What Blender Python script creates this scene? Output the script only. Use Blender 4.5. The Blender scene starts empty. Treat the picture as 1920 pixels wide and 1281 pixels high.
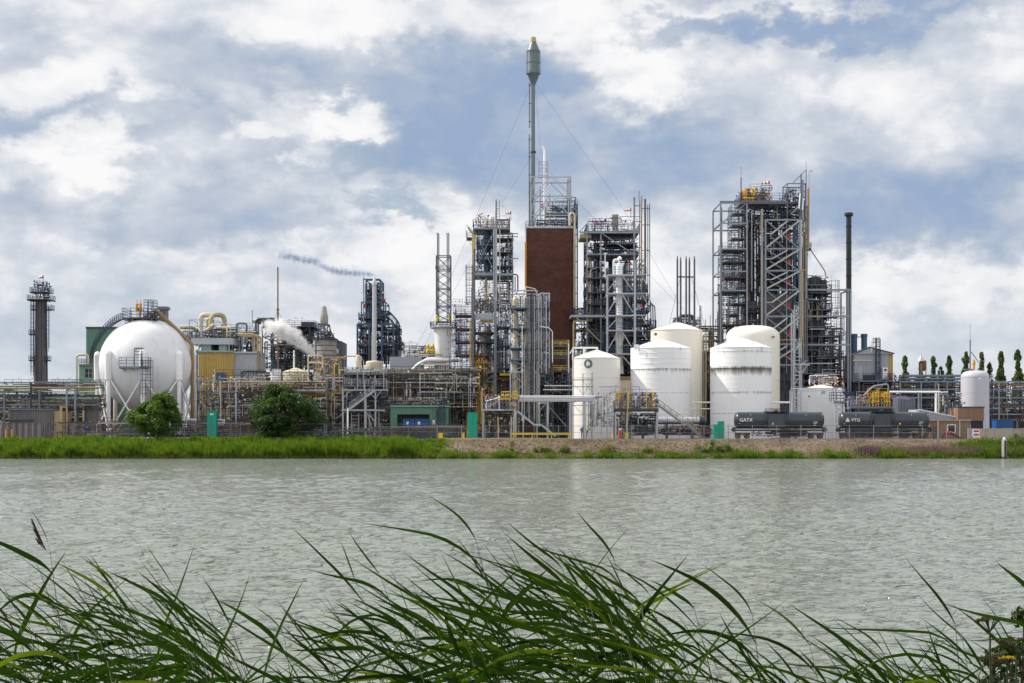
import bpy, math, random
from mathutils import Vector, Matrix
R = math.radians
SC = bpy.context.scene
SC.render.engine = 'CYCLES'
COL = SC.collection

# ---------------------------------------------------------------- camera
F = 2667.0          # focal length in photograph pixels
H = 5.5             # camera height above the water
HY = 801.0          # row of the horizon
CX = 960.0
GZ = 3.2            # height of the yard above the water
cd = bpy.data.cameras.new('camera')
cam = bpy.data.objects.new('camera', cd)
COL.objects.link(cam)
cam.location = (0, 0, H)
cam.rotation_euler = (R(90), 0, 0)
cd.sensor_width = 36.0
cd.lens = 36.0 * F / 1920.0
cd.shift_y = (HY - 640.5) / 1920.0
cd.clip_start = 0.1
cd.clip_end = 9000
SC.camera = cam
SC.render.resolution_x = 1024
SC.render.resolution_y = 683
SC.view_settings.view_transform = 'Standard'
SC.view_settings.look = 'None'
SC.view_settings.exposure = 0.0
SC.view_settings.gamma = 1.0
SC.cycles.volume_bounces = 3
SC.cycles.volume_step_rate = 2.0
SC.cycles.max_bounces = 12

# ---------------------------------------------------------------- sun and sky
SUN_EL = R(43)
sun_dir = Vector((-0.968 * math.cos(SUN_EL), 0.250 * math.cos(SUN_EL), math.sin(SUN_EL)))   # towards the sun
sd = bpy.data.lights.new('sun', 'SUN')
sd.energy = 5.0
sd.angle = R(0.5)
sd.color = (1.0, 0.94, 0.84)
sun = bpy.data.objects.new('sun', sd)
COL.objects.link(sun)
sun.location = (-60, 100, 200)
sun.rotation_euler = sun_dir.to_track_quat('Z', 'Y').to_euler()

W = bpy.data.worlds.new('World')
SC.world = W
W.use_nodes = True
nt = W.node_tree
nt.nodes.clear()


def N(tree, typ, **kw):
    n = tree.nodes.new(typ)
    for k, v in kw.items():
        setattr(n, k, v)
    return n


def ml(tree, op, a, b=None, c=None, clamp=False):
    n = tree.nodes.new('ShaderNodeMath')
    n.operation = op
    n.use_clamp = clamp
    for i, v in enumerate((a, b, c)):
        if v is None:
            continue
        if isinstance(v, (int, float)):
            n.inputs[i].default_value = v
        else:
            tree.links.new(v, n.inputs[i])
    return n.outputs[0]


def build_sky():
    t = nt
    L = t.links.new
    tc = N(t, 'ShaderNodeTexCoord')
    sep = N(t, 'ShaderNodeSeparateXYZ')
    L(tc.outputs['Generated'], sep.inputs[0])
    x, y, z = sep.outputs
    hyp = ml(t, 'MAXIMUM', ml(t, 'SQRT', ml(t, 'ADD', ml(t, 'MULTIPLY', x, x), ml(t, 'MULTIPLY', y, y))), 0.02)
    az = ml(t, 'ARCTAN2', x, y)
    va = ml(t, 'DIVIDE', z, hyp)
    # direction with the height stretched: clouds lie flat
    cmb = N(t, 'ShaderNodeCombineXYZ')
    L(x, cmb.inputs[0]); L(y, cmb.inputs[1]); L(ml(t, 'MULTIPLY', z, 1.7), cmb.inputs[2])

    def noise(scale, detail, rough, dist=0.0, off=(0, 0, 0)):
        mp = N(t, 'ShaderNodeMapping')
        mp.inputs['Location'].default_value = off
        L(cmb.outputs[0], mp.inputs['Vector'])
        n = N(t, 'ShaderNodeTexNoise')
        n.inputs['Scale'].default_value = scale
        n.inputs['Detail'].default_value = detail
        n.inputs['Roughness'].default_value = rough
        n.inputs['Distortion'].default_value = dist
        L(mp.outputs[0], n.inputs['Vector'])
        return n
    w1 = noise(9, 5, 0.55)
    w2 = noise(34, 6, 0.6, off=(3, 1, 5))
    # warped azimuth / height
    uv = N(t, 'ShaderNodeCombineXYZ')
    L(az, uv.inputs[0]); L(va, uv.inputs[1])

    def centred(n, amt):
        s = N(t, 'ShaderNodeVectorMath', operation='SUBTRACT')
        L(n.outputs['Color'], s.inputs[0])
        s.inputs[1].default_value = (0.5, 0.5, 0.5)
        m = N(t, 'ShaderNodeVectorMath', operation='SCALE')
        L(s.outputs[0], m.inputs[0])
        m.inputs['Scale'].default_value = amt
        return m.outputs[0]
    a1 = N(t, 'ShaderNodeVectorMath', operation='ADD')
    L(uv.outputs[0], a1.inputs[0]); L(centred(w1, 0.11), a1.inputs[1])
    a2 = N(t, 'ShaderNodeVectorMath', operation='ADD')
    L(a1.outputs[0], a2.inputs[0]); L(centred(w2, 0.055), a2.inputs[1])
    P = a2.outputs[0]
    # big cloud masses and gaps: (column, row, half width, half height, change, softness)
    blobs = [
        (560, 10, 460, 60, .22, .8), (640, 60, 130, 80, .16, .7), (230, 90, 70, 60, .10, .7),
        (850, 160, 250, 85, -.22, .7), (1020, 115, 100, 60, -.20, .4), (820, 290, 110, 100, -.22, .5),
        (940, 250, 120, 120, -.10, .7), (950, 340, 200, 70, -.08, .8),
        (500, 150, 90, 60, -.12, .8), (660, 245, 85, 45, .30, .35), (560, 240, 120, 50, .16, .6),
        (130, 185, 130, 40, .20, .6), (120, 310, 95, 45, .26, .4), (60, 345, 80, 50, .12, .7),
        (240, 260, 240, 40, -.16, .6), (40, 110, 90, 70, -.10, .8), (20, 290, 50, 90, -.14, .8),
        (370, 330, 140, 60, -.06, .8), (330, 440, 280, 50, -.16, .6), (480, 290, 60, 20, .18, .5),
        (690, 455, 95, 45, .20, .5), (815, 430, 60, 85, .18, .45), (560, 360, 70, 30, .06, .6),
        (480, 510, 330, 30, .06, .8), (100, 540, 160, 60, .04, .8),
        (1190, 140, 110, 75, .30, .4), (1130, 60, 150, 50, .16, .7), (1180, 205, 60, 50, .18, .5),
        (1500, 50, 260, 26, -.34, .6), (1430, 12, 190, 24, .22, .6), (1330, 150, 100, 70, .04, .8),
        (1260, 300, 190, 80, -.20, .7), (1120, 330, 170, 60, -.14, .7), (1480, 270, 140, 60, -.10, .8),
        (1700, 190, 170, 75, .20, .5), (1880, 130, 60, 110, .14, .6), (1780, 280, 120, 40, .08, .7),
        (1720, 400, 180, 60, -.22, .6), (1850, 440, 110, 70, -.20, .6), (1560, 400, 110, 60, -.16, .6),
        (1660, 520, 160, 50, .18, .5), (1850, 560, 110, 40, .12, .6), (1280, 560, 110, 80, .14, .7),
        (1340, 440, 90, 70, -.06, .8), (1080, 520, 80, 60, .06, .8), (960, 600, 1000, 150, .10, .9),
    ]
    acc = None
    for (bx, by, rx, ry, amp, soft) in blobs:
        cu = math.atan((bx - CX) / F)
        cv = (HY - by) / F
        s = N(t, 'ShaderNodeVectorMath', operation='SUBTRACT')
        L(P, s.inputs[0]); s.inputs[1].default_value = (cu, cv, 0)
        m = N(t, 'ShaderNodeVectorMath', operation='MULTIPLY')
        L(s.outputs[0], m.inputs[0]); m.inputs[1].default_value = (F / rx, F / ry, 0)
        ln = N(t, 'ShaderNodeVectorMath', operation='LENGTH')
        L(m.outputs[0], ln.inputs[0])
        mr = N(t, 'ShaderNodeMapRange', interpolation_type='SMOOTHSTEP')
        mr.inputs['From Min'].default_value = 1 + soft
        mr.inputs['From Max'].default_value = 1 - soft
        mr.inputs['To Min'].default_value = 0
        mr.inputs['To Max'].default_value = amp
        L(ln.outputs['Value'], mr.inputs['Value'])
        acc = mr.outputs[0] if acc is None else ml(t, 'ADD', acc, mr.outputs[0])
    n1 = noise(6.5, 8, 0.56, 0.3, (7, 2, 1))
    n2 = noise(22, 8, 0.58, 0.2, (1, 9, 4))
    b = ml(t, 'ADD', ml(t, 'MULTIPLY', acc, 1.15), ml(t, 'MULTIPLY', ml(t, 'SUBTRACT', n1.outputs['Fac'], 0.5), 0.95))
    b = ml(t, 'ADD', b, ml(t, 'MULTIPLY', ml(t, 'SUBTRACT', n2.outputs['Fac'], 0.5), 0.55))
    # clouds outside the view are whitened beyond those in view, to lift the shade
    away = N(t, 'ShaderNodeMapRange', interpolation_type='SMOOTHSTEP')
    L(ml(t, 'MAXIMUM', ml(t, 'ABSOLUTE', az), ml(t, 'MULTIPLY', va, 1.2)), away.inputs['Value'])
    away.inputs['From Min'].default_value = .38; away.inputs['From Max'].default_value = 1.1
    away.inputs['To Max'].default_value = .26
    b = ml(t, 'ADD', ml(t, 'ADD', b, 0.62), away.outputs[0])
    # puffy heads of the heaped clouds
    wv = N(t, 'ShaderNodeVectorMath', operation='ADD')
    L(cmb.outputs[0], wv.inputs[0]); L(centred(w2, 0.05), wv.inputs[1])
    for vs_, va_ in ((17, .30), (41, .16)):
        vo = N(t, 'ShaderNodeTexVoronoi', feature='SMOOTH_F1')
        vo.inputs['Scale'].default_value = vs_; vo.inputs['Smoothness'].default_value = .35
        L(wv.outputs[0], vo.inputs['Vector'])
        b = ml(t, 'ADD', b, ml(t, 'MULTIPLY', ml(t, 'SUBTRACT', 0.42, vo.outputs['Distance']), va_))
    ramp = N(t, 'ShaderNodeValToRGB')
    el = ramp.color_ramp.elements
    el[0].position = 0.08; el[0].color = (.320, .425, .605, 1)
    el[1].position = 0.98; el[1].color = (.955, .955, .965, 1)
    for p, c in ((.30, (.405, .490, .630)), (.50, (.530, .588, .680)), (.66, (.665, .705, .775)), (.80, (.850, .857, .880))):
        e = el.new(p); e.color = (*c, 1)
    L(b, ramp.inputs[0])
    # warm haze towards the horizon
    hz = N(t, 'ShaderNodeMapRange', interpolation_type='SMOOTHSTEP')
    L(va, hz.inputs['Value'])
    hz.inputs['From Min'].default_value = 0.12; hz.inputs['From Max'].default_value = 0.0
    hz.inputs['To Min'].default_value = 0.0; hz.inputs['To Max'].default_value = 0.45
    mh = N(t, 'ShaderNodeMix', data_type='RGBA')
    L(hz.outputs[0], mh.inputs['Factor']); L(ramp.outputs[0], mh.inputs['A'])
    mh.inputs['B'].default_value = (.70, .75, .79, 1)
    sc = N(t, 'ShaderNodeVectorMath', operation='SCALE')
    L(mh.outputs['Result'], sc.inputs[0]); L(ml(t, 'MULTIPLY_ADD', away.outputs[0], 11.0, 10.0), sc.inputs['Scale'])  # added radiance for the unseen clouds, as fill for shaded surfaces
    # clear sky shows through thin places
    sky = N(t, 'ShaderNodeTexSky')
    sky.sky_type = 'NISHITA'
    sky.sun_disc = False
    sky.sun_elevation = SUN_EL
    sky.sun_rotation = math.atan2(sun_dir.x, sun_dir.y)
    sky.altitude = 0; sky.air_density = 1.0; sky.dust_density = 1.2
    gaps = []
    for (bx, by, rx, ry) in ((655, 318, 80, 26), (735, 388, 60, 14), (1010, 120, 60, 40)):
        s = N(t, 'ShaderNodeVectorMath', operation='SUBTRACT')
        L(P, s.inputs[0]); s.inputs[1].default_value = (math.atan((bx - CX) / F), (HY - by) / F, 0)
        m = N(t, 'ShaderNodeVectorMath', operation='MULTIPLY')
        L(s.outputs[0], m.inputs[0]); m.inputs[1].default_value = (F / rx, F / ry, 0)
        ln = N(t, 'ShaderNodeVectorMath', operation='LENGTH'); L(m.outputs[0], ln.inputs[0])
        mr = N(t, 'ShaderNodeMapRange', interpolation_type='SMOOTHSTEP')
        mr.inputs['From Min'].default_value = 1.5; mr.inputs['From Max'].default_value = .4
        mr.inputs['To Max'].default_value = .55
        L(ln.outputs['Value'], mr.inputs['Value'])
        gaps.append(mr.outputs[0])
    # high overhead the cover also breaks open
    n3 = noise(2.2, 5, 0.5, 0.0, (5, 5, 5))
    hi = N(t, 'ShaderNodeMapRange'); L(va, hi.inputs['Value'])
    hi.inputs['From Min'].default_value = .6; hi.inputs['From Max'].default_value = 1.6
    op = N(t, 'ShaderNodeMapRange', interpolation_type='SMOOTHSTEP'); L(n3.outputs['Fac'], op.inputs['Value'])
    op.inputs['From Min'].default_value = .45; op.inputs['From Max'].default_value = .57
    g = ml(t, 'MAXIMUM', ml(t, 'MAXIMUM', gaps[0], gaps[1]), ml(t, 'MULTIPLY', ml(t, 'MULTIPLY', hi.outputs[0], op.outputs[0]), .7))
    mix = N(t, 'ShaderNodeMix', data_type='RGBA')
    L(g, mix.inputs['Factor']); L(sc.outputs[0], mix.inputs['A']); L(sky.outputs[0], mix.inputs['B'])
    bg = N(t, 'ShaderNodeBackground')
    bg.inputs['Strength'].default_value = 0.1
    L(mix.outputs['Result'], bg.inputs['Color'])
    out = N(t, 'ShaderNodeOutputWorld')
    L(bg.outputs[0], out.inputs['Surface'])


build_sky()

# ---------------------------------------------------------------- materials
MATS = {}


def mat(name, rgb, rough=.55, metal=0.0, var=.18, dirt=0.0, dirtcol=(.10, .07, .045), scale=.6, streak=False,
        bump=0.0, bscale=8.0, rnd=.12, spec=.4):
    m = bpy.data.materials.new(name)
    m.use_nodes = True
    t = m.node_tree
    L = t.links.new
    b = t.nodes['Principled BSDF']
    b.inputs['Roughness'].default_value = rough
    b.inputs['Metallic'].default_value = metal
    b.inputs['Specular IOR Level'].default_value = spec
    geo = N(t, 'ShaderNodeNewGeometry')
    mp = N(t, 'ShaderNodeMapping')
    L(geo.outputs['Position'], mp.inputs['Vector'])
    mp.inputs['Scale'].default_value = (1, 1, .18 if streak else 1)
    n = N(t, 'ShaderNodeTexNoise')
    n.inputs['Scale'].default_value = scale
    n.inputs['Detail'].default_value = 6
    n.inputs['Roughness'].default_value = .62
    L(mp.outputs[0], n.inputs['Vector'])
    oi = N(t, 'ShaderNodeObjectInfo')
    # brightness = 1 + var*(noise-.5)*2 + rnd*(random-.5)*2
    v = ml(t, 'MULTIPLY_ADD', n.outputs['Fac'], 2 * var * 1.6, 1 - var * 1.6)
    v = ml(t, 'ADD', v, ml(t, 'MULTIPLY_ADD', oi.outputs['Random'], 2 * rnd, -rnd))
    sc = N(t, 'ShaderNodeVectorMath', operation='SCALE')
    sc.inputs[0].default_value = rgb
    L(v, sc.inputs['Scale'])
    outc = sc.outputs[0]
    if dirt > 0:
        n2 = N(t, 'ShaderNodeTexNoise')
        n2.inputs['Scale'].default_value = scale * 2.7
        n2.inputs['Detail'].default_value = 8
        n2.inputs['Roughness'].default_value = .7
        L(mp.outputs[0], n2.inputs['Vector'])
        mr = N(t, 'ShaderNodeMapRange')
        mr.inputs['From Min'].default_value = .52
        mr.inputs['From Max'].default_value = .72
        mr.inputs['To Max'].default_value = dirt
        L(n2.outputs['Fac'], mr.inputs['Value'])
        mx = N(t, 'ShaderNodeMix', data_type='RGBA')
        L(mr.outputs[0], mx.inputs['Factor'])
        L(outc, mx.inputs['A'])
        mx.inputs['B'].default_value = (*dirtcol, 1)
        outc = mx.outputs['Result']
    L(outc, b.inputs['Base Color'])
    if bump > 0:
        n3 = N(t, 'ShaderNodeTexNoise')
        n3.inputs['Scale'].default_value = bscale
        n3.inputs['Detail'].default_value = 5
        L(geo.outputs['Position'], n3.inputs['Vector'])
        bp = N(t, 'ShaderNodeBump')
        bp.inputs['Strength'].default_value = bump
        bp.inputs['Distance'].default_value = .2
        L(n3.outputs['Fac'], bp.inputs['Height'])
        L(bp.outputs[0], b.inputs['Normal'])
    MATS[name] = m
    return m


mat('steel', (.235, .265, .305), .5, .15, .16, .35)
mat('steel_pale', (.42, .44, .48), .5, .1, .14, .35)
mat('steel_mid', (.145, .165, .195), .5, .2, .2, .4)
mat('steel_dark', (.050, .058, .073), .5, .2, .3, .3)
mat('black_steel', (.030, .031, .034), .5, .1, .3, .25)
mat('navy', (.035, .060, .120), .5, .1, .25, .2)
mat('blue_steel', (.055, .105, .175), .5, .1, .2, .3)
mat('rail_grey', (.12, .14, .18), .5, .2, .2, .2)
mat('white', (.86, .86, .86), .45, 0, .05, .12, (.35, .33, .28))
mat('cream', (.60, .53, .38), .55, 0, .12, .4, (.20, .15, .09))
mat('tan', (.42, .33, .19), .55, 0, .2, .4)
mat('insul', (.42, .40, .35), .38, .55, .12, .35)
mat('rust', (.17, .085, .045), .75, 0, .35, .4)
mat('brownpipe', (.30, .19, .085), .6, 0, .25, .4)
mat('yellow', (.72, .50, .02), .45, 0, .12, .2)
mat('orange', (.62, .30, .02), .5, 0, .25, .3)
mat('red', (.50, .025, .02), .45, 0, .1, .1)
mat('purple', (.36, .25, .46), .5, 0, .2, .3)
mat('maroon', (.085, .035, .05), .6, 0, .3, .2)
mat('green_wall', (.105, .235, .165), .55, 0, .10, .25, (.05, .07, .05), .35, True)
mat('green_pale', (.22, .38, .28), .55, 0, .10, .2, (.08, .10, .08), .35, True)
mat('green_dark', (.030, .095, .075), .55, 0, .15, .25)
mat('teal', (.0, .30, .21), .4, 0, .07, .15, (.05, .14, .10), rnd=.04)
mat('yellow_wall', (.50, .34, .10), .6, 0, .10, .30, (.22, .15, .06), .35, True)
mat('grey_wall', (.40, .42, .46), .6, 0, .08, .25, (.18, .17, .16), .35, True)
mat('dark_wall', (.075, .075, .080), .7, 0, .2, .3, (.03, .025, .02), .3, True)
mat('conc', (.33, .31, .28), .8, 0, .18, .5, (.12, .10, .08), .3, True)
mat('conc_dark', (.15, .14, .14), .8, 0, .3, .6, (.07, .055, .05), .35, True)
mat('glass', (.02, .025, .035), .12, 0, .1, 0)
mat('silver', (.55, .55, .60), .42, .2, .1, .3, (.35, .33, .33), .3, True)
mat('lamp', (.7, .7, .72), .3, .2, .05, 0)
mat('car_black', (.034, .044, .058), .3, .1, .25, .3, (.05, .05, .05), .5, spec=.6)
mat('rail_steel', (.20, .15, .12), .5, .4, .2, .4)
mat('blue_bin', (.012, .075, .23), .5, 0, .12, .25, (.02, .05, .1))
mat('text_white', (.72, .74, .76), .5, 0, .03, .1, (.5, .5, .5))
mat('house_brick', (.24, .15, .105), .85, 0, .2, .4, (.12, .08, .06), 1.5)
mat('wood', (.30, .20, .11), .8, 0, .25, .4)
mat('grey_green', (.125, .160, .170), .42, .2, .10, .25, (.14, .15, .14), .3, True)
mat('hat', (.8, .8, .8), .5)

# ---------------------------------------------------------------- mesh builder


class MB:
    def __init__(s):
        s.v = []
        s.f = []

    def add(s, vs, fs):
        o = len(s.v)
        s.v.extend(vs)
        s.f.extend([tuple(i + o for i in q) for q in fs])

    def box(s, x0, y0, z0, x1, y1, z1):
        s.add([(x0, y0, z0), (x1, y0, z0), (x1, y1, z0), (x0, y1, z0), (x0, y0, z1), (x1, y0, z1), (x1, y1, z1), (x0, y1, z1)],
              [(0, 3, 2, 1), (4, 5, 6, 7), (0, 1, 5, 4), (1, 2, 6, 5), (2, 3, 7, 6), (3, 0, 4, 7)])

    def bar(s, a, b, w, d=None, n=4):
        a = Vector(a); b = Vector(b)
        if (b - a).length < 1e-5:
            return
        x, y, z = axes(b - a)
        d = w if d is None else d
        vs = []
        for p in (a, b):
            for k in range(n):
                t = 2 * math.pi * (k + .5) / n
                r = .7071 if n == 4 else .5
                vs.append(tuple(p + x * (math.cos(t) * w * r) + y * (math.sin(t) * d * r)))
        fs = [(k, (k + 1) % n, n + (k + 1) % n, n + k) for k in range(n)]
        fs += [tuple(range(n))[::-1], tuple(range(n, 2 * n))]
        s.add(vs, fs)

    def path(s, pts, r, n=8, cap=True):
        pts = [Vector(p) for p in pts]
        rings = []
        X = None
        for i, p in enumerate(pts):
            if i == 0:
                t = pts[1] - p
            elif i == len(pts) - 1:
                t = p - pts[i - 1]
            else:
                t = (pts[i + 1] - p).normalized() + (p - pts[i - 1]).normalized()
            t.normalize()
            if X is None:
                x, y, _ = axes(t)
            else:
                x = (X - t * X.dot(t)).normalized()
                y = t.cross(x)
            X = x
            rr = r[i] if isinstance(r, (list, tuple)) else r
            rings.append([tuple(p + x * (math.cos(2 * math.pi * k / n) * rr) + y * (math.sin(2 * math.pi * k / n) * rr)) for k in range(n)])
        vs = [v for g in rings for v in g]
        fs = []
        for i in range(len(rings) - 1):
            for k in range(n):
                fs.append((i * n + k, i * n + (k + 1) % n, (i + 1) * n + (k + 1) % n, (i + 1) * n + k))
        if cap:
            fs.append(tuple(range(n))[::-1])
            fs.append(tuple((len(rings) - 1) * n + k for k in range(n)))
        s.add(vs, fs)

    def lathe(s, prof, c=(0, 0, 0), n=32, a0=0.0):
        vs = []
        fs = []
        for (r, z) in prof:
            for k in range(n):
                t = a0 + 2 * math.pi * k / n
                vs.append((c[0] + r * math.cos(t), c[1] + r * math.sin(t), c[2] + z))
        m = len(prof)
        for i in range(m - 1):
            for k in range(n):
                fs.append((i * n + k, i * n + (k + 1) % n, (i + 1) * n + (k + 1) % n, (i + 1) * n + k))
        if prof[0][0] > 1e-4:
            fs.append(tuple(range(n))[::-1])
        if prof[-1][0] > 1e-4:
            fs.append(tuple((m - 1) * n + k for k in range(n)))
        s.add(vs, fs)

    def mesh(s, name, m, smooth=False, ang=None):
        me = bpy.data.meshes.new(name)
        me.from_pydata([tuple(v) for v in s.v], [], s.f)
        if smooth:
            me.polygons.foreach_set('use_smooth', [True] * len(me.polygons))
            if ang:
                me.set_sharp_from_angle(angle=R(ang))
        if m:
            me.materials.append(MATS[m] if isinstance(m, str) else m)
        me.update()
        return me


def axes(v):
    z = v.normalized()
    ref = Vector((0, 1, 0)) if abs(z.y) < .9 else Vector((0, 0, 1))
    x = ref.cross(z).normalized()
    y = z.cross(x).normalized()
    return x, y, z


UNIT = {}


def unit(kind, m):
    k = (kind, m)
    if k not in UNIT:
        b = MB()
        if kind == 'box':
            b.box(-.5, -.5, -.5, .5, .5, .5)
            UNIT[k] = b.mesh('bar_' + m, m)
        else:
            b.lathe([(.5, -.5), (.5, .5)], n=10)
            UNIT[k] = b.mesh('pipe_' + m, m, True, 40)
    return UNIT[k]


def barM(a, b, w, d):
    v = b - a
    x, y, z = axes(v)
    M = Matrix.Identity(4)
    L = v.length
    c = (a + b) / 2
    for i in range(3):
        M[i][0] = x[i] * w; M[i][1] = y[i] * d; M[i][2] = z[i] * L; M[i][3] = c[i]
    return M


def rnd_path(pts, r):
    """round the corners of a pipe run"""
    pts = [Vector(p) for p in pts]
    out = [pts[0]]
    for i in range(1, len(pts) - 1):
        p = pts[i]
        a = (pts[i - 1] - p); b = (pts[i + 1] - p)
        d = min(r, a.length * .45, b.length * .45)
        a.normalize(); b.normalize()
        p0 = p + a * d; p1 = p + b * d
        for t in (0, .25, .5, .75, 1):
            out.append(p0 * (1 - t) ** 2 + p * 2 * t * (1 - t) + p1 * t * t)
    out.append(pts[-1])
    return out


def props(o, label=None, cat=None, group=None, kind=None):
    if label: o['label'] = label
    if cat: o['category'] = cat
    if group: o['group'] = group
    if kind: o['kind'] = kind
    return o


def obj(name, me, parent=None):
    o = bpy.data.objects.new(name, me)
    COL.objects.link(o)
    if parent is not None:
        o.parent = parent
    return o


class T:
    """a thing at distance D; coordinates are photograph columns and rows turned to metres at D, third value metres behind D"""

    def __init__(s, name, label, cat, D, px, group=None, base=None):
        s.D = D
        s.S = D / F
        s.G = HY + (H - GZ) / s.S
        s.root = bpy.data.objects.new(name, None)
        COL.objects.link(s.root)
        s.o = s.w(px, s.G if base is None else base, 0)
        s.root.location = s.o
        s.root.empty_display_size = .5
        props(s.root, label, cat, group)

    def w(s, x, y, d=0):
        return Vector(((x - CX) * s.S, s.D + d, H - (y - HY) * s.S))

    def l(s, p):
        p = tuple(p) + (0,) * (3 - len(p))
        return s.w(*p) - s.o

    def part(s, name, me, parent=None, kind=None, label=None):
        o = obj(name, me, parent or s.root)
        if kind: o['kind'] = kind
        if label: o['label'] = label
        return o

    def bar(s, name, a, b, w, m='steel', d=None):
        a = s.l(a); b = s.l(b)
        if (a - b).length < 1e-4: return
        w *= s.S
        d = w if d is None else d
        o = obj(name, unit('box', m), s.root)
        o.matrix_basis = barM(a, b, w, d)
        return o

    def rod(s, name, a, b, w, m='insul'):
        a = s.l(a); b = s.l(b)
        o = obj(name, unit('cyl', m), s.root)
        o.matrix_basis = barM(a, b, w * s.S, w * s.S)
        return o

    def pipe(s, name, pts, w, m='insul', bend=2.5, n=10):
        b = MB()
        P = rnd_path([s.l(p) for p in pts], w * s.S * bend)
        b.path(P, w * s.S / 2, n)
        return s.part(name, b.mesh(name, m, True, 50))

    def vessel(s, name, x, d, prof, m='insul', n=28, parent=None, sm=35, label=None):
        """prof: (half width in columns, row) from bottom to top"""
        b = MB()
        c = s.l((x, s.G, d))
        b.lathe([(r * s.S, (s.G - y) * s.S) for (r, y) in prof], c, n)
        return s.part(name, b.mesh(name, m, True, sm), parent, label=label)

    def col(s, name, x, y0, y1, r, d=0, m='insul', dome=True, n=24):
        """closed upright vessel between rows y0 (top) and y1 (bottom)"""
        h = r * .5 if dome else 0
        prof = [(r * .02, y1), (r * .7, y1 - h * .1), (r, y1 - h)] if dome else [(r, y1)]
        prof += [(r, y0 + h)]
        if dome:
            prof += [(r * .92, y0 + h * .55), (r * .6, y0 + h * .15), (0.0, y0)]
        return s.vessel(name, x, d, prof, m, n)

    def box(s, name, x0, y0, x1, y1, d0, d1, m='steel', parent=None, label=None, kind=None):
        a = s.l((x0, y1, d0)); c = s.l((x1, y0, d1))
        b = MB()
        b.box(a.x, a.y, a.z, c.x, c.y, c.z)
        return s.part(name, b.mesh(name, m), parent, kind, label)

    def corr(s, name, x0, y0, x1, y1, d0, d1, m, pitch=.45, dep=.09, label=None, roof=None):
        """box with ribbed sheet walls"""
        b = MB()
        a = s.l((x0, y1, d0)); c = s.l((x1, y0, d1))

        def wall(p, q, nrm):
            L = (q - p).length
            k = max(2, int(L / pitch))
            u = (q - p) / k
            pts = []
            for i in range(k):
                for f, o in ((0, 0), (.3, 0), (.42, 1), (.88, 1)):
                    pts.append(p + u * (i + f) + nrm * (o * dep))
            pts.append(q)
            n = len(pts)
            b.add([(v.x, v.y, a.z) for v in pts] + [(v.x, v.y, c.z) for v in pts], [(i, i + 1, n + i + 1, n + i) for i in range(n - 1)])
        A = Vector((a.x, a.y, 0)); B = Vector((c.x, a.y, 0)); C_ = Vector((c.x, c.y, 0)); D_ = Vector((a.x, c.y, 0))
        wall(A, B, Vector((0, -1, 0))); wall(B, C_, Vector((1, 0, 0))); wall(C_, D_, Vector((0, 1, 0))); wall(D_, A, Vector((-1, 0, 0)))
        b.add([(a.x, a.y, c.z), (c.x, a.y, c.z), (c.x, c.y, c.z), (a.x, c.y, c.z)], [(0, 1, 2, 3)])
        return s.part(name, b.mesh(name, m), None, None, label)

    def rail(s, pts, m='rail_grey', parent=None, h=1.15, t=.085, name='railing', mid=2, step=1.6):
        """handrail along points"""
        b = MB()
        P = [s.l(p) for p in pts]
        for a, c in zip(P, P[1:]):
            L = (c - a).length
            k = max(1, round(L / step))
            for i in range(k + 1):
                q = a.lerp(c, i / k)
                b.bar(q, q + Vector((0, 0, h)), t)
            for j in range(mid + 1):
                z = Vector((0, 0, h * (1 - j / (mid + 1.0))))
                b.bar(a + z, c + z, t * .9)
        return s.part(name, b.mesh(name, m), parent)

    def deck(s, x0, x1, y, d0=0, d1=4, m='steel', rm='rail_grey', th=.28, rail='fblr', h=1.15, name='platform'):
        a = s.l((x0, y, d0)); c = s.l((x1, y, d1))
        b = MB()
        b.box(a.x, a.y, a.z - th, c.x, c.y, a.z)
        # grating bearers under the floor
        k = max(2, int((c.x - a.x) / 1.5))
        for i in range(k + 1):
            x = a.x + (c.x - a.x) * i / k
            b.box(x - .04, a.y + .01, a.z - th - .14, x + .04, c.y - .01, a.z - th)
        o = s.part(name, b.mesh(name, m))
        seg = {'f': ((x0, y, d0), (x1, y, d0)), 'b': ((x0, y, d1), (x1, y, d1)), 'l': ((x0, y, d0), (x0, y, d1)), 'r': ((x1, y, d0), (x1, y, d1))}
        if rail:
            rb = MB()
            for ch in rail:
                p, q = (s.l(v) for v in seg[ch])
                L = (q - p).length
                kk = max(1, round(L / 1.6))
                for i in range(kk + 1):
                    w = p.lerp(q, i / kk)
                    rb.bar(w, w + Vector((0, 0, h)), .085)
                for j in (1, .66, .33):
                    z = Vector((0, 0, h * j))
                    rb.bar(p + z, q + z, .075)
            s.part('railing', rb.mesh('railing', rm), o)
        return o

    def ladder(s, x, y0, y1, d=0, m='navy', cage=True, w=.75):
        b = MB()
        a = s.l((x, y1, d)); c = s.l((x, y0, d))
        for sx in (-w / 2, w / 2):
            b.bar(a + Vector((sx, 0, 0)), c + Vector((sx, 0, 0)), .09)
        L = c.z - a.z
        for i in range(int(L / .6)):
            z = a.z + .3 + i * .6
            b.bar((a.x - w / 2, a.y, z), (a.x + w / 2, a.y, z), .06)
        if cage:
            k = int(L / 1.3)
            for i in range(1, k + 1):
                z = a.z + i * 1.3
                pts = [(a.x + w * .8 * math.cos(t), a.y - .75 * math.sin(t), z) for t in [math.pi * j / 4 for j in range(5)]]
                for p, q in zip(pts, pts[1:]):
                    b.bar(p, q, .09)
            for t in (0, .25, .5, .75, 1):
                px = a.x + w * .8 * math.cos(math.pi * t); py = a.y - .75 * math.sin(math.pi * t)
                b.bar((px, py, a.z + 1.3), (px, py, c.z), .07)
        return s.part('ladder', b.mesh('ladder', m))

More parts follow.
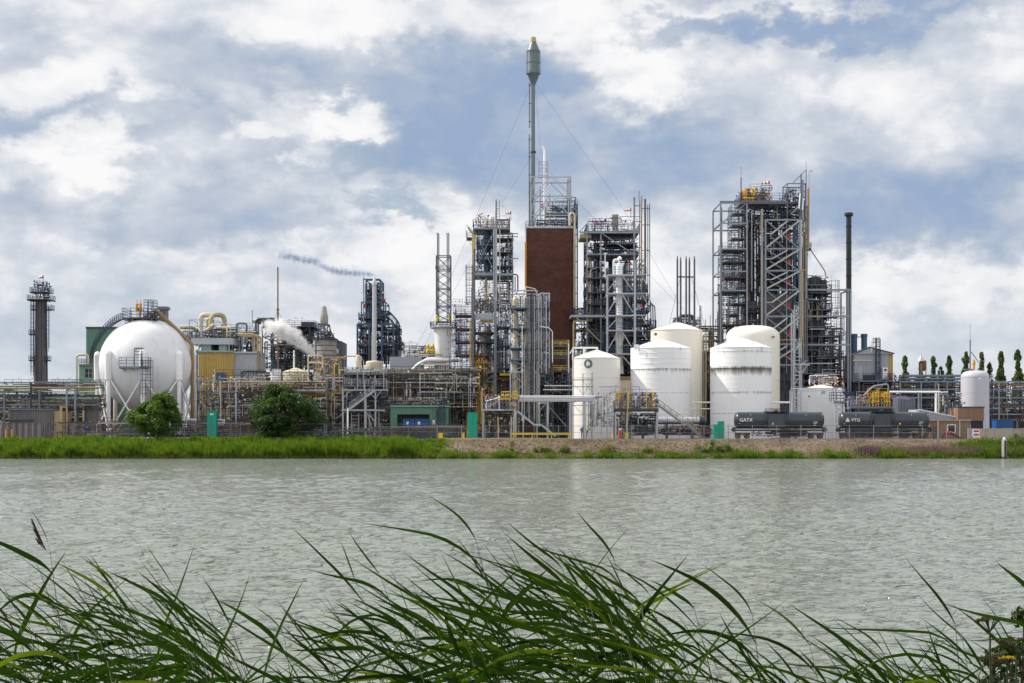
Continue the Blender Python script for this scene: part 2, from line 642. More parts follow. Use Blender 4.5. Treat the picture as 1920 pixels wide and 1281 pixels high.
    def stair(s, a, c, w=1.1, m='steel', rm='rail_grey', rail=True):
        """flight between two points, stringers and treads"""
        b = MB()
        A = s.l(a); B = s.l(c)
        off = Vector((0, w, 0))
        for o in (Vector((0, 0, 0)), off):
            b.bar(A + o, B + o, .34, .08)
        n = max(3, int(abs(B.z - A.z) / .24))
        for i in range(n):
            p = A.lerp(B, (i + .5) / n)
            b.box(p.x - .15, p.y, p.z - .02, p.x + .15, p.y + w, p.z + .03)
        o = s.part('stair', b.mesh('stair', m))
        if rail:
            rb = MB()
            for oo in (Vector((0, 0, 0)), off):
                for z in (.55, 1.1):
                    rb.bar(A + oo + Vector((0, 0, z)), B + oo + Vector((0, 0, z)), .07)
                k = max(2, int((B - A).length / 1.4))
                for i in range(k + 1):
                    p = A.lerp(B, i / k) + oo
                    rb.bar(p, p + Vector((0, 0, 1.1)), .07)
            s.part('railing', rb.mesh('railing', rm), o)
        return o

    def frame(s, xs, ys, d0, d1, w=3, m='steel', yb=None, brace=None, bw=None, back=True, top=None):
        """steel frame: columns at xs, beams at rows ys, front at d0 and back at d1. brace: list of (i, j, kind) bays"""
        yb = s.G if yb is None else yb
        yt = min(ys) if top is None else top
        for x in xs:
            s.bar('column', (x, yb, d0), (x, yt, d0), w, m)
            if back: s.bar('column', (x, yb, d1), (x, yt, d1), w, m)
        for y in ys:
            s.bar('beam', (xs[0], y, d0 - .03), (xs[-1], y, d0 - .03), w * .9, m)
            if back:
                s.bar('beam', (xs[0], y, d1 + .03), (xs[-1], y, d1 + .03), w * .9, m)
                for x in xs:
                    s.bar('cross_beam', (x, y - .3, d0 + .2), (x, y - .3, d1 - .2), w * .7, m)
        lv = sorted(list(ys)) + ([yb] if yb > max(ys) + 4 else [])
        bw = bw or w * .55
        for (i, j, k) in (brace or []):
            xa, xb, ya, yc = xs[i], xs[i + 1], lv[j], lv[j + 1]
            for d in ((d0 + .05, d1 - .05) if back else (d0 + .05,)):
                if k in '\\x': s.bar('brace', (xa, ya, d), (xb, yc, d), bw, m)
                if k in '/x': s.bar('brace', (xb, ya, d + .12), (xa, yc, d + .12), bw, m)
                if k == 'v':
                    s.bar('brace', (xa, ya, d), ((xa + xb) / 2, yc, d), bw, m); s.bar('brace', (xb, ya, d), ((xa + xb) / 2, yc, d), bw, m)
                if k == '^':
                    s.bar('brace', (xa, yc, d), ((xa + xb) / 2, ya, d), bw, m); s.bar('brace', (xb, yc, d), ((xa + xb) / 2, ya, d), bw, m)

    def fill(s, x0, y0, x1, y1, d0, d1, seed, nv=20, nh=14, nf=40, ms=('steel_dark', 'steel_mid', 'insul', 'rust'), r=(.5, 1.5), name='pipework', nr=4, fs=(1.0, 3.2)):
        """crowded small pipes, valves and handrails that nobody could count"""
        g = random.Random(seed)
        mb = {m: MB() for m in ms}
        pick = lambda: mb[ms[min(int(g.random() ** 1.3 * len(ms)), len(ms) - 1)]]
        W, Hh = x1 - x0, y1 - y0
        for _ in range(nv):
            x = g.uniform(x0, x1); ya = g.uniform(y0, y1); L = g.uniform(.15, .8) * Hh
            yb = min(y1, ya + L); d = g.uniform(d0, d1)
            b = pick(); rr = g.uniform(*r) * s.S
            if g.random() < .35 and W > 8:
                x2 = x + g.uniform(-.3, .3) * W
                x2 = min(max(x2, x0), x1)
                P = rnd_path([s.l((x, yb, d)), s.l((x, ya, d)), s.l((x2, ya, d))], rr * 4)
                b.path(P, rr, 6)
            else:
                b.bar(s.l((x, ya, d)), s.l((x, yb, d)), rr * 2, n=6)
        for _ in range(nh):
            y = g.uniform(y0, y1); xa = g.uniform(x0, x1); L = g.uniform(.2, .9) * W
            xb = min(x1, xa + L); d = g.uniform(d0, d1)
            b = pick(); rr = g.uniform(*r) * s.S
            b.bar(s.l((xa, y, d)), s.l((xb, y, d)), rr * 2, n=6)
            if g.random() < .4:
                y2 = min(y1, y + g.uniform(.05, .25) * Hh)
                b.bar(s.l((xa, y, d)), s.l((xa, y2, d)), rr * 2, n=6)
        for _ in range(nf):
            x = g.uniform(x0, x1); y = g.uniform(y0, y1); d = g.uniform(d0, d1)
            b = pick(); a = g.uniform(*fs) * s.S
            p = s.l((x, y, d))
            k = g.random()
            if k < .4:
                b.lathe([(a * .3, -a * .6), (a * .5, -a * .2), (a * .5, a * .3), (a * .2, a * .6)], p, 6)
            elif k < .7:
                b.box(p.x - a * .5, p.y - a * .4, p.z - a * .4, p.x + a * .5, p.y + a * .4, p.z + a * .5)
            else:
                q = p + Vector((g.uniform(-1, 1), g.uniform(-.5, .5), g.uniform(-1, 1))) * a
                b.bar(p, q, a * .35, n=5)
        b = mb[ms[0]]
        for _ in range(nr):
            y = g.uniform(y0, y1); xa = g.uniform(x0, x1 - W * .3); xb = min(x1, xa + g.uniform(.3, .7) * W); d = g.uniform(d0, d1)
            p = s.l((xa, y, d)); q = s.l((xb, y, d))
            for z in (0, .5, 1.1):
                b.bar(p + Vector((0, 0, z)), q + Vector((0, 0, z)), .07)
            k = max(1, int((q - p).length / 1.5))
            for i in range(k + 1):
                w = p.lerp(q, i / k)
                b.bar(w, w + Vector((0, 0, 1.1)), .07)
        for m in ms:
            if mb[m].v:
                s.part(name, mb[m].mesh(name, m), None, 'stuff')

    def lamps(s, pts, m='lamp', h=14):
        for (x, y, d, dx) in pts:
            b = MB()
            p = s.l((x, y, d)); q = s.l((x, y - h, d)); e = s.l((x + dx, y - h - 1.2, d))
            b.bar(p, q, .09); b.bar(q, e, .08); b.bar(q.lerp(e, .5), e, .3, .2)
            s.part('lamp', b.mesh('lamp', m))

    def text(s, name, body, x, y, hpx, d, m='text_white', bold=0.0, xs=1.0):
        cu = bpy.data.curves.new(name, 'FONT')
        cu.body = body; cu.size = hpx * s.S * 1.38; cu.extrude = .01; cu.offset = bold
        cu.resolution_u = 3
        tmp = bpy.data.objects.new(name, cu)
        COL.objects.link(tmp)
        bpy.context.view_layer.update()
        me = bpy.data.meshes.new_from_object(tmp)
        bpy.data.objects.remove(tmp)
        me.materials.clear(); me.materials.append(MATS[m])
        o = s.part(name, me)
        o.location = s.l((x, y, d)); o.rotation_euler = (R(90), 0, 0); o.scale = (xs, 1, 1)
        return o


def windsock(t, x, y, d=0, L=14, s=1):
    """striped sock on its pole, drooping to the left"""
    w = t
    w.bar('pole', (x, y + 16, d), (x, y - 3, d), 1, 'steel')
    for k in range(5):
        b = MB()
        x0 = x - s * L * k / 5; x1 = x - s * L * (k + 1) / 5
        p = w.l((x0, y + k * .45, d)); q = w.l((x1, y + (k + 1) * .45, d))
        r0 = (3.0 - k * .38) * w.S; r1 = (3.0 - (k + 1) * .38) * w.S
        b.path([p, q], [r0, r1], 10)
        w.part('sock_stripe', b.mesh('sock_stripe', 'red' if k % 2 == 0 else 'white', True, 40))

# ---------------------------------------------------------------- water, bank, yard


def hnoise(x, y, seed=0):
    return (math.sin(x * 1.3 + seed) * math.cos(y * 1.7 + seed * 2) + .6 * math.sin(x * 3.1 + y * 2.3 + seed) + .35 * math.sin(x * 7.7 - y * 6.1 + seed * 3)) / 1.95


def water_material():
    m = bpy.data.materials.new('river_water')
    m.use_nodes = True
    t = m.node_tree
    L = t.links.new
    b = t.nodes['Principled BSDF']
    b.inputs['Base Color'].default_value = (.205, .228, .190, 1)
    b.inputs['Roughness'].default_value = .06
    b.inputs['IOR'].default_value = 1.33
    b.inputs['Specular IOR Level'].default_value = .5
    geo = N(t, 'ShaderNodeNewGeometry')
    acc = None
    for (sc, rot, dist, wgt, det) in (((1.1, 2.9, 1), .15, .5, .55, 4), ((3.0, 6.5, 1), -.15, .5, .22, 3), ((.05, .09, 1), .3, .2, .35, 2)):
        mp = N(t, 'ShaderNodeMapping')
        mp.inputs['Rotation'].default_value = (0, 0, rot)
        mp.inputs['Scale'].default_value = sc
        L(geo.outputs['Position'], mp.inputs['Vector'])
        n = N(t, 'ShaderNodeTexNoise')
        n.inputs['Scale'].default_value = 1.0
        n.inputs['Detail'].default_value = det
        n.inputs['Distortion'].default_value = dist
        L(mp.outputs[0], n.inputs['Vector'])
        v = ml(t, 'MULTIPLY', n.outputs['Fac'], wgt)
        acc = v if acc is None else ml(t, 'ADD', acc, v)
    # sharp little crests, steep on the near side
    for sc, th, wgt in (((.95, 2.6, 1), .52, 1.5), ((2.1, 5.0, 1), .54, .55)):
        mp = N(t, 'ShaderNodeMapping'); mp.inputs['Scale'].default_value = sc; mp.inputs['Rotation'].default_value = (0, 0, .12)
        L(geo.outputs['Position'], mp.inputs['Vector'])
        n = N(t, 'ShaderNodeTexNoise'); n.inputs['Scale'].default_value = 1.0; n.inputs['Detail'].default_value = 2.5; n.inputs['Distortion'].default_value = .8
        L(mp.outputs[0], n.inputs['Vector'])
        r = N(t, 'ShaderNodeMapRange', interpolation_type='SMOOTHSTEP'); L(n.outputs['Fac'], r.inputs['Value'])
        r.inputs['From Min'].default_value = th; r.inputs['From Max'].default_value = th + .16; r.inputs['To Max'].default_value = wgt
        acc = ml(t, 'ADD', acc, r.outputs[0])
    bp = N(t, 'ShaderNodeBump')
    bp.inputs['Strength'].default_value = 1.0
    bp.inputs['Distance'].default_value = .125
    L(acc, bp.inputs['Height'])
    L(bp.outputs[0], b.inputs['Normal'])
    return m


MATS['water'] = water_material()


def build_water():
    rng = random.Random(4)
    waves = []
    for i in range(26):
        wl = rng.choice((.5, .65, .85, 1.1, 1.5, 2.2)) * rng.uniform(.85, 1.2)
        th = rng.gauss(R(-100), R(24))
        waves.append((2 * math.pi / wl, math.cos(th), math.sin(th), wl * .0085 * rng.uniform(.6, 1.2), rng.uniform(0, 6.28)))
    rows = []
    D = 20.0
    while D < 249.5:
        rows.append(D)
        D += max(.13, D * .003)
    rows.append(249.5)
    nc = 760
    b = MB()
    vs = []
    try:
        import numpy as np
        u = np.linspace(-1, 1, nc)
        cols = .40 * u + .55 * np.sign(u) * np.clip(np.abs(u) - .86, 0, 1) ** 1.2 * 6
        Dg = np.array(rows)[:, None]
        X = Dg * cols[None, :]
        Y = np.repeat(Dg, nc, axis=1)
        cell = np.maximum(.13, Dg * .003)
        Z = np.zeros_like(X)
        # gusty patches make the chop uneven
        G = 1 + .45 * np.sin(X * .11 + 1.3 * np.sin(Y * .05)) * np.sin(Y * .083 + 1.1 * np.sin(X * .07))
        for (k, cx, cy, a, ph) in waves:
            fade = np.clip(1.5 - cell * k / 1.9, 0, 1)
            p = k * (cx * X + cy * Y) + ph
            Z += fade * a * (np.sin(p) + .35 * np.cos(2 * p + .6))
        Z *= G
        # outside the lively sheet the water eases down to the still one
        e = np.clip((np.abs(cols) - .46) / .14, 0, 1)[None, :] + np.clip((27 - Dg) / 7, 0, 1)
        e = np.clip(e, 0, 1); e = e * e * (3 - 2 * e)
        Z = Z * (1 - e) - .245 * e
        V = np.stack([X, Y, Z], axis=-1).reshape(-1, 3)
        nr = len(rows)
        i = np.arange((nr - 1) * (nc - 1))
        r = i // (nc - 1); c = i % (nc - 1)
        q = np.stack([r * nc + c, r * nc + c + 1, (r + 1) * nc + c + 1, (r + 1) * nc + c], axis=1)
        me = bpy.data.meshes.new('water')
        me.vertices.add(len(V)); me.vertices.foreach_set('co', V.astype('f').ravel())
        me.loops.add(q.size); me.loops.foreach_set('vertex_index', q.astype('i').ravel())
        me.polygons.add(len(q)); me.polygons.foreach_set('loop_start', (np.arange(len(q)) * 4).astype('i'))
        me.update(calc_edges=True)
        me.polygons.foreach_set('use_smooth', [True] * len(q))
        # flat water on both sides of the rippled sheet and under the near bank
        me.materials.append(MATS['water'])
        o = obj('river', me)
        props(o, kind='structure')
    except ImportError:
        pass
    b.add([(-1500, -40, -.25), (1500, -40, -.25), (1500, 262, -.25), (-1500, 262, -.25)], [(0, 1, 2, 3)])
    o = obj('water', b.mesh('water', 'water'))
    props(o, kind='structure')


build_water()


def ground_material(name, cols, scale, bump=.4):
    m = bpy.data.materials.new(name)
    m.use_nodes = True
    t = m.node_tree
    L = t.links.new
    b = t.nodes['Principled BSDF']
    b.inputs['Roughness'].default_value = .95
    b.inputs['Specular IOR Level'].default_value = .15
    geo = N(t, 'ShaderNodeNewGeometry')
    n = N(t, 'ShaderNodeTexNoise'); n.inputs['Scale'].default_value = scale; n.inputs['Detail'].default_value = 9
    n.inputs['Roughness'].default_value = .75
    n2 = N(t, 'ShaderNodeTexNoise'); n2.inputs['Scale'].default_value = scale * .12; n2.inputs['Detail'].default_value = 4
    L(geo.outputs['Position'], n.inputs['Vector']); L(geo.outputs['Position'], n2.inputs['Vector'])
    v = ml(t, 'ADD', ml(t, 'MULTIPLY', n.outputs['Fac'], .6), ml(t, 'MULTIPLY', n2.outputs['Fac'], .4))
    rp = N(t, 'ShaderNodeValToRGB')
    el = rp.color_ramp.elements
    el[0].position = .36; el[0].color = (*cols[0], 1)
    el[1].position = .64; el[1].color = (*cols[-1], 1)
    for i, c in enumerate(cols[1:-1]):
        e = el.new(.36 + .28 * (i + 1) / (len(cols) - 1)); e.color = (*c, 1)
    L(v, rp.inputs[0]); L(rp.outputs[0], b.inputs['Base Color'])
    bp = N(t, 'ShaderNodeBump'); bp.inputs['Strength'].default_value = bump; bp.inputs['Distance'].default_value = .15
    L(n.outputs['Fac'], bp.inputs['Height']); L(bp.outputs[0], b.inputs['Normal'])
    MATS[name] = m


ground_material('yard_ground', ((.20, .17, .12), (.34, .28, .19), (.46, .39, .27)), .9)
ground_material('gravel', ((.070, .052, .036), (.150, .115, .082), (.235, .185, .138)), 1.6, .8)
ground_material('turf', ((.010, .022, .005), (.022, .042, .008), (.04, .065, .014)), 1.2, .6)


ground_material('tarmac', ((.06, .058, .055), (.10, .095, .09), (.15, .14, .125)), .5)


def bank_z(x, y):
    """height of the far bank: water edge at 248.6, crest at 258.5"""
    t = (y - 247.6) / 10.6
    t = max(-.3, min(1, t))
    z = GZ * (t if t < 0 else t ** .85)
    e = math.sin(max(0, min(1, t)) * math.pi)
    return z + (.16 * hnoise(x * .5, y * .8, 1) + .10 * hnoise(x * 2.1, y * 2.3, 2)) * (e + .15)


def sheet(name, xs, ys, zf, m, kind='structure'):
    b = MB()
    nx = len(xs)
    vs = [(x, y, zf(x, y)) for y in ys for x in xs]
    fs = [(j * nx + i, j * nx + i + 1, (j + 1) * nx + i + 1, (j + 1) * nx + i) for j in range(len(ys) - 1) for i in range(nx - 1)]
    b.add(vs, fs)
    o = obj(name, b.mesh(name, m, True))
    props(o, kind=kind)
    return o


fr = lambda a, b, n: [a + (b - a) * i / n for i in range(n + 1)]
sheet('grass_bank', fr(-420, -12.6, 500), fr(245.5, 259, 26), bank_z, 'turf')
sheet('gravel_bank', fr(-12.6, 420, 560), fr(245.5, 259, 26), bank_z, 'gravel')
sheet('ground', fr(-3500, 3500, 14), [270, 300, 500, 1500, 6000], lambda x, y: GZ, 'tarmac')
sheet('yard', fr(-3500, 3500, 40), [259, 262, 266, 270], lambda x, y: GZ, 'yard_ground')
sheet('near_bank', fr(-60, 60, 60), fr(-30, 17, 40), lambda x, y: (3.55 if y < 2 else 3.55 - (y - 2) * .28) + .08 * hnoise(x, y, 3), 'turf')

# loose stones on the gravel bank
g = random.Random(11)
b = MB()
for _ in range(5200):
    x = g.uniform(-14, 95); y = 248.0 + 10.8 * g.random() ** 1.2
    a = g.uniform(.10, .30) * (1.35 if y < 250 else 1)
    z = bank_z(x, y)
    vs = [(x + a * g.uniform(.6, 1), y, z), (x, y + a * g.uniform(.6, 1), z), (x - a * g.uniform(.6, 1), y, z), (x, y - a * g.uniform(.6, 1), z), (x + g.uniform(-.3, .3) * a, y + g.uniform(-.3, .3) * a, z + a * g.uniform(.4, .9))]
    b.add(vs, [(0, 1, 4), (1, 2, 4), (2, 3, 4), (3, 0, 4)])
o = obj('bank_stones', b.mesh('bank_stones', 'gravel'))
props(o, label='loose reddish brown stones scattered over the sloping gravel bank', cat='stones', kind='stuff')

# ---------------------------------------------------------------- leaves


def leaf_material(name, c1, c2, trans=.45, rough=.5, scale=.5, tcol=None):
    m = bpy.data.materials.new(name)
    m.use_nodes = True
    t = m.node_tree
    L = t.links.new
    b = t.nodes['Principled BSDF']
    out = t.nodes['Material Output']
    b.inputs['Roughness'].default_value = rough
    b.inputs['Specular IOR Level'].default_value = .35
    geo = N(t, 'ShaderNodeNewGeometry')
    n = N(t, 'ShaderNodeTexNoise'); n.inputs['Scale'].default_value = scale; n.inputs['Detail'].default_value = 4
    L(geo.outputs['Position'], n.inputs['Vector'])
    v = ml(t, 'ADD', ml(t, 'MULTIPLY_ADD', n.outputs['Fac'], 2.2, -.6), ml(t, 'MULTIPLY_ADD', geo.outputs['Random Per Island'], .6, -.3), clamp=True)
    mx = N(t, 'ShaderNodeMix', data_type='RGBA')
    L(v, mx.inputs['Factor'])
    mx.inputs['A'].default_value = (*c1, 1); mx.inputs['B'].default_value = (*c2, 1)
    L(mx.outputs['Result'], b.inputs['Base Color'])
    tr = N(t, 'ShaderNodeBsdfTranslucent')
    hs = N(t, 'ShaderNodeMix', data_type='RGBA', blend_type='MULTIPLY')
    hs.inputs['Factor'].default_value = 1
    L(mx.outputs['Result'], hs.inputs['A'])
    hs.inputs['B'].default_value = (*(tcol or (2.4, 2.2, .8)), 1)
    L(hs.outputs['Result'], tr.inputs['Color'])
    ms = N(t, 'ShaderNodeMixShader'); ms.inputs[0].default_value = trans
    L(b.outputs[0], ms.inputs[1]); L(tr.outputs[0], ms.inputs[2])
    L(ms.outputs[0], out.inputs['Surface'])
    MATS[name] = m


leaf_material('tree_leaf', (.035, .075, .012), (.085, .150, .028), .42)
leaf_material('dark_leaf', (.016, .042, .012), (.050, .095, .024), .32)
leaf_material('poplar_leaf', (.036, .070, .022), (.088, .128, .036), .35)
leaf_material('reed_leaf', (.040, .092, .008), (.130, .215, .018), .55, scale=.9, tcol=(1.9, 1.75, .6))
leaf_material('reed_dry', (.16, .13, .05), (.24, .20, .08), .4, scale=.5)
leaf_material('shrub_leaf', (.045, .085, .012), (.120, .175, .030), .45, scale=.8)
leaf_material('weed_leaf', (.09, .11, .03), (.17, .18, .06), .4, scale=1.0)
leaf_material('purple_flower', (.15, .075, .13), (.24, .13, .21), .3, scale=1.5, tcol=(1, .8, 1))
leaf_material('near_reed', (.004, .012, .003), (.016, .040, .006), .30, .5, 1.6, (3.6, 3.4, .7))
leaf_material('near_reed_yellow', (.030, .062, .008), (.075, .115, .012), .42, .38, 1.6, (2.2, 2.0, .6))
leaf_material('umbel', (.030, .028, .014), (.075, .060, .025), .2, .8, 30)
leaf_material('ragwort', (.50, .36, .02), (.70, .52, .04), .3, .6, 20, (1.2, 1, .5))
leaf_material('panicle', (.06, .035, .035), (.12, .075, .06), .3, .8, 20, (1, .8, .8))
leaf_material('corner_leaf', (.012, .022, .006), (.035, .050, .012), .25, .5, 6)
mat('bark', (.09, .07, .05), .9, 0, .3, .3)
mat('reed_stem', (.030, .050, .015), .5, 0, .3, .2)


def blade_patch(name, n, fx, fy, hf, wf, m, seed, lean=-.25, segs=3, zf=bank_z, label=None, cat=None, kind='stuff', z0=None, yaw=True):
    g = random.Random(seed)
    b = MB()
    for _ in range(n):
        x = fx(g); y = fy(g, x)
        if y is None: continue
        z = max(zf(x, y), -.1)
        h = hf(g, x, y); w = wf(g)
        if h < .12: continue
        a = g.uniform(0, math.pi) if yaw else 0
        dx, dy = math.cos(a) * w / 2, math.sin(a) * w / 2
        lx = (g.gauss(lean, .22)) * h; ly = g.gauss(0, .15) * h
        vs = []
        for k in range(segs + 1):
            t = k / segs
            s = (1 - t) ** .7 * (1 if k else .7)
            px = x + lx * t * t; py = y + ly * t * t; pz = z + h * (t - .18 * t * t * abs(lean) * 2)
            if k == segs: vs.append((px, py, pz))
            else: vs += [(px - dx * s, py - dy * s, pz), (px + dx * s, py + dy * s, pz)]
        fs = [(2 * k, 2 * k + 1, 2 * k + 3, 2 * k + 2) for k in range(segs - 1)] + [(2 * segs - 2, 2 * segs - 1, 2 * segs)]
        b.add(vs, fs)
    o = obj(name, b.mesh(name, m))
    props(o, label, cat, kind=kind)
    return o


def lobes(x, seed, wl=4.0):
    return .5 + .5 * math.sin(x / wl * 2 + 1.7 * math.sin(x / wl * .9 + seed) + seed)


XR = -14.5   # right end of the tall reeds (column 810)
# front belt of reeds standing in the shallows
CLX = [-116 + 1.15 * i + .5 * math.sin(i * 7.3) for i in range(91)]
blade_patch('reed_bed', 34000, lambda g: min(XR + 1.0, g.choice(CLX) + g.gauss(0, .42)), lambda g, x: 247.4 + g.random() ** 1.3 * 3.6,
            lambda g, x, y: g.uniform(.65, 1.1) * (1.05 + 1.3 * lobes(x, 1, 1.6) + 1.3 * lobes(x, 3, 5.2) * lobes(x, 8, 2.7)) * min(1, max(.25, (XR + 1.6 - x) / 3)), lambda g: g.uniform(.07, .16), 'reed_leaf', 21, -.22,
            label='belt of tall bright green reeds along the left water edge', cat='reeds')
blade_patch('bank_grass', 26000, lambda g: min(XR + 4, g.choice(CLX + [-12.5, -11.5]) * 1.0 + .6 + g.gauss(0, .55)), lambda g, x: 250.6 + g.random() * 8.2,
            lambda g, x, y: g.uniform(.5, 1.05) * (.55 + .75 * lobes(x + y, 5, 1.5) + 1.0 * lobes(x, 2, 4.1) * lobes(x - y, 4, 2.2)) * (.75 if y > 256.5 else 1) * min(1, max(.15, (XR + 4 - x) / 7)), lambda g: g.uniform(.08, .2), 'reed_leaf', 22, -.2,
            label='rough bright green grass and reeds covering the left bank', cat='grass')
blade_patch('dry_reed_base', 7000, lambda g: g.uniform(-115, XR), lambda g, x: 247.25 + g.random() ** 2 * .8,
            lambda g, x, y: g.uniform(.25, .95), lambda g: g.uniform(.05, .10), 'reed_dry', 23, -.05, segs=2,
            label='dry straw coloured reed stubble at the left water line', cat='reeds')
# low fringe at the foot of the gravel bank


def fringe_h(g, x, y):
    k = max(0, lobes(x, 4, 1.5) * .9 + lobes(x, 7, 4.3) * .8 - .55)
    return g.uniform(.35, 1.0) * (.35 + 1.15 * k)


blade_patch('bank_fringe_grass', 15000, lambda g: g.uniform(XR, 100), lambda g, x: 247.5 + g.random() ** 1.6 * 2.6,
            fringe_h, lambda g: g.uniform(.06, .15), 'reed_leaf', 24, -.15,
            label='low green fringe of grass and weeds along the gravel bank waterline', cat='grass')
blade_patch('bank_weeds', 7000, lambda g: g.uniform(XR, 100), lambda g, x: 248 + g.random() ** 1.2 * 9.5,
            lambda g, x, y: g.uniform(.1, .5) * (1 if lobes(x * 1.3 + y, 9, 2.4) > .72 else .25), lambda g: g.uniform(.05, .12), 'weed_leaf', 25, 0,
            label='sparse yellowish weeds dotted over the gravel slope', cat='weeds')


def leaf_ball(b, c, rad, n, size, g, flat=.8, squash=(1, 1, 1), shell=.45):
    for _ in range(n):
        while True:
            v = Vector((g.uniform(-1, 1), g.uniform(-1, 1), g.uniform(-1, 1)))
            if v.length < 1 and v.length > 1e-3: break
        v = v.normalized() * (shell + (1 - shell) * g.random() ** .7)
        p = Vector((c[0] + v.x * rad * squash[0], c[1] + v.y * rad * squash[1], c[2] + v.z * rad * squash[2]))
        nrm = (v + Vector((g.gauss(0, .6), g.gauss(0, .6), g.gauss(0, .6)))).normalized()
        t = nrm.cross(Vector((g.gauss(0, 1), g.gauss(0, 1), g.gauss(0, 1)))).normalized()
        u = nrm.cross(t)
        s = size * g.uniform(.6, 1.3)
        b.add([tuple(p - t * s), tuple(p + u * s * .55), tuple(p + t * s), tuple(p - u * s * .55)], [(0, 1, 2, 3)])


def broad_tree(name, label, px, D, ytop, ybot, halfw, m, seed, nclump=60, leaves=230, size=.26, group=None, trunk=True, cat='tree', taper=.3, shift=0.0):
    t = T(name, label, cat, D, px, group)
    g = random.Random(seed)
    S = t.S
    cz = (t.G - (ytop + ybot) / 2) * S
    rx = halfw * S; rz = (ybot - ytop) / 2 * S
    b = MB()
    br = MB()
    if trunk:
        br.path([(0, 0, -.2), (.1, 0, cz * .4), (0, .1, cz)], [.32, .26, .16], 8)
    for i in range(nclump):
        while True:
            v = Vector((g.uniform(-1, 1), g.uniform(-1, 1), g.uniform(-1, 1)))
            if v.length < 1: break
        v = v.normalized() * (v.length ** .45)
        wd = 1.0 if v.z < .1 else math.sqrt(max(.05, 1 - (v.z - .1) ** 2 * .5))
        wd *= 1 - taper * max(0, v.z) + (.16 * taper if v.z < -.2 else 0)
        wob = 1 + .10 * math.sin(3 * math.atan2(v.z, v.x) + seed) + g.gauss(0, .09)
        c = Vector((v.x * (rx - .9) * wd * wob + shift * v.z * rx, v.y * (rx - .9) * wd, cz + v.z * (rz - .7) * wob))
        r = g.uniform(.6, 1.5) * rx / 5.5
        leaf_ball(b, c, r, leaves, size, g, squash=(1, 1, .75))
        if trunk and i % 2 == 0:
            br.path([(0, 0, cz * .5), tuple(Vector((0, 0, cz * .7)).lerp(c, .5)), tuple(c)], [.11, .07, .03], 5)
    if trunk:
        t.part('trunk', br.mesh('trunk', 'bark', True))
    t.part('crown', b.mesh('crown', m))
    return t


broad_tree('tree', 'round green broadleaf tree in front of the white sphere tank', 294, 262.5, 734, 822, 57, 'tree_leaf', 5, 78, 190, .24, taper=.55, shift=.08)
broad_tree('tree', 'darker and wider broadleaf tree behind the left bank, right of the sphere tank', 535, 262.5, 722, 828, 68, 'dark_leaf', 9, 92, 210, .25, taper=.2, shift=-.12)
for (px, yt, hw, mm, lab, sd_) in (
        (487, 806, 9, 'shrub_leaf', 'small yellow green bush at the left foot of the dark tree', 1),
        (541, 806, 17, 'shrub_leaf', 'low yellow green bush in front of the dark tree trunk', 2),
        (1322, 828, 20, 'shrub_leaf', 'green bramble bush on the gravel bank below the green cabinet', 3),
        (1362, 830, 22, 'shrub_leaf', 'wide bramble bush on the gravel bank left of the tank wagons', 4),
        (1337, 822, 9, 'shrub_leaf', 'upright bright green bush topping the bramble patch', 5),
        (1145, 836, 16, 'weed_leaf', 'grey green feathery bush at the water edge below the steps platform', 6),
        (1620, 835, 16, 'shrub_leaf', 'yellowish willow bush on the bank below the second tank wagon', 7),
        (961, 824, 4, 'shrub_leaf', 'thin bright yellow green sapling on the gravel bank', 8),
        (1856, 812, 22, 'shrub_leaf', 'tall light green bush left of the mooring post', 9),
        (1908, 808, 26, 'shrub_leaf', 'tall green willow bush right of the mooring post', 10),
        (1060, 836, 14, 'tree_leaf', 'dark rounded bush at the water edge below the yellow beam', 11),
        (1018, 836, 20, 'shrub_leaf', 'bright spreading bush at the water edge below the yellow beam', 12),
        (1216, 842, 14, 'shrub_leaf', 'small green bush at the water edge below the loading stair', 13)):
    D = 250.5 if yt > 820 else 257
    D = {487: 259, 541: 259, 1856: 253, 1908: 252}.get(px, D)
    bz = max(.1, bank_z((px - CX) * D / F, D))
    yb = HY + (H - bz) * F / D
    t = T('bush', lab, 'bush', D, px, base=yb)
    g = random.Random(sd_)
    b = MB(); st = MB()
    hh = (yb - yt) * t.S; ww = hw * t.S
    for i in range(max(6, int(ww * 9))):
        a = g.uniform(-1, 1); q = g.random() ** .8
        c = (a * ww * .85, g.uniform(-.6, .6), hh * q * (1 - .55 * a * a) * .85)
        leaf_ball(b, c, g.uniform(.3, .6), 70, .11, g)
        st.bar((c[0] * .3, 0, 0), c, .05, n=4)
    t.part('stem', st.mesh('stem', 'bark')); t.part('foliage', b.mesh('foliage', mm))

blade_patch('loosestrife', 2600, lambda g: g.choice((g.gauss(73, 3), g.gauss(81, 3.5), g.gauss(88, 3), g.gauss(63, 1.2))), lambda g, x: 248.6 + g.random() * 3.0,
            lambda g, x, y: g.uniform(.8, 1.55), lambda g: g.uniform(.06, .12), 'purple_flower', 26, -.05,
            label='patch of purple flowering spikes at the foot of the right gravel bank', cat='flowers')
blade_patch('loosestrife_leaves', 6000, lambda g: g.gauss(78, 9), lambda g, x: 248.2 + g.random() * 3.4,
            lambda g, x, y: g.uniform(.5, 1.15), lambda g: g.uniform(.07, .15), 'weed_leaf', 27, -.05,
            label='olive green leaves around the purple flowers on the right bank', cat='weeds')
blade_patch('right_reeds', 7000, lambda g: g.uniform(78.5, 100), lambda g, x: 248 + g.random() * 7,
            lambda g, x, y: g.uniform(.8, 2.0) * min(1, (x - 77) / 6), lambda g: g.uniform(.07, .16), 'reed_leaf', 28, -.2,
            label='tall green reeds on the bank by the mooring post at the far right', cat='reeds')

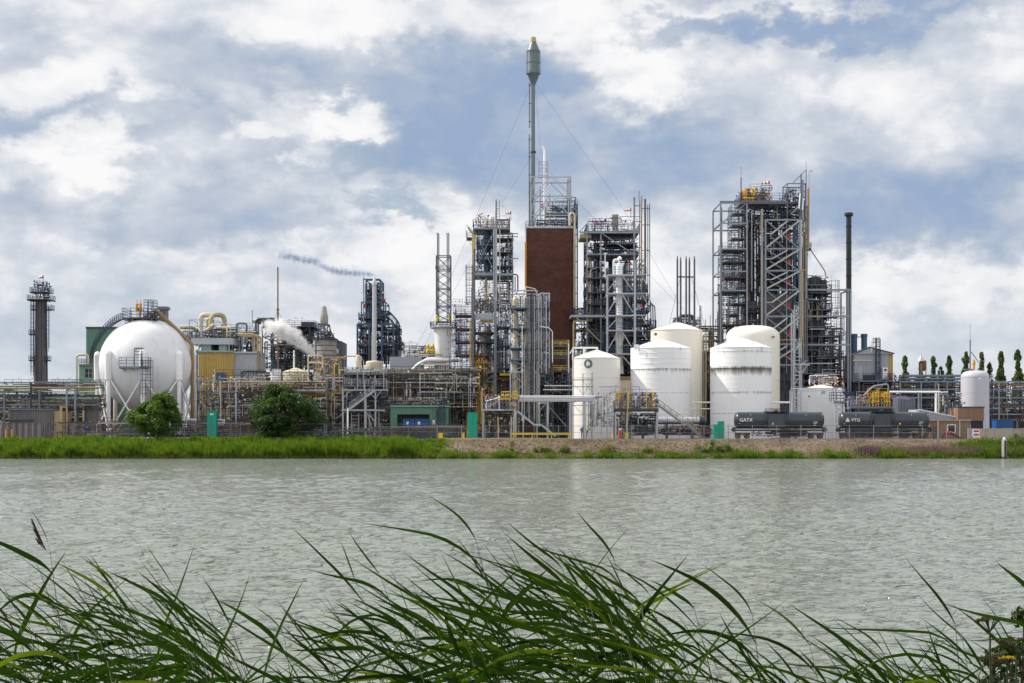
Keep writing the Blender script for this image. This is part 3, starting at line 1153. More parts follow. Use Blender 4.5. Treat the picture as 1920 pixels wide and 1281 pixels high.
# poplars behind the right part of the plant
for i, (px, yt, hw, lab) in enumerate((
        (1697, 667, 9, 'slim poplar directly right of the corrugated boiler house'),
        (1727, 673, 7, 'small poplar half hidden by the brown rooftop drum'),
        (1754, 668, 10, 'bushy poplar between the brown drum and the thin twin poplars'),
        (1780, 668, 8, 'thin poplar standing in the gap left of the antenna mast'),
        (1811, 658, 10, 'full poplar immediately left of the antenna mast'),
        (1845, 659, 10, 'forked poplar immediately behind the silver tank'),
        (1877, 659, 10, 'narrow poplar right of the silver tank'),
        (1908, 656, 11, 'tall poplar near the right edge of the picture'),
        (1552, 700, 7, 'dark tree top glimpsed behind the big process tower base'))):
    D = 440 + (i % 3) * 8
    t = T('poplar_tree', lab, 'tree', D, px, 'row of poplars behind the plant')
    g = random.Random(50 + i)
    b = MB(); tr = MB()
    Ht = (t.G - yt) * t.S
    r0 = hw * t.S * 1.5
    tr.path([(0, 0, -.2), (0, 0, Ht * .5), (0, 0, Ht * .93)], [.4, .25, .05], 7)
    tops = [(0, 1.0)] if i not in (2, 5) else [(-.3, 1.0), (.65, .86)]
    for k in range(150):
        q = g.random()
        ox, sc_ = g.choice(tops)
        prof = math.sin(min(1, q * 1.12 + .12) * math.pi) ** .6 if q < .88 else (1 - q) * 4
        a = g.uniform(0, 6.28); rr = r0 * max(.15, prof) * g.random() ** .5 * .78
        c = (ox * r0 + math.cos(a) * rr, math.sin(a) * rr, Ht * (.18 + .80 * q) * sc_)
        leaf_ball(b, c, g.uniform(.6, .95) * (.6 + .4 * prof), 60, .34, g, squash=(1, 1, 1.6))
        if k % 4 == 0:
            tr.bar((0, 0, c[2] - 1.5), c, .12, n=4)
    t.part('trunk', tr.mesh('trunk', 'bark', True)); t.part('crown', b.mesh('crown', 'poplar_leaf'))

# =============================================================== THE PLANT, LEFT PART
# slim far column
t = T('column_tower', 'slim dark grey column with round platforms, farthest left in the plant', 'tower', 420, 77)
t.vessel('shell', 77, 0, [(13, t.G), (12.2, 700), (11, 620), (10.5, 563)], 'conc_dark', 24)
for x, d, w in ((67, -1.5, 1.4), (71.5, -2.1, 2.2), (76, -2.3, 1.4), (82, -2.0, 1.6), (89, -.6, 1.2)):
    t.rod('pipe', (x, 716, d), (x, 562, d), w, 'steel_dark')
t.deck(57, 98, 562, -3, 3, 'steel_dark', 'navy', .35)
t.deck(61, 95, 548, -2.5, 2.5, 'steel_dark', 'navy')
t.deck(88, 99, 580, -1.5, 1.5, 'steel_dark', 'navy')
t.deck(61, 67, 580, -1.5, 1.5, 'steel_dark', 'navy')
t.deck(57, 68, 626, -1.5, 1.5, 'steel_dark', 'navy')
t.deck(57, 68, 675, -1.5, 1.5, 'steel_dark', 'navy')
t.deck(87, 93, 675, -1.5, 1.5, 'steel_dark', 'navy')
t.ladder(63, 562, 705, -1.2, 'steel_dark'); t.ladder(91, 575, 660, -1, 'steel_dark')
t.fill(63, 527, 94, 560, -2, 2, 3, 22, 8, 60, ('blue_steel', 'navy', 'steel_dark', 'steel_mid'), (.4, 1.2))
windsock(t, 81, 519, 0, 9, 1)

# pipe rack at the left edge
t = T('pipe_rack', 'long pipe rack on grey posts left of the white sphere tank', 'pipe rack', 272, 60)
for x, m in ((-60, 'steel_mid'), (8, 'steel_mid'), (58, 'steel_dark'), (74, 'steel_mid'), (125, 'steel'), (141, 'steel')):
    t.bar('post', (x, t.G, 0), (x, 717 if x in (58, 125) else 732, 0), 3, m)
    t.bar('post', (x, t.G, 7), (x, 730, 7), 3, m)
    t.bar('cross_beam', (x, 731, 0), (x, 731, 7), 2.4, m)
    t.bar('cross_beam', (x, 746, 0), (x, 746, 7), 2.4, m)
t.rod('pipe', (-90, 717, 0), (182, 717, 0), 2.2, 'steel_mid')
t.rod('pipe', (-90, 728.5, .5), (58, 728.5, .5), 4.4, 'brownpipe')
t.rod('pipe', (58, 727.5, .5), (182, 727.5, .5), 4.0, 'brownpipe')
t.rod('pipe', (-90, 723, 3), (45, 723, 3), 4, 'green_pale')
t.rod('pipe', (-90, 733, 3), (72, 733, 3), 3.8, 'green_pale')
t.rod('pipe', (75, 734.5, 1), (182, 734.5, 1), 1.6, 'cream')
t.rod('pipe', (75, 740, 3), (140, 740, 3), 4.5, 'blue_steel')
t.rod('pipe', (82, 746, 1), (182, 746, 1), 1.4, 'green_pale')
t.rod('pipe', (40, 722, 5), (110, 722, 5), 4, 'steel_dark')
for x, y, m in ((-90, 748, 'insul'), (-90, 754, 'steel_dark'), (-60, 760, 'steel_dark')):
    t.rod('pipe', (x, y, 2), (180, y, 2), 2.2, m)
for k in range(14):
    t.bar('truss_bar', (78 + 4 * k, 730, .3), (80 + 4 * k, 736, .3), .7, 'steel')
t.fill(-60, 717, 182, 727, 2, 6, 5, 12, 10, 60, ('steel_dark', 'steel_mid', 'insul'), (.4, 1.2))
t.fill(-60, 738, 182, 770, 1, 7, 6, 50, 60, 220, ('steel_dark', 'steel_mid', 'cream', 'rust', 'blue_steel'), (.4, 1.3))
t.lamps([(105, 717, 0, 5), (63, 717, 0, -4), (134, 717, 0, -6), (33, 717, 0, 4)], h=7)

t = T('process_unit', 'dark tangle of pumps and pipework behind the left pipe rack', 'process unit', 285, 60)
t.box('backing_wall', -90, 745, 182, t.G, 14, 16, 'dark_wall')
t.fill(-90, 742, 182, 812, -4, 12, 7, 130, 110, 620, ('black_steel', 'steel_dark', 'tan',  'steel_mid', 'rust', 'cream', 'maroon'), (.5, 1.8), fs=(1.5, 5))
t.vessel('vessel', 40, 4, [(8, 790), (8, 752), (5, 749), (0, 748)], 'insul')
t.rod('drum', (30, 754, -2), (58, 754, -2), 7, 'insul')
t.rod('drum', (2, 756, -2), (20, 752, -2), 8, 'steel_dark')

t = T('shed', 'low ribbed grey shed with a brown end under the left pipe rack', 'shed', 268, 60)
t.corr('wall', 17, 769, 99, t.G, 0, 8, 'conc_dark')
t.box('roof', 16, 766.5, 100, 769, -.3, 8.3, 'steel_mid')
t.box('end_wall', 99.5, 771, 110.5, t.G, .5, 7, 'tan')
t.box('canopy', -20, 786.5, 64, 788.5, -2.5, -.4, 'navy')
t = T('post_frame', 'narrow ochre post frame beside the brown shed end', 'frame', 267, 115)
t.bar('post', (114.5, t.G, 0), (114.5, 762, 0), 3.4, 'tan'); t.bar('post', (116, t.G, 3), (116, 762, 3), 2.4, 'tan'); t.bar('beam', (114.5, 763, 0), (116, 763, 3), 2.4, 'yellow')
t = T('storage_tank', 'brown weathered tank at the foot of the sphere, left of its legs', 'tank', 276, 172)
t.vessel('shell', 172, 0, [(13, t.G), (13, 748), (10, 746), (0, 745)], 'conc_dark')
t.rod('pipe', (161, t.G, -1.6), (161, 752, -1.6), 4, 'cream')
t.box('base_box', 140, 794, 151, t.G, -3, -1, 'conc')
t.box('blue_panel', 166, 790, 172, t.G - 1, -3.2, -2.6, 'blue_bin')

# corrugated palisade by the left edge
t = T('palisade_fence', 'grey upright plank palisade at the left edge behind the reeds', 'fence', 262, 40)
t.bar('top_rail', (-60, 793, -.1), (81, 793, -.1), 1, 'steel_mid'); t.bar('bottom_rail', (-60, 812, .12), (81, 812, .12), 1, 'steel_mid')
for k in range(47):
    t.bar('plank', (-59 + 3 * k, t.G, 0), (-59 + 3 * k, 792.5 - (k * 7 % 3) * .3, 0), 2.1, ('steel', 'steel_mid', 'rust', 'steel_mid')[k * 5 % 4], .05)
for x, lab in ((11, 'left of two short orange bollards before the palisade'), (22, 'right of two short orange bollards before the palisade')):
    t = T('bollard', lab, 'bollard', 261, x, 'orange bollards')
    t.rod('post', (x, t.G, 0), (x, 806, 0), 3, 'orange')
    t.rod('cap', (x, 806, 0), (x, 805, 0), 3.4, 'orange')

# green buildings left of the sphere
t = T('green_building', 'tall dark green ribbed building behind the sphere tank', 'building', 330, 190)
t.corr('wall', 162, 615, 240, t.G, 0, 14, 'green_wall')
t.box('roof_edge', 161, 613, 241, 616, -.3, 14.3, 'steel_dark')
t = T('green_annex', 'pale green annex with a barred window beside the sphere tank', 'building', 322, 165)
t.corr('wall', 148.5, 683, 186, t.G, 0, 12, 'green_pale')
wf = t.box('window', 159, 692, 181, 708, -.1, .15, 'glass')
for x in (159, 166.5, 174, 181):
    t.box('window_bar', x - .4, 692, x + .4, 708, -.22, -.08, 'steel_pale', wf)
t.box('window_bar', 159, 699.4, 181, 700.2, -.24, -.1, 'steel_pale', wf)
t.deck(150, 185, 683, -.8, 3, 'steel', 'rail_grey')
t = T('duct', 'beige bent duct standing left of the green annex', 'duct', 318, 144)
t.pipe('pipe', [(144, t.G, 0), (144, 665.5, 0), (166, 665.5, 0), (166, 682, 0)], 4.2, 'cream', 1.5)

# ---------------------------------------------------------------- the sphere
t = T('sphere_tank', 'huge white spherical gas tank on braced legs', 'sphere tank', 292, 275)
S = t.S
Rr = 87.5 * S
cz = (t.G - 685) * S
prof = [(Rr * math.cos(a), Rr * math.sin(a)) for a in [R(-90 + 180 * k / 48) for k in range(49)]]
prof[0] = (0, -Rr); prof[-1] = (0, Rr)
MATS['sphere_white'] = mat('sphere_white', (.74, .75, .77), .42, 0, .05, .40, (.42, .38, .31), .3, True, rnd=0)
b = MB(); b.lathe(prof, (0, 0, cz), 96)
t.part('shell', b.mesh('shell', 'sphere_white', True))
for la in (-38, 0, 38):
    b = MB(); rr = Rr * math.cos(R(la)) + .012; zz = Rr * math.sin(R(la))
    b.lathe([(rr - .05, zz - .05), (rr, zz), (rr - .05, zz + .05)], (0, 0, cz), 96); t.part('weld_seam', b.mesh('weld_seam', 'sphere_white', True))
legs = [(Rr + .15) * Vector((math.sin(R(a)), -math.cos(R(a)), 0)) for a in range(10, 370, 45)]
for p in legs:
    b = MB(); b.path([(p.x, p.y, 0), (p.x, p.y, cz - 3.2)], .42, 14); b.lathe([(.7, 0), (.7, .35)], (p.x, p.y, 0), 12)
    t.part('leg', b.mesh('leg', 'white', True, 40))
    b = MB(); b.path([(p.x, p.y, cz - 3.2), (p.x, p.y, cz + 2.0)], .72, 16); b.lathe([(.72, 0), (.5, .5), (.1, .75)], (p.x, p.y, cz + 2.0), 16)
    t.part('leg_sleeve', b.mesh('leg_sleeve', 'white', True, 40))
for i in range(8):
    p, q = legs[i], legs[(i + 1) % 8]
    for a, c in ((p, q), (q, p)):
        o = obj('brace', unit('cyl', 'white'), t.root)
        o.matrix_basis = barM(Vector((a.x, a.y, 1.0)) * 1.0, Vector((c.x, c.y, cz - 2.6)), .34, .34)
# crown platform
t.deck(238, 300, 598, -3.6, 3.6, 'steel_dark', 'navy', .3, h=1.9)
for x in (243, 256, 276, 292):
    for d in (-3.2, 3.2):
        yy = 685 - math.sqrt(max(0, (87.5) ** 2 - (x - 275) ** 2 - (d / S) ** 2))
        t.bar('support', (x, 599, d), (x, yy + 1, d), 1.4, 'steel_pale')
for x in (257, 263.5):
    t.pipe('relief_pipe', [(x, 597, 0), (x, 562, 0)], 1.6, 'orange')
    t.vessel('relief_valve', x, 0, [(2.4, 584), (3.4, 580), (2, 574), (3, 570), (.6, 568)], 'orange', 10)
t.frame([273.5, 282, 291.5], [563.5, 568, 573, 579], -1.5, 1.5, .9, 'steel_dark', 598)
t.fill(262, 582, 296, 597, -2, 2, 12, 14, 8, 40, ('navy', 'steel_dark', 'rust', 'orange'), (.4, 1))
# pipe that drops along the right side
t.pipe('drop_pipe', [(291, 585, -1), (299, 586, -1), (362.5, 646, -1), (362.5, t.G - 22, -1)], 7, 'brownpipe', 1.2, 12)
t.pipe('riser', [(368, 655, 1), (368, t.G, 1)], 2.4, 'steel_mid')
# curved stair on the left flank
pts = []
for k in range(25):
    q = k / 24
    fi = R(24 + 66 * q); rad = 92 + 8 * max(0, q - .55)
    pts.append((275 - rad * math.sin(fi), 685 - rad * math.cos(fi), -24 * S))
sb = MB(); rb = MB()
P = [t.l(p) for p in pts]
for a, c in zip(P, P[1:]):
    out = Vector((-.25, -.85, 0))
    for o_ in (Vector((0, 0, 0)), out):
        sb.bar(a + o_, c + o_, .10, .2)
        for z in (.6, 1.25): rb.bar(a + o_ + Vector((0, 0, z)), c + o_ + Vector((0, 0, z)), .09)
        rb.bar(a + o_, a + o_ + Vector((0, 0, 1.25)), .09)
    for q in (.17, .5, .83):
        m_ = a.lerp(c, q); sb.bar(m_, m_ + out, .30, .05)
st = t.part('stair', sb.mesh('stair', 'steel_dark')); t.part('railing', rb.mesh('railing', 'navy'), st)
t.deck(250.5, 304, 691, -Rr - 1.3, -Rr + .6, 'steel', 'navy', .3, h=1.75)
t.frame([277, 290.5], [658, 664, 670], -Rr - .8, -Rr + .4, 1.1, 'steel_dark', 691)
t.ladder(300.5, 679, 753, -Rr - 1.4, 'navy', True, 1.6)
for x in (256, 273, 292):
    t.bar('support', (x, 693, -Rr - 1.0), (x + 5, 706, -Rr + 1.5), 1, 'steel')
t.bar('kerb_pipe', (150, t.G - 3, -Rr - 8), (242, t.G - 3, -Rr - 8), 1.8, 'yellow')
# grey duct behind the sphere
t = T('duct', 'short grey exhaust duct rising behind the top of the sphere', 'duct', 325, 305)
t.box('duct_body', 299, 580, 312, t.G, 0, 2, 'steel_mid'); t.box('duct_cap', 296.5, 575, 314.5, 580.5, -.4, 2.4, 'steel_mid')

# ---------------------------------------------------------------- yellow process building
t = T('yellow_building', 'yellow ribbed plant hall with grey side right of the sphere tank', 'building', 312, 405)
t.corr('wall', 369, 661, 436.5, t.G, 0, 14, 'yellow_wall', .5, .1)
t.corr('side_wall', 437, 662, 478, t.G, .8, 13, 'grey_wall', .5, .1, 'grey ribbed side part')
for y in (674, 688, 701): t.bar('cladding_seam', (385, y, -.12), (407, y, -.12), .7, 'tan')
t.bar('cladding_seam', (385, 662, -.12), (385, 712, -.12), .7, 'tan')
t.box('cornice', 367, 657.5, 437, 661, -.5, 14, 'green_pale')
t.box('cornice', 437.5, 659.5, 480, 662, .3, 13, 'steel_pale')
t.box('vent_box', 408, 699, 425, 713, -1.4, -.15, 'blue_steel')
t.box('penthouse', 356, 633.5, 435, 645.5, 1, 12, 'grey_wall')
for x0, x1 in ((373, 392), (407, 421)): t.box('penthouse_wall', x0, 645.8, x1, 657, 2, 11, 'grey_wall')
for x in (371, 428): t.bar('post', (x, 657, 1), (x, 645, 1), 1.8, 'steel_pale')
t.fill(360, 645, 436, 657, 3, 9, 31, 20, 8, 50, ('navy', 'black_steel', 'steel_dark'), (.5, 1.5))
t = T('roof_ducts', 'fat beige hooped ducts on the roof of the yellow hall', 'ducts', 314, 392)
t.pipe('duct', [(369, 633, 4), (369, 588, 4), (388, 588, 4), (390, 601, 4)], 9, 'cream', 1.3, 16)
t.pipe('duct', [(378, 618, 6), (378, 594, 6), (390, 594, 6)], 7, 'cream', 1.3, 16)
t.pipe('duct', [(391, 620, 2), (391, 588, 3), (414, 588, 4), (414, 633, 4)], 9, 'tan', 1.6, 16)
t.pipe('duct', [(330, 611, 4), (357, 611, 4), (370, 619, 3)], 8, 'cream', 1.3, 16)
t.pipe('duct', [(372, 622, 1), (385, 620, 1), (400, 608, 1)], 7, 'cream', 1.3, 16)
t.rod('duct', (403, 614, 1), (433, 614, 1), 5, 'cream')
for x in (425.5, 432): t.rod('pipe', (x, 633, 0), (x, 613, 0), 3, 'cream')
t.bar('post', (379, 633, -.5), (379, 600, -.5), 3.2, 'steel_pale')
t.frame([355, 379, 401], [600, 612], 0, 8, 1, 'steel', 633)
t.fill(340, 614, 436, 633, 0, 8, 33, 60, 30, 160, ('steel_dark', 'black_steel', 'steel_mid', 'cream', 'rust'), (.4, 1.2))
t.deck(340, 436, 633, -.5, 9, 'steel_dark', 'rail_grey')
t = T('roof_frame', 'open steel frame with tan pipes right of the yellow hall', 'frame', 316, 456)
t.frame([436, 455, 474], [627, 637], 0, 10, 2, 'steel', 662)
for x, d in ((478.5, -1), (484.5, -1), (490, -1)):
    t.pipe('pipe', [(x - 34, 627 + (x - 478) * .4, d), (x, 627 + (x - 478) * .4, d), (x, 698, d)], 4, 'tan', 1.0)
t.pipe('pipe', [(442, 640, 1), (442, 606, 1), (461, 606, 1), (461, 630, 1)], 3.8, 'steel_mid', 1.2)
t.rod('pipe', (438, 622, 1), (478, 622, 1), 3, 'cream')
t.bar('mast', (470, 612, 2), (470, 580, 2), 1.2, 'steel')
t.fill(436, 613, 480, 661, 1, 9, 34, 50, 24, 150, ('black_steel', 'navy', 'steel_dark', 'insul', 'cream'), (.4, 1.4))
t.rail([(436, 623, 0), (490, 623, 0)]); t.lamps([(420, 613, 0, -6), (432, 613, 0, -7), (350, 612, 0, 6), (400, 600, 0, -5)], h=6)
t.pipe('pipe', [(455, 720, -3), (455, 702, -3), (500, 702, -3)], 5, 'steel_dark', 1.2)
t.pipe('pipe', [(460, 720, -4), (460, 698, -4), (505, 698, -4)], 3, 'steel_dark', 1.2)

t = T('drum', 'dark horizontal drum on stilts left of the brown pole', 'drum', 320, 498)
t.rod('shell', (483, 602, 0), (514, 602, 0), 13, 'steel_mid')
t.rod('head', (474, 602, 0), (483.5, 602, 0), 8, 'cream')
for x in (484, 512): t.bar('leg', (x, t.G, 0), (x, 602, 0), 2.4, 'steel_dark')
t.pipe('pipe', [(482, 630, -1.5), (482, 600, -1.5), (516, 598, -1.5), (516, 630, -1.5)], 4, 'steel_dark', 1.5)
t = T('process_structure', 'dark steel frame full of piping behind the steam plume', 'process unit', 330, 535)
t.frame([492, 512, 533, 556, 580], [612, 632, 652, 670], 0, 14, 1.8, 'steel_dark', None, [(0, 0, 'x'), (2, 1, 'x'), (3, 0, '/'), (1, 2, '/')])
t.fill(490, 612, 584, 690, 1, 12, 41, 100, 60, 320, ('black_steel', 'steel_dark', 'navy', 'steel_mid', 'insul'), (.5, 1.8))
t.box('hall', 490, 668, 541, t.G, 13, 24, 'green_dark')
for x, h in ((552, 30), (563, 26), (575, 24)): t.vessel('vessel', x, 6, [(5, 660), (5, 610 + 5), (2, 611)], 'steel_dark')
t.box('box_duct', 560, 601, 583, 620, 4, 10, 'steel_dark')
t.pipe('pipe', [(574, 606, 2), (580, 606, 2), (580, 660, 2)], 3, 'steel_dark', 1.5)
t.lamps([(536, 603, 2, 6), (557, 600, 2, -7), (569, 601, 2, -7), (587, 612, 2, 4)], h=4)
t.deck(490, 590, 611, 0, 12, 'steel_dark', 'navy')

t = T('pole_stack', 'thin rust brown vent pole behind the steam plume', 'stack', 306, 521)
t.rod('pipe', (521, t.G, 0), (521, 580, 0), 3.4, 'rust'); t.rod('pipe', (521, 580, 0), (521, 501, 0), 2.6, 'rust')
t.rod('collar', (521, 582, 0), (521, 579, 0), 5, 'rust')
for x in (508, 534): t.bar('stay', (521, 582, 0), (x, 612, 0), .5, 'steel_mid')
t = T('boiler_silo', 'big ribbed grey silo with a conical stack on a steel frame', 'silo', 322, 604)
t.vessel('shell', 604, 5, [(22, t.G), (22, 635), (21, 633.5)], 'conc', 28)
for y in (646, 656, 665, 675): t.vessel('hoop', 604, 5, [(22.5, y + .8), (22.5, y - .8)], 'conc_dark', 28)
t.bar('post', (595, 680, -2.6), (595, 636, -2.6), 3, 'steel_mid')
t.box('roof_beam', 583, 632.5, 626, 635, 2, 9, 'steel_dark')
t.vessel('cone_stack', 602, 5, [(6.5, 607), (8, 602), (8, 590), (7.2, 588), (4.2, 572), (3.6, 571)], 'conc', 20)
t.frame([594, 611], [606, 620], 3, 7, 1.8, 'blue_steel', 633, [(0, 0, 'x')])
t.vessel('throat', 602, 5, [(3, 633), (3, 607)], 'insul')
t.bar('brace', (611, 607, 4), (626, 640, 4), 1.6, 'steel_mid'); t.bar('brace', (611, 607, 6), (619, 633, 6), 1.4, 'steel_mid')
t.fill(583, 621, 620, 633, 2, 8, 44, 24, 8, 60, ('black_steel', 'blue_steel', 'steel_dark'), (.4, 1.3))
t.bar('post', (626, 680, 1), (626, 640, 1), 1.2, 'steel')
t.vessel('side_drum', 629, 3, [(3.4, 662), (3.8, 657), (3.4, 653)], 'insul')
t = T('dark_building', 'flat grey block behind the ribbed silo', 'building', 345, 630)
t.corr('wall', 616, 641, 639, t.G, 0, 12, 'steel_mid', .6); t.box('roof_edge', 615.5, 639.5, 639.5, 641.5, -.2, 12.2, 'steel_dark')

# small tank before the steam
t = T('small_tank', 'small dirty white tank with a low cone roof and vent pipe, under the steam plume', 'tank', 300, 540)
t.vessel('shell', 549, 4, [(24, t.G), (24, 697)], 'cream', 36); t.vessel('roof', 549, 4, [(25, 697), (25, 696), (3, 688.5), (0, 688)], 'cream', 36)
t.rod('vent_pipe', (546, 690, 4), (546, 655, 4), 3.2, 'white'); t.rod('vent_collar', (546, 666, 4), (546, 664, 4), 4.4, 'white')
t = T('small_tank', 'little white drum tank left of the small cone roof tank', 'tank', 296, 517)
t.vessel('shell', 517, 0, [(10, t.G), (10, 694), (10.4, 693.5), (10.4, 692.5), (0, 692)], 'white', 28)
t.deck(507, 521, 692.5, -1, 2, 'steel', 'blue_steel')

# lower racks between the sphere and the dark tree
t = T('pipe_rack', 'grey and blue pipe rack full of yellow and brown pipes below the yellow hall', 'pipe rack', 280, 440)
t.frame([373, 380, 430, 444, 500, 560, 612], [735], 0, 7, 2.4, 'steel', None, None, None, True, 712)
t.bar('beam', (371, 735, -.4), (400, 735, -.4), 2.4, 'blue_steel'); t.bar('post', (372.5, 760, -.4), (372.5, 735, -.4), 2.2, 'blue_steel')
for i, (y, m, w) in enumerate(((716, 'steel_mid', 2), (721, 'tan', 1.8), (724, 'orange', 1.5), (727, 'rust', 1.6), (730, 'steel_dark', 2.4), (718, 'insul', 1.6), (741, 'green_pale', 4), (745, 'rust', 1.5), (752, 'steel_mid', 1.6), (756, 'green_dark', 1.3), (770, 'steel', 1.5))):
    t.rod('pipe', (368 + i * 3, y, (i * 2.3) % 6), (600 - i * 5, y, (i * 2.3) % 6), w, m)
t.fill(368, 713, 612, 745, 0, 7, 51, 110, 60, 520, ('steel_mid', 'steel_dark', 'rust', 'orange', 'insul', 'yellow'), (.3, 1.0), fs=(.8, 2.6))
t.fill(368, 742, 612, 812, 1, 9, 52, 150, 90, 560, ('steel_dark', 'steel_mid', 'black_steel', 'rust', 'insul', 'navy', 'orange'), (.4, 1.5), fs=(1.2, 4.5))
t.fill(370, 700, 612, 735, -1.4, .5, 53, 46, 20, 240, ('steel_dark', 'white', 'rust', 'steel_pale', 'cream', 'black_steel'), (.25, .8), fs=(.8, 2.6))
t.fill(370, 735, 612, 812, -1.2, .5, 54, 60, 34, 260, ('black_steel', 'steel_pale', 'steel_dark', 'rust', 'cream'), (.3, 1.1), fs=(1, 4), nr=10)
t.bar('brace', (383, 742, -.2), (428, 780, -.2), 2, 'steel_mid'); t.bar('brace', (428, 742, -.2), (383, 790, .2), 1, 'steel_mid')
for x in (415, 444): t.rod('standpipe', (x, t.G, -.8), (x, 716, -.8), 3.2, 'steel_pale')
for x, y in ((395, 716), (466, 712), (540, 707)): t.rod('vent_pipe', (x, y + 10, 2), (x, y, 2), 2.4, 'white'); t.rod('vent_cap', (x, y, 2), (x, y - 2, 2), 4, 'white')
t.lamps([(483, 735, 0, -3), (403, 715, 0, -2)], h=20)
t = T('storage_tank', 'squat cream tank standing behind the green cabinet left of the dark tree', 'tank', 288, 392)
t.vessel('shell', 392, 4, [(12, t.G), (12, 751), (11, 749), (0, 748)], 'cream')
t = T('storage_tank', 'white upright vessel half hidden by the left side of the dark tree', 'tank', 284, 468)
t.vessel('shell', 468, 2, [(9, t.G), (9, 750), (7, 746), (0, 744)], 'white'); t.ladder(460, 748, 810, -.5, 'steel_pale')
t = T('process_hall', 'long dark equipment hall filling the space behind the racks', 'building', 345, 600)
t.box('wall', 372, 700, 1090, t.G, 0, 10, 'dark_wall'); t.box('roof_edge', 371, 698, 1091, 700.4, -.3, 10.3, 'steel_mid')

# =============================================================== CENTRE PART
# blue tower with the smoking stack
t = T('blue_tower', 'dark blue steel tower with arched pipes on its right side', 'tower', 340, 700)
t.frame([670, 692, 716, 738], [608, 646], 0, 12, 3, 'blue_steel', None, [(0, 0, 'x'), (2, 0, '/')])
t.frame([685, 712], [524, 556, 580], 2, 10, 2.4, 'blue_steel', 608, [(0, 0, 'x'), (0, 1, 'x'), (0, 2, '/')])
t.frame([677, 722], [566, 590], 1, 11, 2, 'blue_steel', 608, [(0, 0, '/')])
t.bar('mast', (681, 608, 1), (681, 520, 1), 2, 'steel')
t.bar('beam', (681, 523, 1), (712, 523, 1), 1.8, 'blue_steel')
t.vessel('reactor', 691, 6, [(6, 590), (6, 540), (4, 536), (0, 534)], 'steel_dark')
t.vessel('reactor', 688, 6, [(8, 606), (8, 585), (5, 578), (2, 576)], 'steel_mid')
t.vessel('reactor', 683, 5, [(9, 676), (9, 654), (6, 650), (0, 648)], 'steel_mid')
for k, (x0, x1, x2) in enumerate(((712, 728, 743), (712, 732, 746), (712, 724, 739))):
    t.pipe('arched_pipe', [(x0, 582 + 4 * k, 2 + 2 * k), (x1, 583 + 4 * k, 2 + 2 * k), (x2, 599 + 5 * k, 2 + 2 * k), (x2, 680, 2 + 2 * k)], 3, 'steel_dark' if k != 1 else 'blue_steel', 1.5)
for k in range(4): t.bar('brace', (722 + 4 * k, 584 + 3 * k, 3), (728 + 5 * k, 608, 3), 1, 'blue_steel')
for y in (595, 612, 630, 648, 662): t.deck(671, 716, y, 1, 10, 'steel_dark', 'navy')
for y in (566, 552, 540): t.deck(682, 712, y, 3, 8, 'steel_dark', 'navy')
for y in (622, 640, 658): t.deck(716, 748, y, 2, 9, 'steel_dark', 'navy')
t.fill(671, 600, 746, 682, 1, 11, 61, 70, 40, 260, ('steel_dark', 'blue_steel', 'black_steel', 'navy', 'insul'), (.5, 2.0), fs=(1, 4))
t.fill(683, 526, 713, 602, 3, 9, 62, 50, 26, 170, ('blue_steel', 'steel_dark', 'navy', 'insul'), (.5, 1.6))
t.fill(712, 580, 724, 606, 3, 9, 63, 16, 8, 40, ('blue_steel', 'steel_dark'), (.5, 1.4))
for x, y in ((681, 572), (717, 560), (682, 637)): t.box('red_box', x, y, x + 5, y + 5, .5, 1.2, 'red')
t.vessel('side_drum', 750, 4, [(5, 656), (6.5, 650), (6.5, 644), (3, 639), (0, 638)], 'blue_steel')
t.lamps([(721, 566, 2, -5), (681, 568, 0, -4)], h=18)
t = T('white_stack', 'pale grey stack with a cone tip in front of the blue tower', 'stack', 330, 702)
t.vessel('pipe', 702, 0, [(4.2, 690), (3.9, 535)], 'silver', 20); t.vessel('tip', 702, 0, [(5, 535), (5, 530), (2.8, 525), (1, 519), (0, 517)], 'silver', 20)
t.rod('side_pipe', (697, 690, 0), (697, 628, 0), 2, 'tan'); t.bar('footing', (702, t.G, 0), (702, 690, 0), 4, 'conc')
t = T('small_tank', 'squat beige drum tank at the foot of the pale grey stack', 'tank', 318, 702)
t.vessel('shell', 702, 0, [(16, t.G), (16, 680), (14, 677.5), (0, 676)], 'cream', 32)
t = T('vessel', 'beige bottle shaped vessel left of the blue tower base', 'vessel', 312, 672)
t.vessel('shell', 672, 0, [(7, t.G), (7, 690), (5, 686), (5, 670), (3, 666), (0, 665)], 'cream', 20)
t.pipe('pipe', [(646, 700, 0), (646, 668, 0), (670, 668, 0)], 2, 'tan', 2)

t = T('duct_house', 'pale flat metal box on stilts right of the blue tower', 'box', 326, 760)
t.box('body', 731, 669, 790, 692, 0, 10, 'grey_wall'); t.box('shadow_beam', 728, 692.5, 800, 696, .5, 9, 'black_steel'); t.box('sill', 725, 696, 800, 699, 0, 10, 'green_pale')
for x in (732, 760, 788): t.bar('leg', (x, t.G, 1), (x, 696, 1), 3, 'steel_mid')
t.deck(745, 812, 668, 4, 12, 'steel_mid', 'rail_grey'); t.rail([(752, 660, 5), (812, 655, 5)], 'rail_grey')
t.fill(748, 645, 812, 668, 4, 12, 66, 26, 14, 120, ('steel_dark', 'cream', 'steel_mid', 'yellow'), (.3, 1))
t.frame([745, 778, 812], [656], 4, 10, 1, 'steel_mid', 668)
for x in (801, 810): t.vessel('yellow_valve', x, 3, [(2, 662), (4, 657), (2, 652), (3.5, 648), (1, 643)], 'yellow', 8)
t.lamps([(757, 656, 4, -3), (765, 655, 4, 3), (772, 656, 4, -3), (780, 660, 4, 3)], h=16)
t.rod('pipe', (770, 664, 3), (830, 664, 3), 3, 'cream')
t = T('duct', 'long silver bent duct with a pale pipe below, crossing behind the scaffold', 'duct', 306, 810)
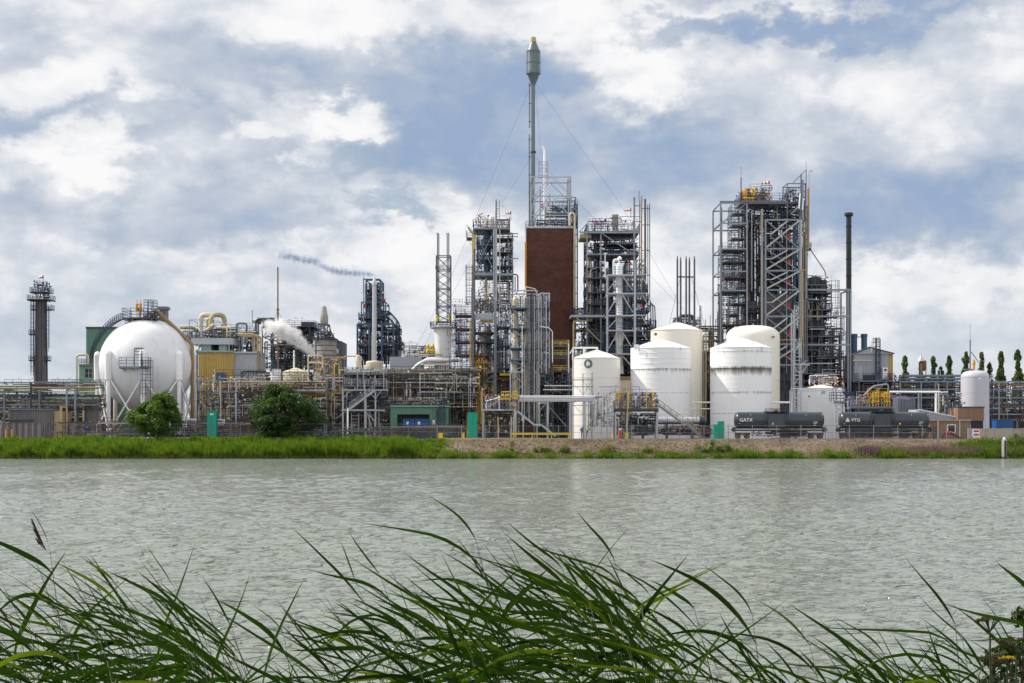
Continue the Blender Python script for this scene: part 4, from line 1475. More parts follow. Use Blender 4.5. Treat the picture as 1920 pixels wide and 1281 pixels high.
t.pipe('duct_body', [(768, 700, 0), (786, 682, 0), (800, 676, 0), (860, 676, 0)], 7, 'silver', 1.5, 14)
t.rod('pipe', (788, 684, -1), (843, 684, -1), 2.6, 'cream'); t.vessel('hood', 812, 4, [(24, 680), (23, 674), (14, 669), (2, 668)], 'silver', 24)
for k in range(9): t.rod('pipe_bundle', (804 + 4.2 * k, 697, 0), (806 + 4.2 * k, 686, 0), 2.2, 'steel_mid' if k % 2 else 'insul')

# long central pipe rack
t = T('pipe_rack', 'deep pipe rack with many levels in the centre left of the scaffold tower', 'pipe rack', 296, 740)
t.frame([606, 640, 690, 735, 785, 833, 880], [699, 713, 733], 0, 10, 2.6, 'steel_mid')
for i in range(22):
    y = (694, 702, 705, 708, 716, 719, 722, 726, 730, 736, 739, 742, 746, 749, 753, 757, 761, 697, 711, 724, 744, 765)[i]
    x0 = 600 + (i * 53) % 130; x1 = 900 - (i * 37) % 110
    t.rod('pipe', (x0, y, (i * 3.7) % 10), (x1, y, (i * 3.7) % 10), (1.4, 2.4, 1.8, 3.0, 1.2)[i % 5], ('insul', 'steel_mid', 'steel_dark', 'cream', 'tan', 'rust')[i % 6])
t.rod('pipe', (815, 719.5, -.6), (900, 719.5, -.6), 2.2, 'cream')
for x in (763, 770): t.rod('standpipe', (x, 748, -1), (x, 718, -1), 3, 'white')
t.fill(600, 690, 895, 730, -1, 10, 71, 190, 90, 900, ('steel_dark', 'steel_mid', 'black_steel', 'insul', 'rust', 'cream'), (.3, 1.4), fs=(1, 3.6))
t.fill(600, 725, 895, 775, 0, 10, 72, 170, 110, 760, ('black_steel', 'steel_dark', 'steel_mid', 'insul', 'rust', 'cream'), (.3, 1.6), fs=(1, 4))
t.fill(600, 690, 895, 765, -2.2, 0, 76, 110, 50, 620, ('steel_dark', 'black_steel', 'steel_pale', 'rust', 'cream', 'tan', 'white'), (.25, 1.0), fs=(.8, 3.2), nr=14)
t.box('cooler', 798, 736, 820, 749, -1, 2, 'steel_mid'); t.box('cooler', 823, 734, 843, 749, -1, 2, 'steel_mid'); t.box('cooler', 783, 735, 787.5, 746, -1.4, .5, 'grey_wall')
t.lamps([(828, 768, -2, -10), (837, 768, -2, -12)], h=38)
t = T('pipework_clutter', 'low tangle of dark pumps and pipes on the yard in the centre left', 'process unit', 284, 700)
t.fill(600, 750, 735, 815, -3, 8, 73, 130, 70, 760, ('black_steel', 'steel_dark', 'steel_mid', 'rust', 'insul', 'maroon'), (.4, 1.6), fs=(1.2, 5))
t.fill(600, 690, 650, 735, 0, 8, 74, 40, 24, 170, ('steel_dark', 'insul', 'steel_mid', 'cream', 'orange'), (.4, 1.4))
t.pipe('pipe', [(578, 712, 0), (578, 667, 0), (605, 667, 0), (605, 690, 0)], 3, 'cream', 1.6); t.pipe('pipe', [(576, 680, 1), (602, 680, 1), (602, 694, 1)], 4, 'cream', 1.4)
t.pipe('yellow_pipe', [(628, 708, -1), (628, 683, -1), (637, 683, -1), (637, 706, -1)], 1.6, 'yellow', 1.5)
t.fill(575, 668, 645, 706, 0, 6, 75, 40, 20, 180, ('steel_mid', 'cream', 'steel_dark', 'orange', 'navy'), (.3, 1.1))
for x in (605, 613, 622, 628): t.rod('standpipe', (x, 795, -1), (x, 741, -1), (2, 3.5, 4, 2)[int(x) % 4], 'cream' if x != 622 else 'insul')
t.pipe('yellow_pipe', [(612, 775, -1.6), (612, 738, -1.6), (642, 738, -1.6)], 1.5, 'yellow', 1)
t.bar('beam', (588, 709, -2), (645, 709, -2), 2.6, 'steel_pale')
for x in (614, 628): t.bar('post', (x, 733, -2), (x, 709, -2), 5, 'steel_pale')

# grey stair frame
t = T('stair_frame', 'pale grey steel frame with a diagonal stair in the centre left', 'stair frame', 274, 680)
t.frame([643, 686, 704], [731.5, 769], 0, 7, 2.8, 'steel_pale', None, [(1, 1, '\\')], 1.4)
t.bar('beam', (640, 731.5, -.2), (728, 731.5, -.2), 2.4, 'steel_pale'); t.bar('beam', (640, 769.5, -.2), (722, 769.5, -.2), 2.2, 'steel_pale')
t.stair((656, 767, -.6), (702, 733, -.6), 1.2, 'steel_pale', 'steel_pale')
t.bar('brace', (643, 748, -.2), (656, 733, -.2), 1.2, 'steel_pale'); t.bar('brace', (704, 748, -.2), (715, 733, -.2), 1.2, 'steel_pale'); t.bar('brace', (704, 748, -.3), (692, 733, -.3), 1.2, 'steel_pale')
t.bar('brace', (628, 786, 0), (656, 767, 0), 1.4, 'steel'); t.bar('brace', (664, 748, 2), (706, 716, 2), .9, 'steel_pale')
t.bar('brace', (688, 775, -.2), (704, 790, -.2), 1.2, 'steel_pale')
t.rod('post', (654.5, t.G, -2), (654.5, 765, -2), 2.4, 'white'); t.bar('mast', (685, t.G, -1), (685, 712, -1), 1.8, 'steel_pale')
t.ladder(668, 775, 812, -2, 'steel_pale', False, 1.4)
for y in (700, 722): t.deck(644, 722, y, 0, 7, 'steel_mid', 'steel_pale')
t.fill(643, 696, 724, 731, 0, 7, 77, 80, 30, 420, ('steel_dark', 'steel_mid', 'insul', 'rust', 'maroon', 'white'), (.3, 1.2), fs=(.8, 3))
t.fill(643, 735, 722, 768, 1, 7, 78, 36, 20, 150, ('black_steel', 'steel_dark', 'navy', 'steel_mid'), (.4, 1.6))
for x in (671, 682, 720): t.rod('standpipe', (x, 730, -.5), (x, 698, -.5), 1.5, 'steel_pale')

# green shed with blue containers
t = T('green_shed', 'green ribbed shed with a wide dark doorway behind the blue containers', 'shed', 276, 787)
t.corr('wall', 733, 763, 744, t.G, 0, .3, 'green_wall'); t.corr('wall', 806, 763, 840, t.G, 0, .3, 'green_wall')
t.corr('wall', 744.2, 763, 805.8, 777, 0, .3, 'green_wall')
t.corr('rear_wall', 733, 763, 840, t.G, 9, 9.4, 'green_dark'); t.box('roof', 732, 760.5, 841, 763, -.4, 9.6, 'green_pale')
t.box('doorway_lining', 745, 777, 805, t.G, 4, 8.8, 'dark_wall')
t.box('louvre', 818, 767, 823, 800, -.2, -.02, 'steel_dark'); t.deck(734, 836, 760, 0, 9, 'steel_dark', 'navy', rail='f')
t.ladder(829, 758, 800, -.3, 'navy')
t.box('notice', 811, 788, 816, 797, -.15, -.05, 'text_white')
t.fill(735, 745, 838, 760, 1, 8, 80, 40, 16, 200, ('black_steel', 'steel_dark', 'navy', 'insul', 'cream'), (.4, 1.5), fs=(1.5, 4))
for i, (x0, x1, lab) in enumerate(((756, 776.5, 'left blue waste container in the shed doorway'), (777.5, 802, 'right blue waste container in the shed doorway'))):
    t = T('container', lab, 'container', 272, (x0 + x1) / 2, 'blue containers')
    t.corr('body', x0, 787, x1, t.G - 1, 0, 2.4, 'blue_bin', .5, .06)
    t.box('rim', x0 - .4, 785.8, x1 + .4, 787.2, -.1, 2.5, 'blue_bin')
    t.box('skid', x0 + 1, t.G - 1.2, x1 - 1, t.G, .2, 2.2, 'steel_dark')
    t.box('label_plate', x0 + 6, 791, x0 + 10.5, 797, -.16, -.08, 'text_white')

# lattice mast on the white cylinder
t = T('white_silo', 'white drum silo with a railed top under the lattice mast', 'silo', 330, 829)
t.vessel('shell', 829, 5, [(16, t.G), (16, 672), (15.5, 650), (16.5, 622), (18, 613)], 'white', 36)
t.vessel('rim', 829, 5, [(24, 613.5), (25, 612), (25, 611)], 'steel_pale', 32)
t.vessel('dome', 829, 5, [(19, 611), (10, 607), (0, 606)], 'silver', 28)
rb = MB(); c = t.l((829, 611, 5)); rr = 25 * t.S
ps = [c + Vector((math.cos(k * math.pi / 12) * rr, math.sin(k * math.pi / 12) * rr, 0)) for k in range(25)]
for a, q in zip(ps, ps[1:]):
    for z in (.5, .85, 1.2): rb.bar(a + Vector((0, 0, z)), q + Vector((0, 0, z)), .09)
    rb.bar(a, a + Vector((0, 0, 1.2)), .09)
t.part('railing', rb.mesh('railing', 'navy'))
t = T('lattice_mast', 'open lattice mast carrying four thin stacks above the white drum silo', 'mast', 334, 832)
Ls = (818.8, 845)
ys = [481, 507, 542, 575, 604]
for x in Ls:
    for d in (-1.6, 1.6): t.bar('column', (x, t.G if d > 2 else 610, d), (x, 481, d), 2.0, 'steel_mid')
for j, y in enumerate(ys):
    for d in (-1.6, 1.6): t.bar('beam', (Ls[0], y, d), (Ls[1], y, d), 1.6, 'steel_mid')
    for x in Ls: t.bar('beam', (x, y, -1.6), (x, y, 1.6), 1.4, 'steel_mid')
for j in range(4):
    ya, yb = ys[j], ys[j + 1]; n = 2 if j else 1
    for k in range(n):
        y0 = ya + (yb - ya) * k / n; y1 = ya + (yb - ya) * (k + 1) / n
        for d in (-1.55, 1.55): t.bar('brace', (Ls[0], y0, d), (Ls[1], y1, d), .9, 'steel_mid'); t.bar('brace', (Ls[1], y0, d + .1), (Ls[0], y1, d + .1), .9, 'steel_mid')
for x in (820.3, 822.8, 838.5, 841.5):
    t.pipe('thin_stack', [(x, 606, 0), (x, 440, 0), (x - 1.2, 437, 0)], 1.8, 'steel_dark', 1)
for x in (820, 843): t.vessel('yellow_valve', x, -2, [(2.2, 605), (3, 601), (1.5, 597), (2.6, 594), (0, 591)], 'yellow', 8)
t.rail([(817, 507, -1.8), (847, 507, -1.8)], 'navy', h=.8)

# ---------------------------------------------------------------- scaffold tower and steel tower A
t = T('scaffold_tower', 'scaffold tower with dark plank decks and a yellow pipe left of the steel tower', 'scaffold', 300, 872)
t.frame([852, 862, 874, 884], [588, 600, 612, 625, 637, 650, 662, 676, 690, 704], 0, 6, .9, 'rail_grey', None,
        [(0, 1, 'x'), (1, 2, '/'), (0, 3, '\\'), (1, 4, 'x'), (0, 5, '/'), (2, 6, 'x'), (1, 7, '\\')], .6)
for y in (590.5, 616, 640.5, 665.5): t.deck(854, 888, y, -.4, 5, 'maroon', 'rail_grey', .32)
t.bar('column', (886, t.G, -.5), (886, 540, -.5), 4.6, 'steel_mid')
t.rod('yellow_pipe', (882, t.G, -1), (882, 600, -1), 2.6, 'orange'); t.rod('yellow_pipe', (875.5, t.G, -.6), (875.5, 718, -.6), 2.2, 'orange')
t.rod('green_pipe', (856, 665, 2), (856, 612, 2), 2, 'green_dark'); t.rod('dark_pipe', (860, 664, 1), (860, 622, 1), 4, 'black_steel')
t.fill(845, 700, 886, 800, 0, 8, 83, 60, 40, 330, ('steel_dark', 'steel_mid', 'rust', 'insul', 'orange', 'black_steel'), (.3, 1.5), fs=(1, 4))
t.fill(836, 560, 890, 700, 0, 7, 84, 26, 30, 100, ('rail_grey', 'steel_mid', 'maroon'), (.2, .7), nr=16)
t.fill(886, 668, 912, 810, 0, 6, 85, 34, 16, 170, ('orange', 'yellow', 'rust', 'steel_dark'), (.4, 1.6), fs=(1.2, 4))
t.vessel('leaning_vessel', 852, 4, [(9, 800), (12, 785), (12, 760), (8, 750), (0, 748)], 'insul')

t = T('steel_tower', 'tall open steel tower with a yellow pipe and a windsock, left of the brick tower', 'tower', 318, 925)
t.frame([888, 928], [430, 511], 0, 9, 2.4, 'steel', 578, [(0, 0, 'x')])
t.frame([953, 961], [436, 466, 483, 511], 2, 10, 2.4, 'steel', 600, [(0, 1, 'x'), (0, 2, '/')])
t.bar('beam', (928, 436, 2), (972, 436, 2), 1.8, 'steel'); t.bar('beam', (940, 441.5, 2), (972, 441.5, 2), 1.8, 'steel_pale'); t.bar('beam', (940, 483, 2), (972, 483, 2), 1.8, 'steel')
t.rod('main_riser', (930, 578, -.6), (930, 375, -.6), 4.6, 'steel_pale'); t.rod('main_riser', (926, 578, -1), (926, 432, -1), 2.8, 'steel_pale'); t.rod('main_riser', (937, 590, -.8), (937, 426, -.8), 2.4, 'insul')
t.ladder(933.4, 376, 430, -1, 'steel_dark', False, .8)
t.pipe('yellow_pipe', [(887, 600, -1), (887, 440, -1), (878, 427, -1)], 4, 'tan', 1.2)
t.rod('yellow_pipe', (889.5, 468, -1.4), (889.5, 442, -1.4), 1.8, 'yellow')
t.ladder(880.5, 498, 580, -1.5, 'navy', True, 1.1)
t.deck(887, 956, 428, -.6, 9, 'steel', 'navy', .3, h=1.9)
t.deck(875, 887, 446, -.4, 3, 'steel_dark', 'navy', h=1.5); t.bar('brace', (886, 462, 0), (876, 448, 0), .8, 'steel')
t.deck(888, 962, 513, -.6, 9, 'steel', 'navy', .5, h=1.5)
for y in (458, 484): t.deck(893, 928, y, .5, 7, 'blue_steel', 'navy')
for y in (445, 471, 497): t.deck(928, 960, y, 1, 8, 'steel_dark', 'navy')
t.vessel('hopper', 912, 4, [(3, 470), (9, 463), (9, 455), (7, 440), (7, 430)], 'steel_mid', 20)
t.vessel('hopper', 913, 4, [(4, 512), (7, 500), (7, 488)], 'steel_dark', 20)
t.vessel('white_vessel', 921, 4, [(5, 428), (5, 404), (3, 400), (0, 399)], 'white', 16); t.vessel('cream_vessel', 914, 5, [(4, 428), (4, 408), (0, 405)], 'cream', 14)
t.rod('column_pipe', (911, 578, 3), (911, 513, 3), 5, 'cream')
t.ladder(903, 430, 511, 1, 'blue_steel', True, 1.3); t.ladder(895, 440, 500, 1, 'blue_steel', True, 1.0)
t.fill(892, 432, 928, 510, 1, 8, 91, 34, 26, 160, ('steel_mid', 'blue_steel', 'steel_dark', 'green_dark'), (.3, 1.4), fs=(1, 3.5), nr=8)
t.fill(936, 440, 962, 512, 2, 9, 92, 30, 18, 140, ('steel_dark', 'green_dark', 'steel_mid', 'rust'), (.3, 1.4), nr=6)
t.fill(890, 404, 956, 428, 0, 8, 93, 50, 14, 120, ('navy', 'steel_dark', 'steel_mid', 'red', 'cream'), (.25, .9))
t.fill(890, 516, 962, 578, 1, 9, 94, 40, 24, 110, ('steel_dark', 'steel_mid', 'insul', 'rust'), (.3, 1.2), nr=5)
t.pipe('pipe', [(936, 513, 2), (968, 513, 2), (971, 516, 2), (971, 546, 2)], 2.6, 'steel_dark', 1.2)
for x in (962, 966): t.rod('pipe', (x, 546, 3), (x, 516, 3), 2.2, 'steel_pale')
t.bar('brace', (893, 517, 0), (920, 541, 0), 1.4, 'steel'); t.bar('brace', (915, 532, 0), (890, 552, 0), .9, 'steel_mid')
windsock(t, 958, 399, 0, 9); t.lamps([(908, 428, 0, -8), (905, 428, 0, 6), (948, 410, 0, -7), (873, 446, 0, 5)], h=22)
t.bar('red_bracket', (896, 404, 0), (906, 400, 0), 1.6, 'red')
t.fill(888, 548, 950, 580, 0, 8, 95, 30, 24, 110, ('steel_mid', 'steel_dark', 'rust', 'steel_pale'), (.3, 1.0))

t = T('portal_frame', 'heavy grey portal frame with cross braces below the steel tower', 'frame', 306, 908)
t.bar('column', (928.5, 765, 0), (928.5, 565, 0), 5, 'steel'); t.bar('column', (928.5, t.G, 8), (928.5, 590, 8), 5, 'steel'); t.bar('column', (888, t.G, 8), (888, 590, 8), 4.6, 'steel_mid')
t.bar('column', (928.5, t.G, 0), (928.5, 765, 0), 3, 'steel'); t.bar('column', (888, t.G, 0), (888, 590, 0), 3.4, 'steel_mid')
t.box('girder', 889, 588, 926, 599, 0, 1, 'steel_pale')
for y, h in ((681, 4), (698, 3.4), (716, 1.8), (740, 2)): t.bar('beam', (888, y, 0), (928, y, 0), h, 'steel')
t.bar('brace', (889, 701, 0), (926, 736, 0), 2, 'steel'); t.bar('brace', (926, 701, .2), (889, 736, .2), 1.8, 'steel')
t.bar('brace', (889, 742, 0), (926, 775, 0), 1.6, 'steel'); t.bar('brace', (896, 622, 0), (908, 600, 0), 1.8, 'steel'); t.bar('brace', (924, 618, 0), (914, 600, 0), 1.8, 'steel')
t.box('yellow_girder', 900, 599.5, 925, 604, .6, 2, 'yellow'); t.box('yellow_girder', 937, 700, 956, 704.5, -.5, .5, 'yellow')
t.vessel('white_drum', 906, 5, [(8, 665), (9, 660), (9, 620), (5, 612)], 'white', 24)
t.vessel('pale_drum', 914, 4, [(6, 700), (6, 610)], 'conc', 20)
for y in (622, 640, 665): t.deck(888, 928, y, 1, 7, 'steel_dark', 'rail_grey')
t.fill(889, 600, 927, 680, 1, 8, 96, 40, 30, 190, ('steel_mid', 'steel_dark', 'maroon', 'insul', 'rust'), (.3, 1.2), nr=8)
t.fill(889, 664, 927, 696, 0, 7, 97, 30, 12, 150, ('orange', 'tan', 'yellow', 'rust', 'white'), (.4, 1.4), fs=(1, 3.5))
t.fill(889, 560, 927, 588, 0, 7, 98, 30, 12, 110, ('steel_mid', 'maroon', 'steel_dark', 'rust'), (.3, 1.2), nr=6)
t.fill(929, 560, 956, 700, 0, 8, 99, 60, 40, 260, ('steel_mid', 'steel_dark', 'steel_pale', 'maroon', 'white'), (.3, 1.5), nr=10)
t.fill(888, 698, 958, 800, 1, 9, 100, 50, 40, 240, ('black_steel', 'steel_dark', 'rust', 'steel_mid', 'orange'), (.4, 1.8), fs=(1, 4))
for y in (577, 612, 648, 690): t.deck(930, 956, y, 0, 7, 'navy', 'blue_steel')
for y in (628, 660): t.bar('beam', (930, y, -.2), (958, y, -.2), 1.5, 'steel_pale')

# pale front frame with columns
t = T('front_frame', 'pale grey steel frame with two cream columns in front of the brick tower', 'frame', 296, 992)
t.frame([957, 1007], [545, 577, 615.5, 652, 674, 698, 742], 0, 8, 2.4, 'steel_pale', None, [(0, 1, 'x'), (0, 2, '\\'), (0, 4, 'x'), (0, 5, 'x')], 1.2)
t.frame([1013, 1020, 1030.5], [549, 579, 612], 1, 7, 2.0, 'steel_pale', 690, [(1, 0, '/'), (0, 1, '\\')], 1.1)
t.vessel('cream_column', 967, 3, [(5.5, 770), (5.5, 584), (4.5, 580)], 'cream', 20); t.vessel('cream_column', 987, 3, [(5, 770), (5, 576)], 'cream', 20)
t.vessel('top_vessel', 967, 3, [(3, 576), (6, 572), (6, 560), (3, 554), (0, 552)], 'cream', 18); t.vessel('top_vessel', 986, 3, [(3, 576), (4, 570), (4, 556), (0, 553)], 'cream', 16)
for x, w, m in ((997, 2.4, 'steel_dark'), (1002, 2.2, 'insul'), (992, 1.6, 'steel_pale'), (979, 1.5, 'white'), (1010, 2, 'steel_pale'), (983, 2.4, 'insul'), (1015, 2, 'insul'), (1024, 2, 'steel_pale'), (1019, 1.4, 'steel_mid')):
    t.rod('riser', (x, 790 if x < 1012 else 700, -.6), (x, {979: 610, 983: 640}.get(x, 556), -.6), w, m)
for x in (961, 974, 989, 1001, 1006, 1012): t.rod('riser', (x, 800, 1.5), (x, 700, 1.5), 2, 'insul')
t.ladder(994, 550, 760, -.9, 'steel_mid', True, .9)
for y in (577, 615, 652, 674): t.deck(957, 1031 if y < 640 else 1020, y, -.3, 7, 'blue_steel', 'navy')
t.pipe('loop_pipe', [(1012, 613, -1), (1028, 615, -1), (1035.5, 622, -1), (1035.5, 680, -1)], 1.6, 'white', 2)
t.pipe('top_pipe', [(986, 548, 0), (986, 538, 0), (1004, 542, 0), (1004, 548, 0)], 1.8, 'cream', 1)
t.fill(958, 548, 1031, 600, 1, 7, 101, 50, 20, 200, ('navy', 'steel_mid', 'white', 'insul', 'steel_pale'), (.3, 1.3), nr=6)
t.fill(958, 600, 1031, 700, 1, 7, 102, 80, 40, 340, ('steel_pale', 'steel_mid', 'insul', 'white', 'steel_dark', 'navy'), (.3, 1.5), nr=10)
t.fill(958, 700, 1035, 800, 1, 8, 103, 100, 46, 330, ('steel_mid', 'black_steel', 'insul', 'steel_dark', 'steel_pale'), (.4, 1.7), nr=8)
t.fill(936, 572, 958, 600, -1, 3, 104, 20, 8, 90, ('steel_mid', 'maroon', 'steel_pale', 'white'), (.3, 1.0), fs=(.8, 2.6))
t = T('walkway_frame', 'low railed walkway frame at the foot of the brick tower', 'frame', 300, 1052)
t.frame([1037, 1065], [638, 650, 663, 672, 690], 0, 8, 1.2, 'steel', None)
t.bar('post', (1066, 700, -.3), (1066, 645, -.3), 2, 'white')
for y in (648, 668, 696): t.deck(1036, 1068, y, 0, 7, 'steel_dark', 'yellow')
t.bar('beam', (1018, 731.5, -3), (1092, 731.5, -3), 1.6, 'white'); t.bar('beam', (1020, 724, -2.8), (1070, 724, -2.8), 1.6, 'white')
t.fill(1015, 690, 1076, 735, 0, 9, 105, 60, 44, 300, ('steel_dark', 'steel_mid', 'black_steel', 'purple', 'insul'), (.4, 1.5), fs=(1, 4))
t.fill(1010, 735, 1080, 812, 1, 9, 106, 60, 50, 300, ('black_steel', 'steel_dark', 'navy', 'steel_mid', 'rust'), (.4, 1.7), fs=(1, 4))
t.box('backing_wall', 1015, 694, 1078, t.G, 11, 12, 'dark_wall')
t.bar('brace', (1022, 716, -2), (1052, 738, -2), 1.2, 'steel'); t.box('blue_hopper', 1062, 715, 1072, 735, -2, 1, 'navy')

# ---------------------------------------------------------------- brick tower, flare stack
bm = bpy.data.materials.new('tower_brick'); bm.use_nodes = True
tt = bm.node_tree; LL = tt.links.new
bb = tt.nodes['Principled BSDF']; bb.inputs['Roughness'].default_value = .9; bb.inputs['Specular IOR Level'].default_value = .15
geo = N(tt, 'ShaderNodeNewGeometry'); sp = N(tt, 'ShaderNodeSeparateXYZ'); cm = N(tt, 'ShaderNodeCombineXYZ')
LL(geo.outputs['Position'], sp.inputs[0]); LL(ml(tt, 'ADD', sp.outputs[0], sp.outputs[1]), cm.inputs[0]); LL(sp.outputs[2], cm.inputs[1])
br = N(tt, 'ShaderNodeTexBrick'); br.inputs['Scale'].default_value = 1.0; br.inputs['Brick Width'].default_value = .9; br.inputs['Row Height'].default_value = .32
br.inputs['Mortar Size'].default_value = .03
br.inputs['Color1'].default_value = (.105, .044, .034, 1); br.inputs['Color2'].default_value = (.140, .060, .047, 1); br.inputs['Mortar'].default_value = (.10, .05, .04, 1)
LL(cm.outputs[0], br.inputs['Vector'])
nz = N(tt, 'ShaderNodeTexNoise'); nz.inputs['Scale'].default_value = .35; nz.inputs['Detail'].default_value = 8; LL(cm.outputs[0], nz.inputs['Vector'])
sc_ = N(tt, 'ShaderNodeVectorMath', operation='SCALE'); LL(br.outputs['Color'], sc_.inputs[0]); LL(ml(tt, 'MULTIPLY_ADD', nz.outputs['Fac'], .8, .58), sc_.inputs['Scale'])
LL(sc_.outputs[0], bb.inputs['Base Color'])
MATS['tower_brick'] = bm
t = T('brick_tower', 'tall dark red brick tower with a grey rim in the centre', 'tower', 332, 1033)
t.box('wall', 987.5, 428, 1078, t.G, 0, 11, 'tower_brick')
for y in (451, 504, 596): t.box('wall_band', 987.2, y, 1078.3, y + 1.2, -.04, 11.04, 'tower_brick')
t.box('rim', 986, 424.5, 1079.5, 428.3, -.3, 11.3, 'steel_pale')
t.rod('orange_pipe', (985.5, 545, -.6), (985.5, 455, -.6), 3.6, 'orange'); t.rod('pipe', (986, 455, -.6), (986, 426, -.6), 1.6, 'steel_pale'); t.rod('orange_pipe', (983, 600, -.6), (983, 545, -.6), 2.2, 'cream')
t.pipe('beige_pipe', [(1068, 424, -.6), (1068, 401, -.6), (1077, 401, -.6), (1077, 655, -.6)], 4, 'cream', 1.5)
t.rod('dark_pipe', (1083, 577, 2), (1083, 380, 2), 2.6, 'steel_dark'); t.rod('dark_pipe', (1079.8, 600, 3), (1079.8, 395, 3), 1.8, 'steel_mid')
for y in (440, 462, 490, 520, 550, 575): t.bar('clamp', (1076, y, .4), (1084, y, .4), 1.4, 'steel_dark')
t.fill(990, 408, 1078, 424, 1, 10, 111, 40, 10, 140, ('navy', 'steel_dark', 'tan', 'rust', 'steel_mid'), (.3, 1.1), fs=(1, 3))
t.deck(986, 1080, 424.4, -.2, 11, 'steel', 'navy', .1)
t = T('roof_frame', 'pale open steel frame on top of the brick tower', 'frame', 334, 1035)
t.frame([995, 1002, 1066, 1070], [332, 368, 404], 0, 8, 2.2, 'steel_pale', 424, None)
for a, c in (((1030, 333), (1004, 366)), ((1034, 333), (1066, 364)), ((1030, 368), (1004, 402)), ((1036, 370), (1066, 402)), ((996, 366), (1002, 334)), ((996, 402), (1002, 370)), ((1036, 404), (1058, 424)), ((996, 424), (1002, 406))):
    for d in (0, 8): t.bar('brace', (*a, d), (*c, d), 1.5, 'steel_pale')
t.deck(1024, 1070, 398, 0, 7, 'steel', 'navy', h=1.4)
t.frame([1071, 1080], [369, 378], 1, 6, 1.4, 'steel_mid', 424)
t.fill(1028, 376, 1082, 398, 1, 7, 112, 30, 8, 80, ('navy', 'steel_dark', 'steel_mid'), (.4, 1.2), fs=(1, 3))
t.fill(1066, 380, 1084, 424, 1, 7, 113, 24, 10, 60, ('steel_dark', 'steel_mid', 'steel_pale'), (.4, 1.2))
t.rod('orange_rod', (1013, 424, 0), (1013, 350, 0), 1.2, 'rust'); t.rod('riser', (1031, 424, 0), (1031, 364, 0), 2, 'tan')
t = T('vent_stack', 'white hooked vent pipe above the brick tower roof', 'stack', 337, 1021)
t.pipe('pipe', [(1021, 424, 0), (1021, 283, 0), (1016, 274, 0)], 4, 'white', .8, 12)
t.frame([1010, 1027], [305, 318, 331], -1, 2, 1.2, 'steel_pale', 331, [(0, 0, 'x'), (0, 1, '/')])
t.box('red_valve', 1014.5, 383, 1017.5, 390, -.6, .2, 'red')
t = T('flare_stack', 'very tall thin flare stack with a big grey green silencer drum on top', 'stack', 341, 1000)
t.vessel('pipe', 999.5, 0, [(4.2, t.G), (3.9, 300), (3.6, 155)], 'grey_green', 18)
t.vessel('drum', 1000, 0, [(3.4, 161), (4.8, 156), (11.5, 140), (13, 138), (13, 134), (12.4, 132), (12.4, 97), (11.6, 94), (6.5, 82), (5, 79)], 'grey_green', 28, sm=25)
t.vessel('cap', 1000, 0, [(5.6, 79.5), (5.6, 75), (5, 75), (5, 70.5)], 'tan', 18)
for y in (97, 118, 138.5): t.vessel('hoop', 1000, 0, [(13.1, y + .9), (13.3, y), (13.1, y - .9)], 'steel_mid', 28)
for a in range(0, 360, 30):
    dx, dy = math.cos(R(a)), math.sin(R(a))
    t.rod('tie_rod', (1000 + 13.6 * dx, 139, 13.6 * dy * t.S), (1000 + 13.0 * dx, 97, 13.0 * dy * t.S), .5, 'steel_mid')
for a in range(15, 360, 60):
    dx, dy = math.cos(R(a)), math.sin(R(a))
    t.bar('gusset', (1000 + 10 * dx, 143, 10 * dy * t.S), (1000 + 4 * dx, 158, 4 * dy * t.S), 1, 'steel_mid')
t.rod('side_pipe', (992.7, 240, 0), (992.7, 155, 0), 2, 'grey_green'); t.rod('side_pipe', (992.3, 425, 0), (992.3, 252, 0), 2, 'grey_green')
for y in (160, 194, 228, 262, 294, 328, 362, 396): t.bar('bracket', (991, y, 0), (999, y, 0), 1.5, 'steel_mid')
t.vessel('flange', 1000, 0, [(5.4, 287), (5.4, 284)], 'steel_dark', 14)
for a, c in (((996, 158), (838, 520)), ((838, 520), (765, 660)), ((1005, 158), (1165, 372)), ((1165, 372), (1310, 600)), ((996, 290), (935, 382)), ((935, 382), (790, 640)), ((1005, 290), (1100, 385)), ((1100, 385), (1280, 560)), ((1003, 158), (1015, 285))):
    q = lambda p: (p[0], p[1], (p[1] - 158) * .03)
    t.bar('guy_wire', q(a), q(c), .34, 'steel_mid')

# ---------------------------------------------------------------- steel tower B
t = T('steel_tower', 'wide steel tower with tall brown and grey vent pipes, right of the brick tower', 'tower', 324, 1150)
t.frame([1100.5, 1126.5, 1188.5], [436.5, 477], 0, 12, 2.4, 'steel', 700, [(1, 0, '\\')], 1.8)
t.frame([1106, 1120, 1145, 1172], [500, 521, 560, 592, 628, 664], 5, 13, 1.6, 'steel_mid', 700, [(0, 1, 'x'), (2, 2, 'x'), (1, 3, '/')], .9)
t.bar('column', (1189, 540, -.4), (1189, 374, -.4), 3, 'steel'); t.bar('beam', (1088, 436.5, -.4), (1198, 436.5, -.4), 3.4, 'steel')
t.bar('beam', (1098, 521.5, 0), (1138, 521.5, 0), 2, 'steel'); t.bar('brace', (1086, 436, 0), (1100, 420, 0), 1.6, 'steel'); t.bar('brace', (1108, 436, 0), (1118, 424, 0), 1.6, 'steel')
t.box('awning', 1088, 438, 1109, 445, 1, 9, 'tan')
t.deck(1100, 1198, 434, -.5, 11, 'steel_dark', 'blue_steel', h=1.6)
for y, xa, xb in ((455, 1140, 1188), (476, 1101, 1198), (500, 1101, 1130)): t.deck(xa, xb, y, 1, 11, 'steel_mid', 'navy', .2)
for y in (521, 548, 570): t.deck(1098, 1140, y, -.3, 10, 'steel_dark', 'navy')
t.vessel('exhaust', 1156.5, 5, [(5.6, 432), (5.6, 418), (6.2, 417), (6.2, 398), (6.8, 397)], 'insul', 20)
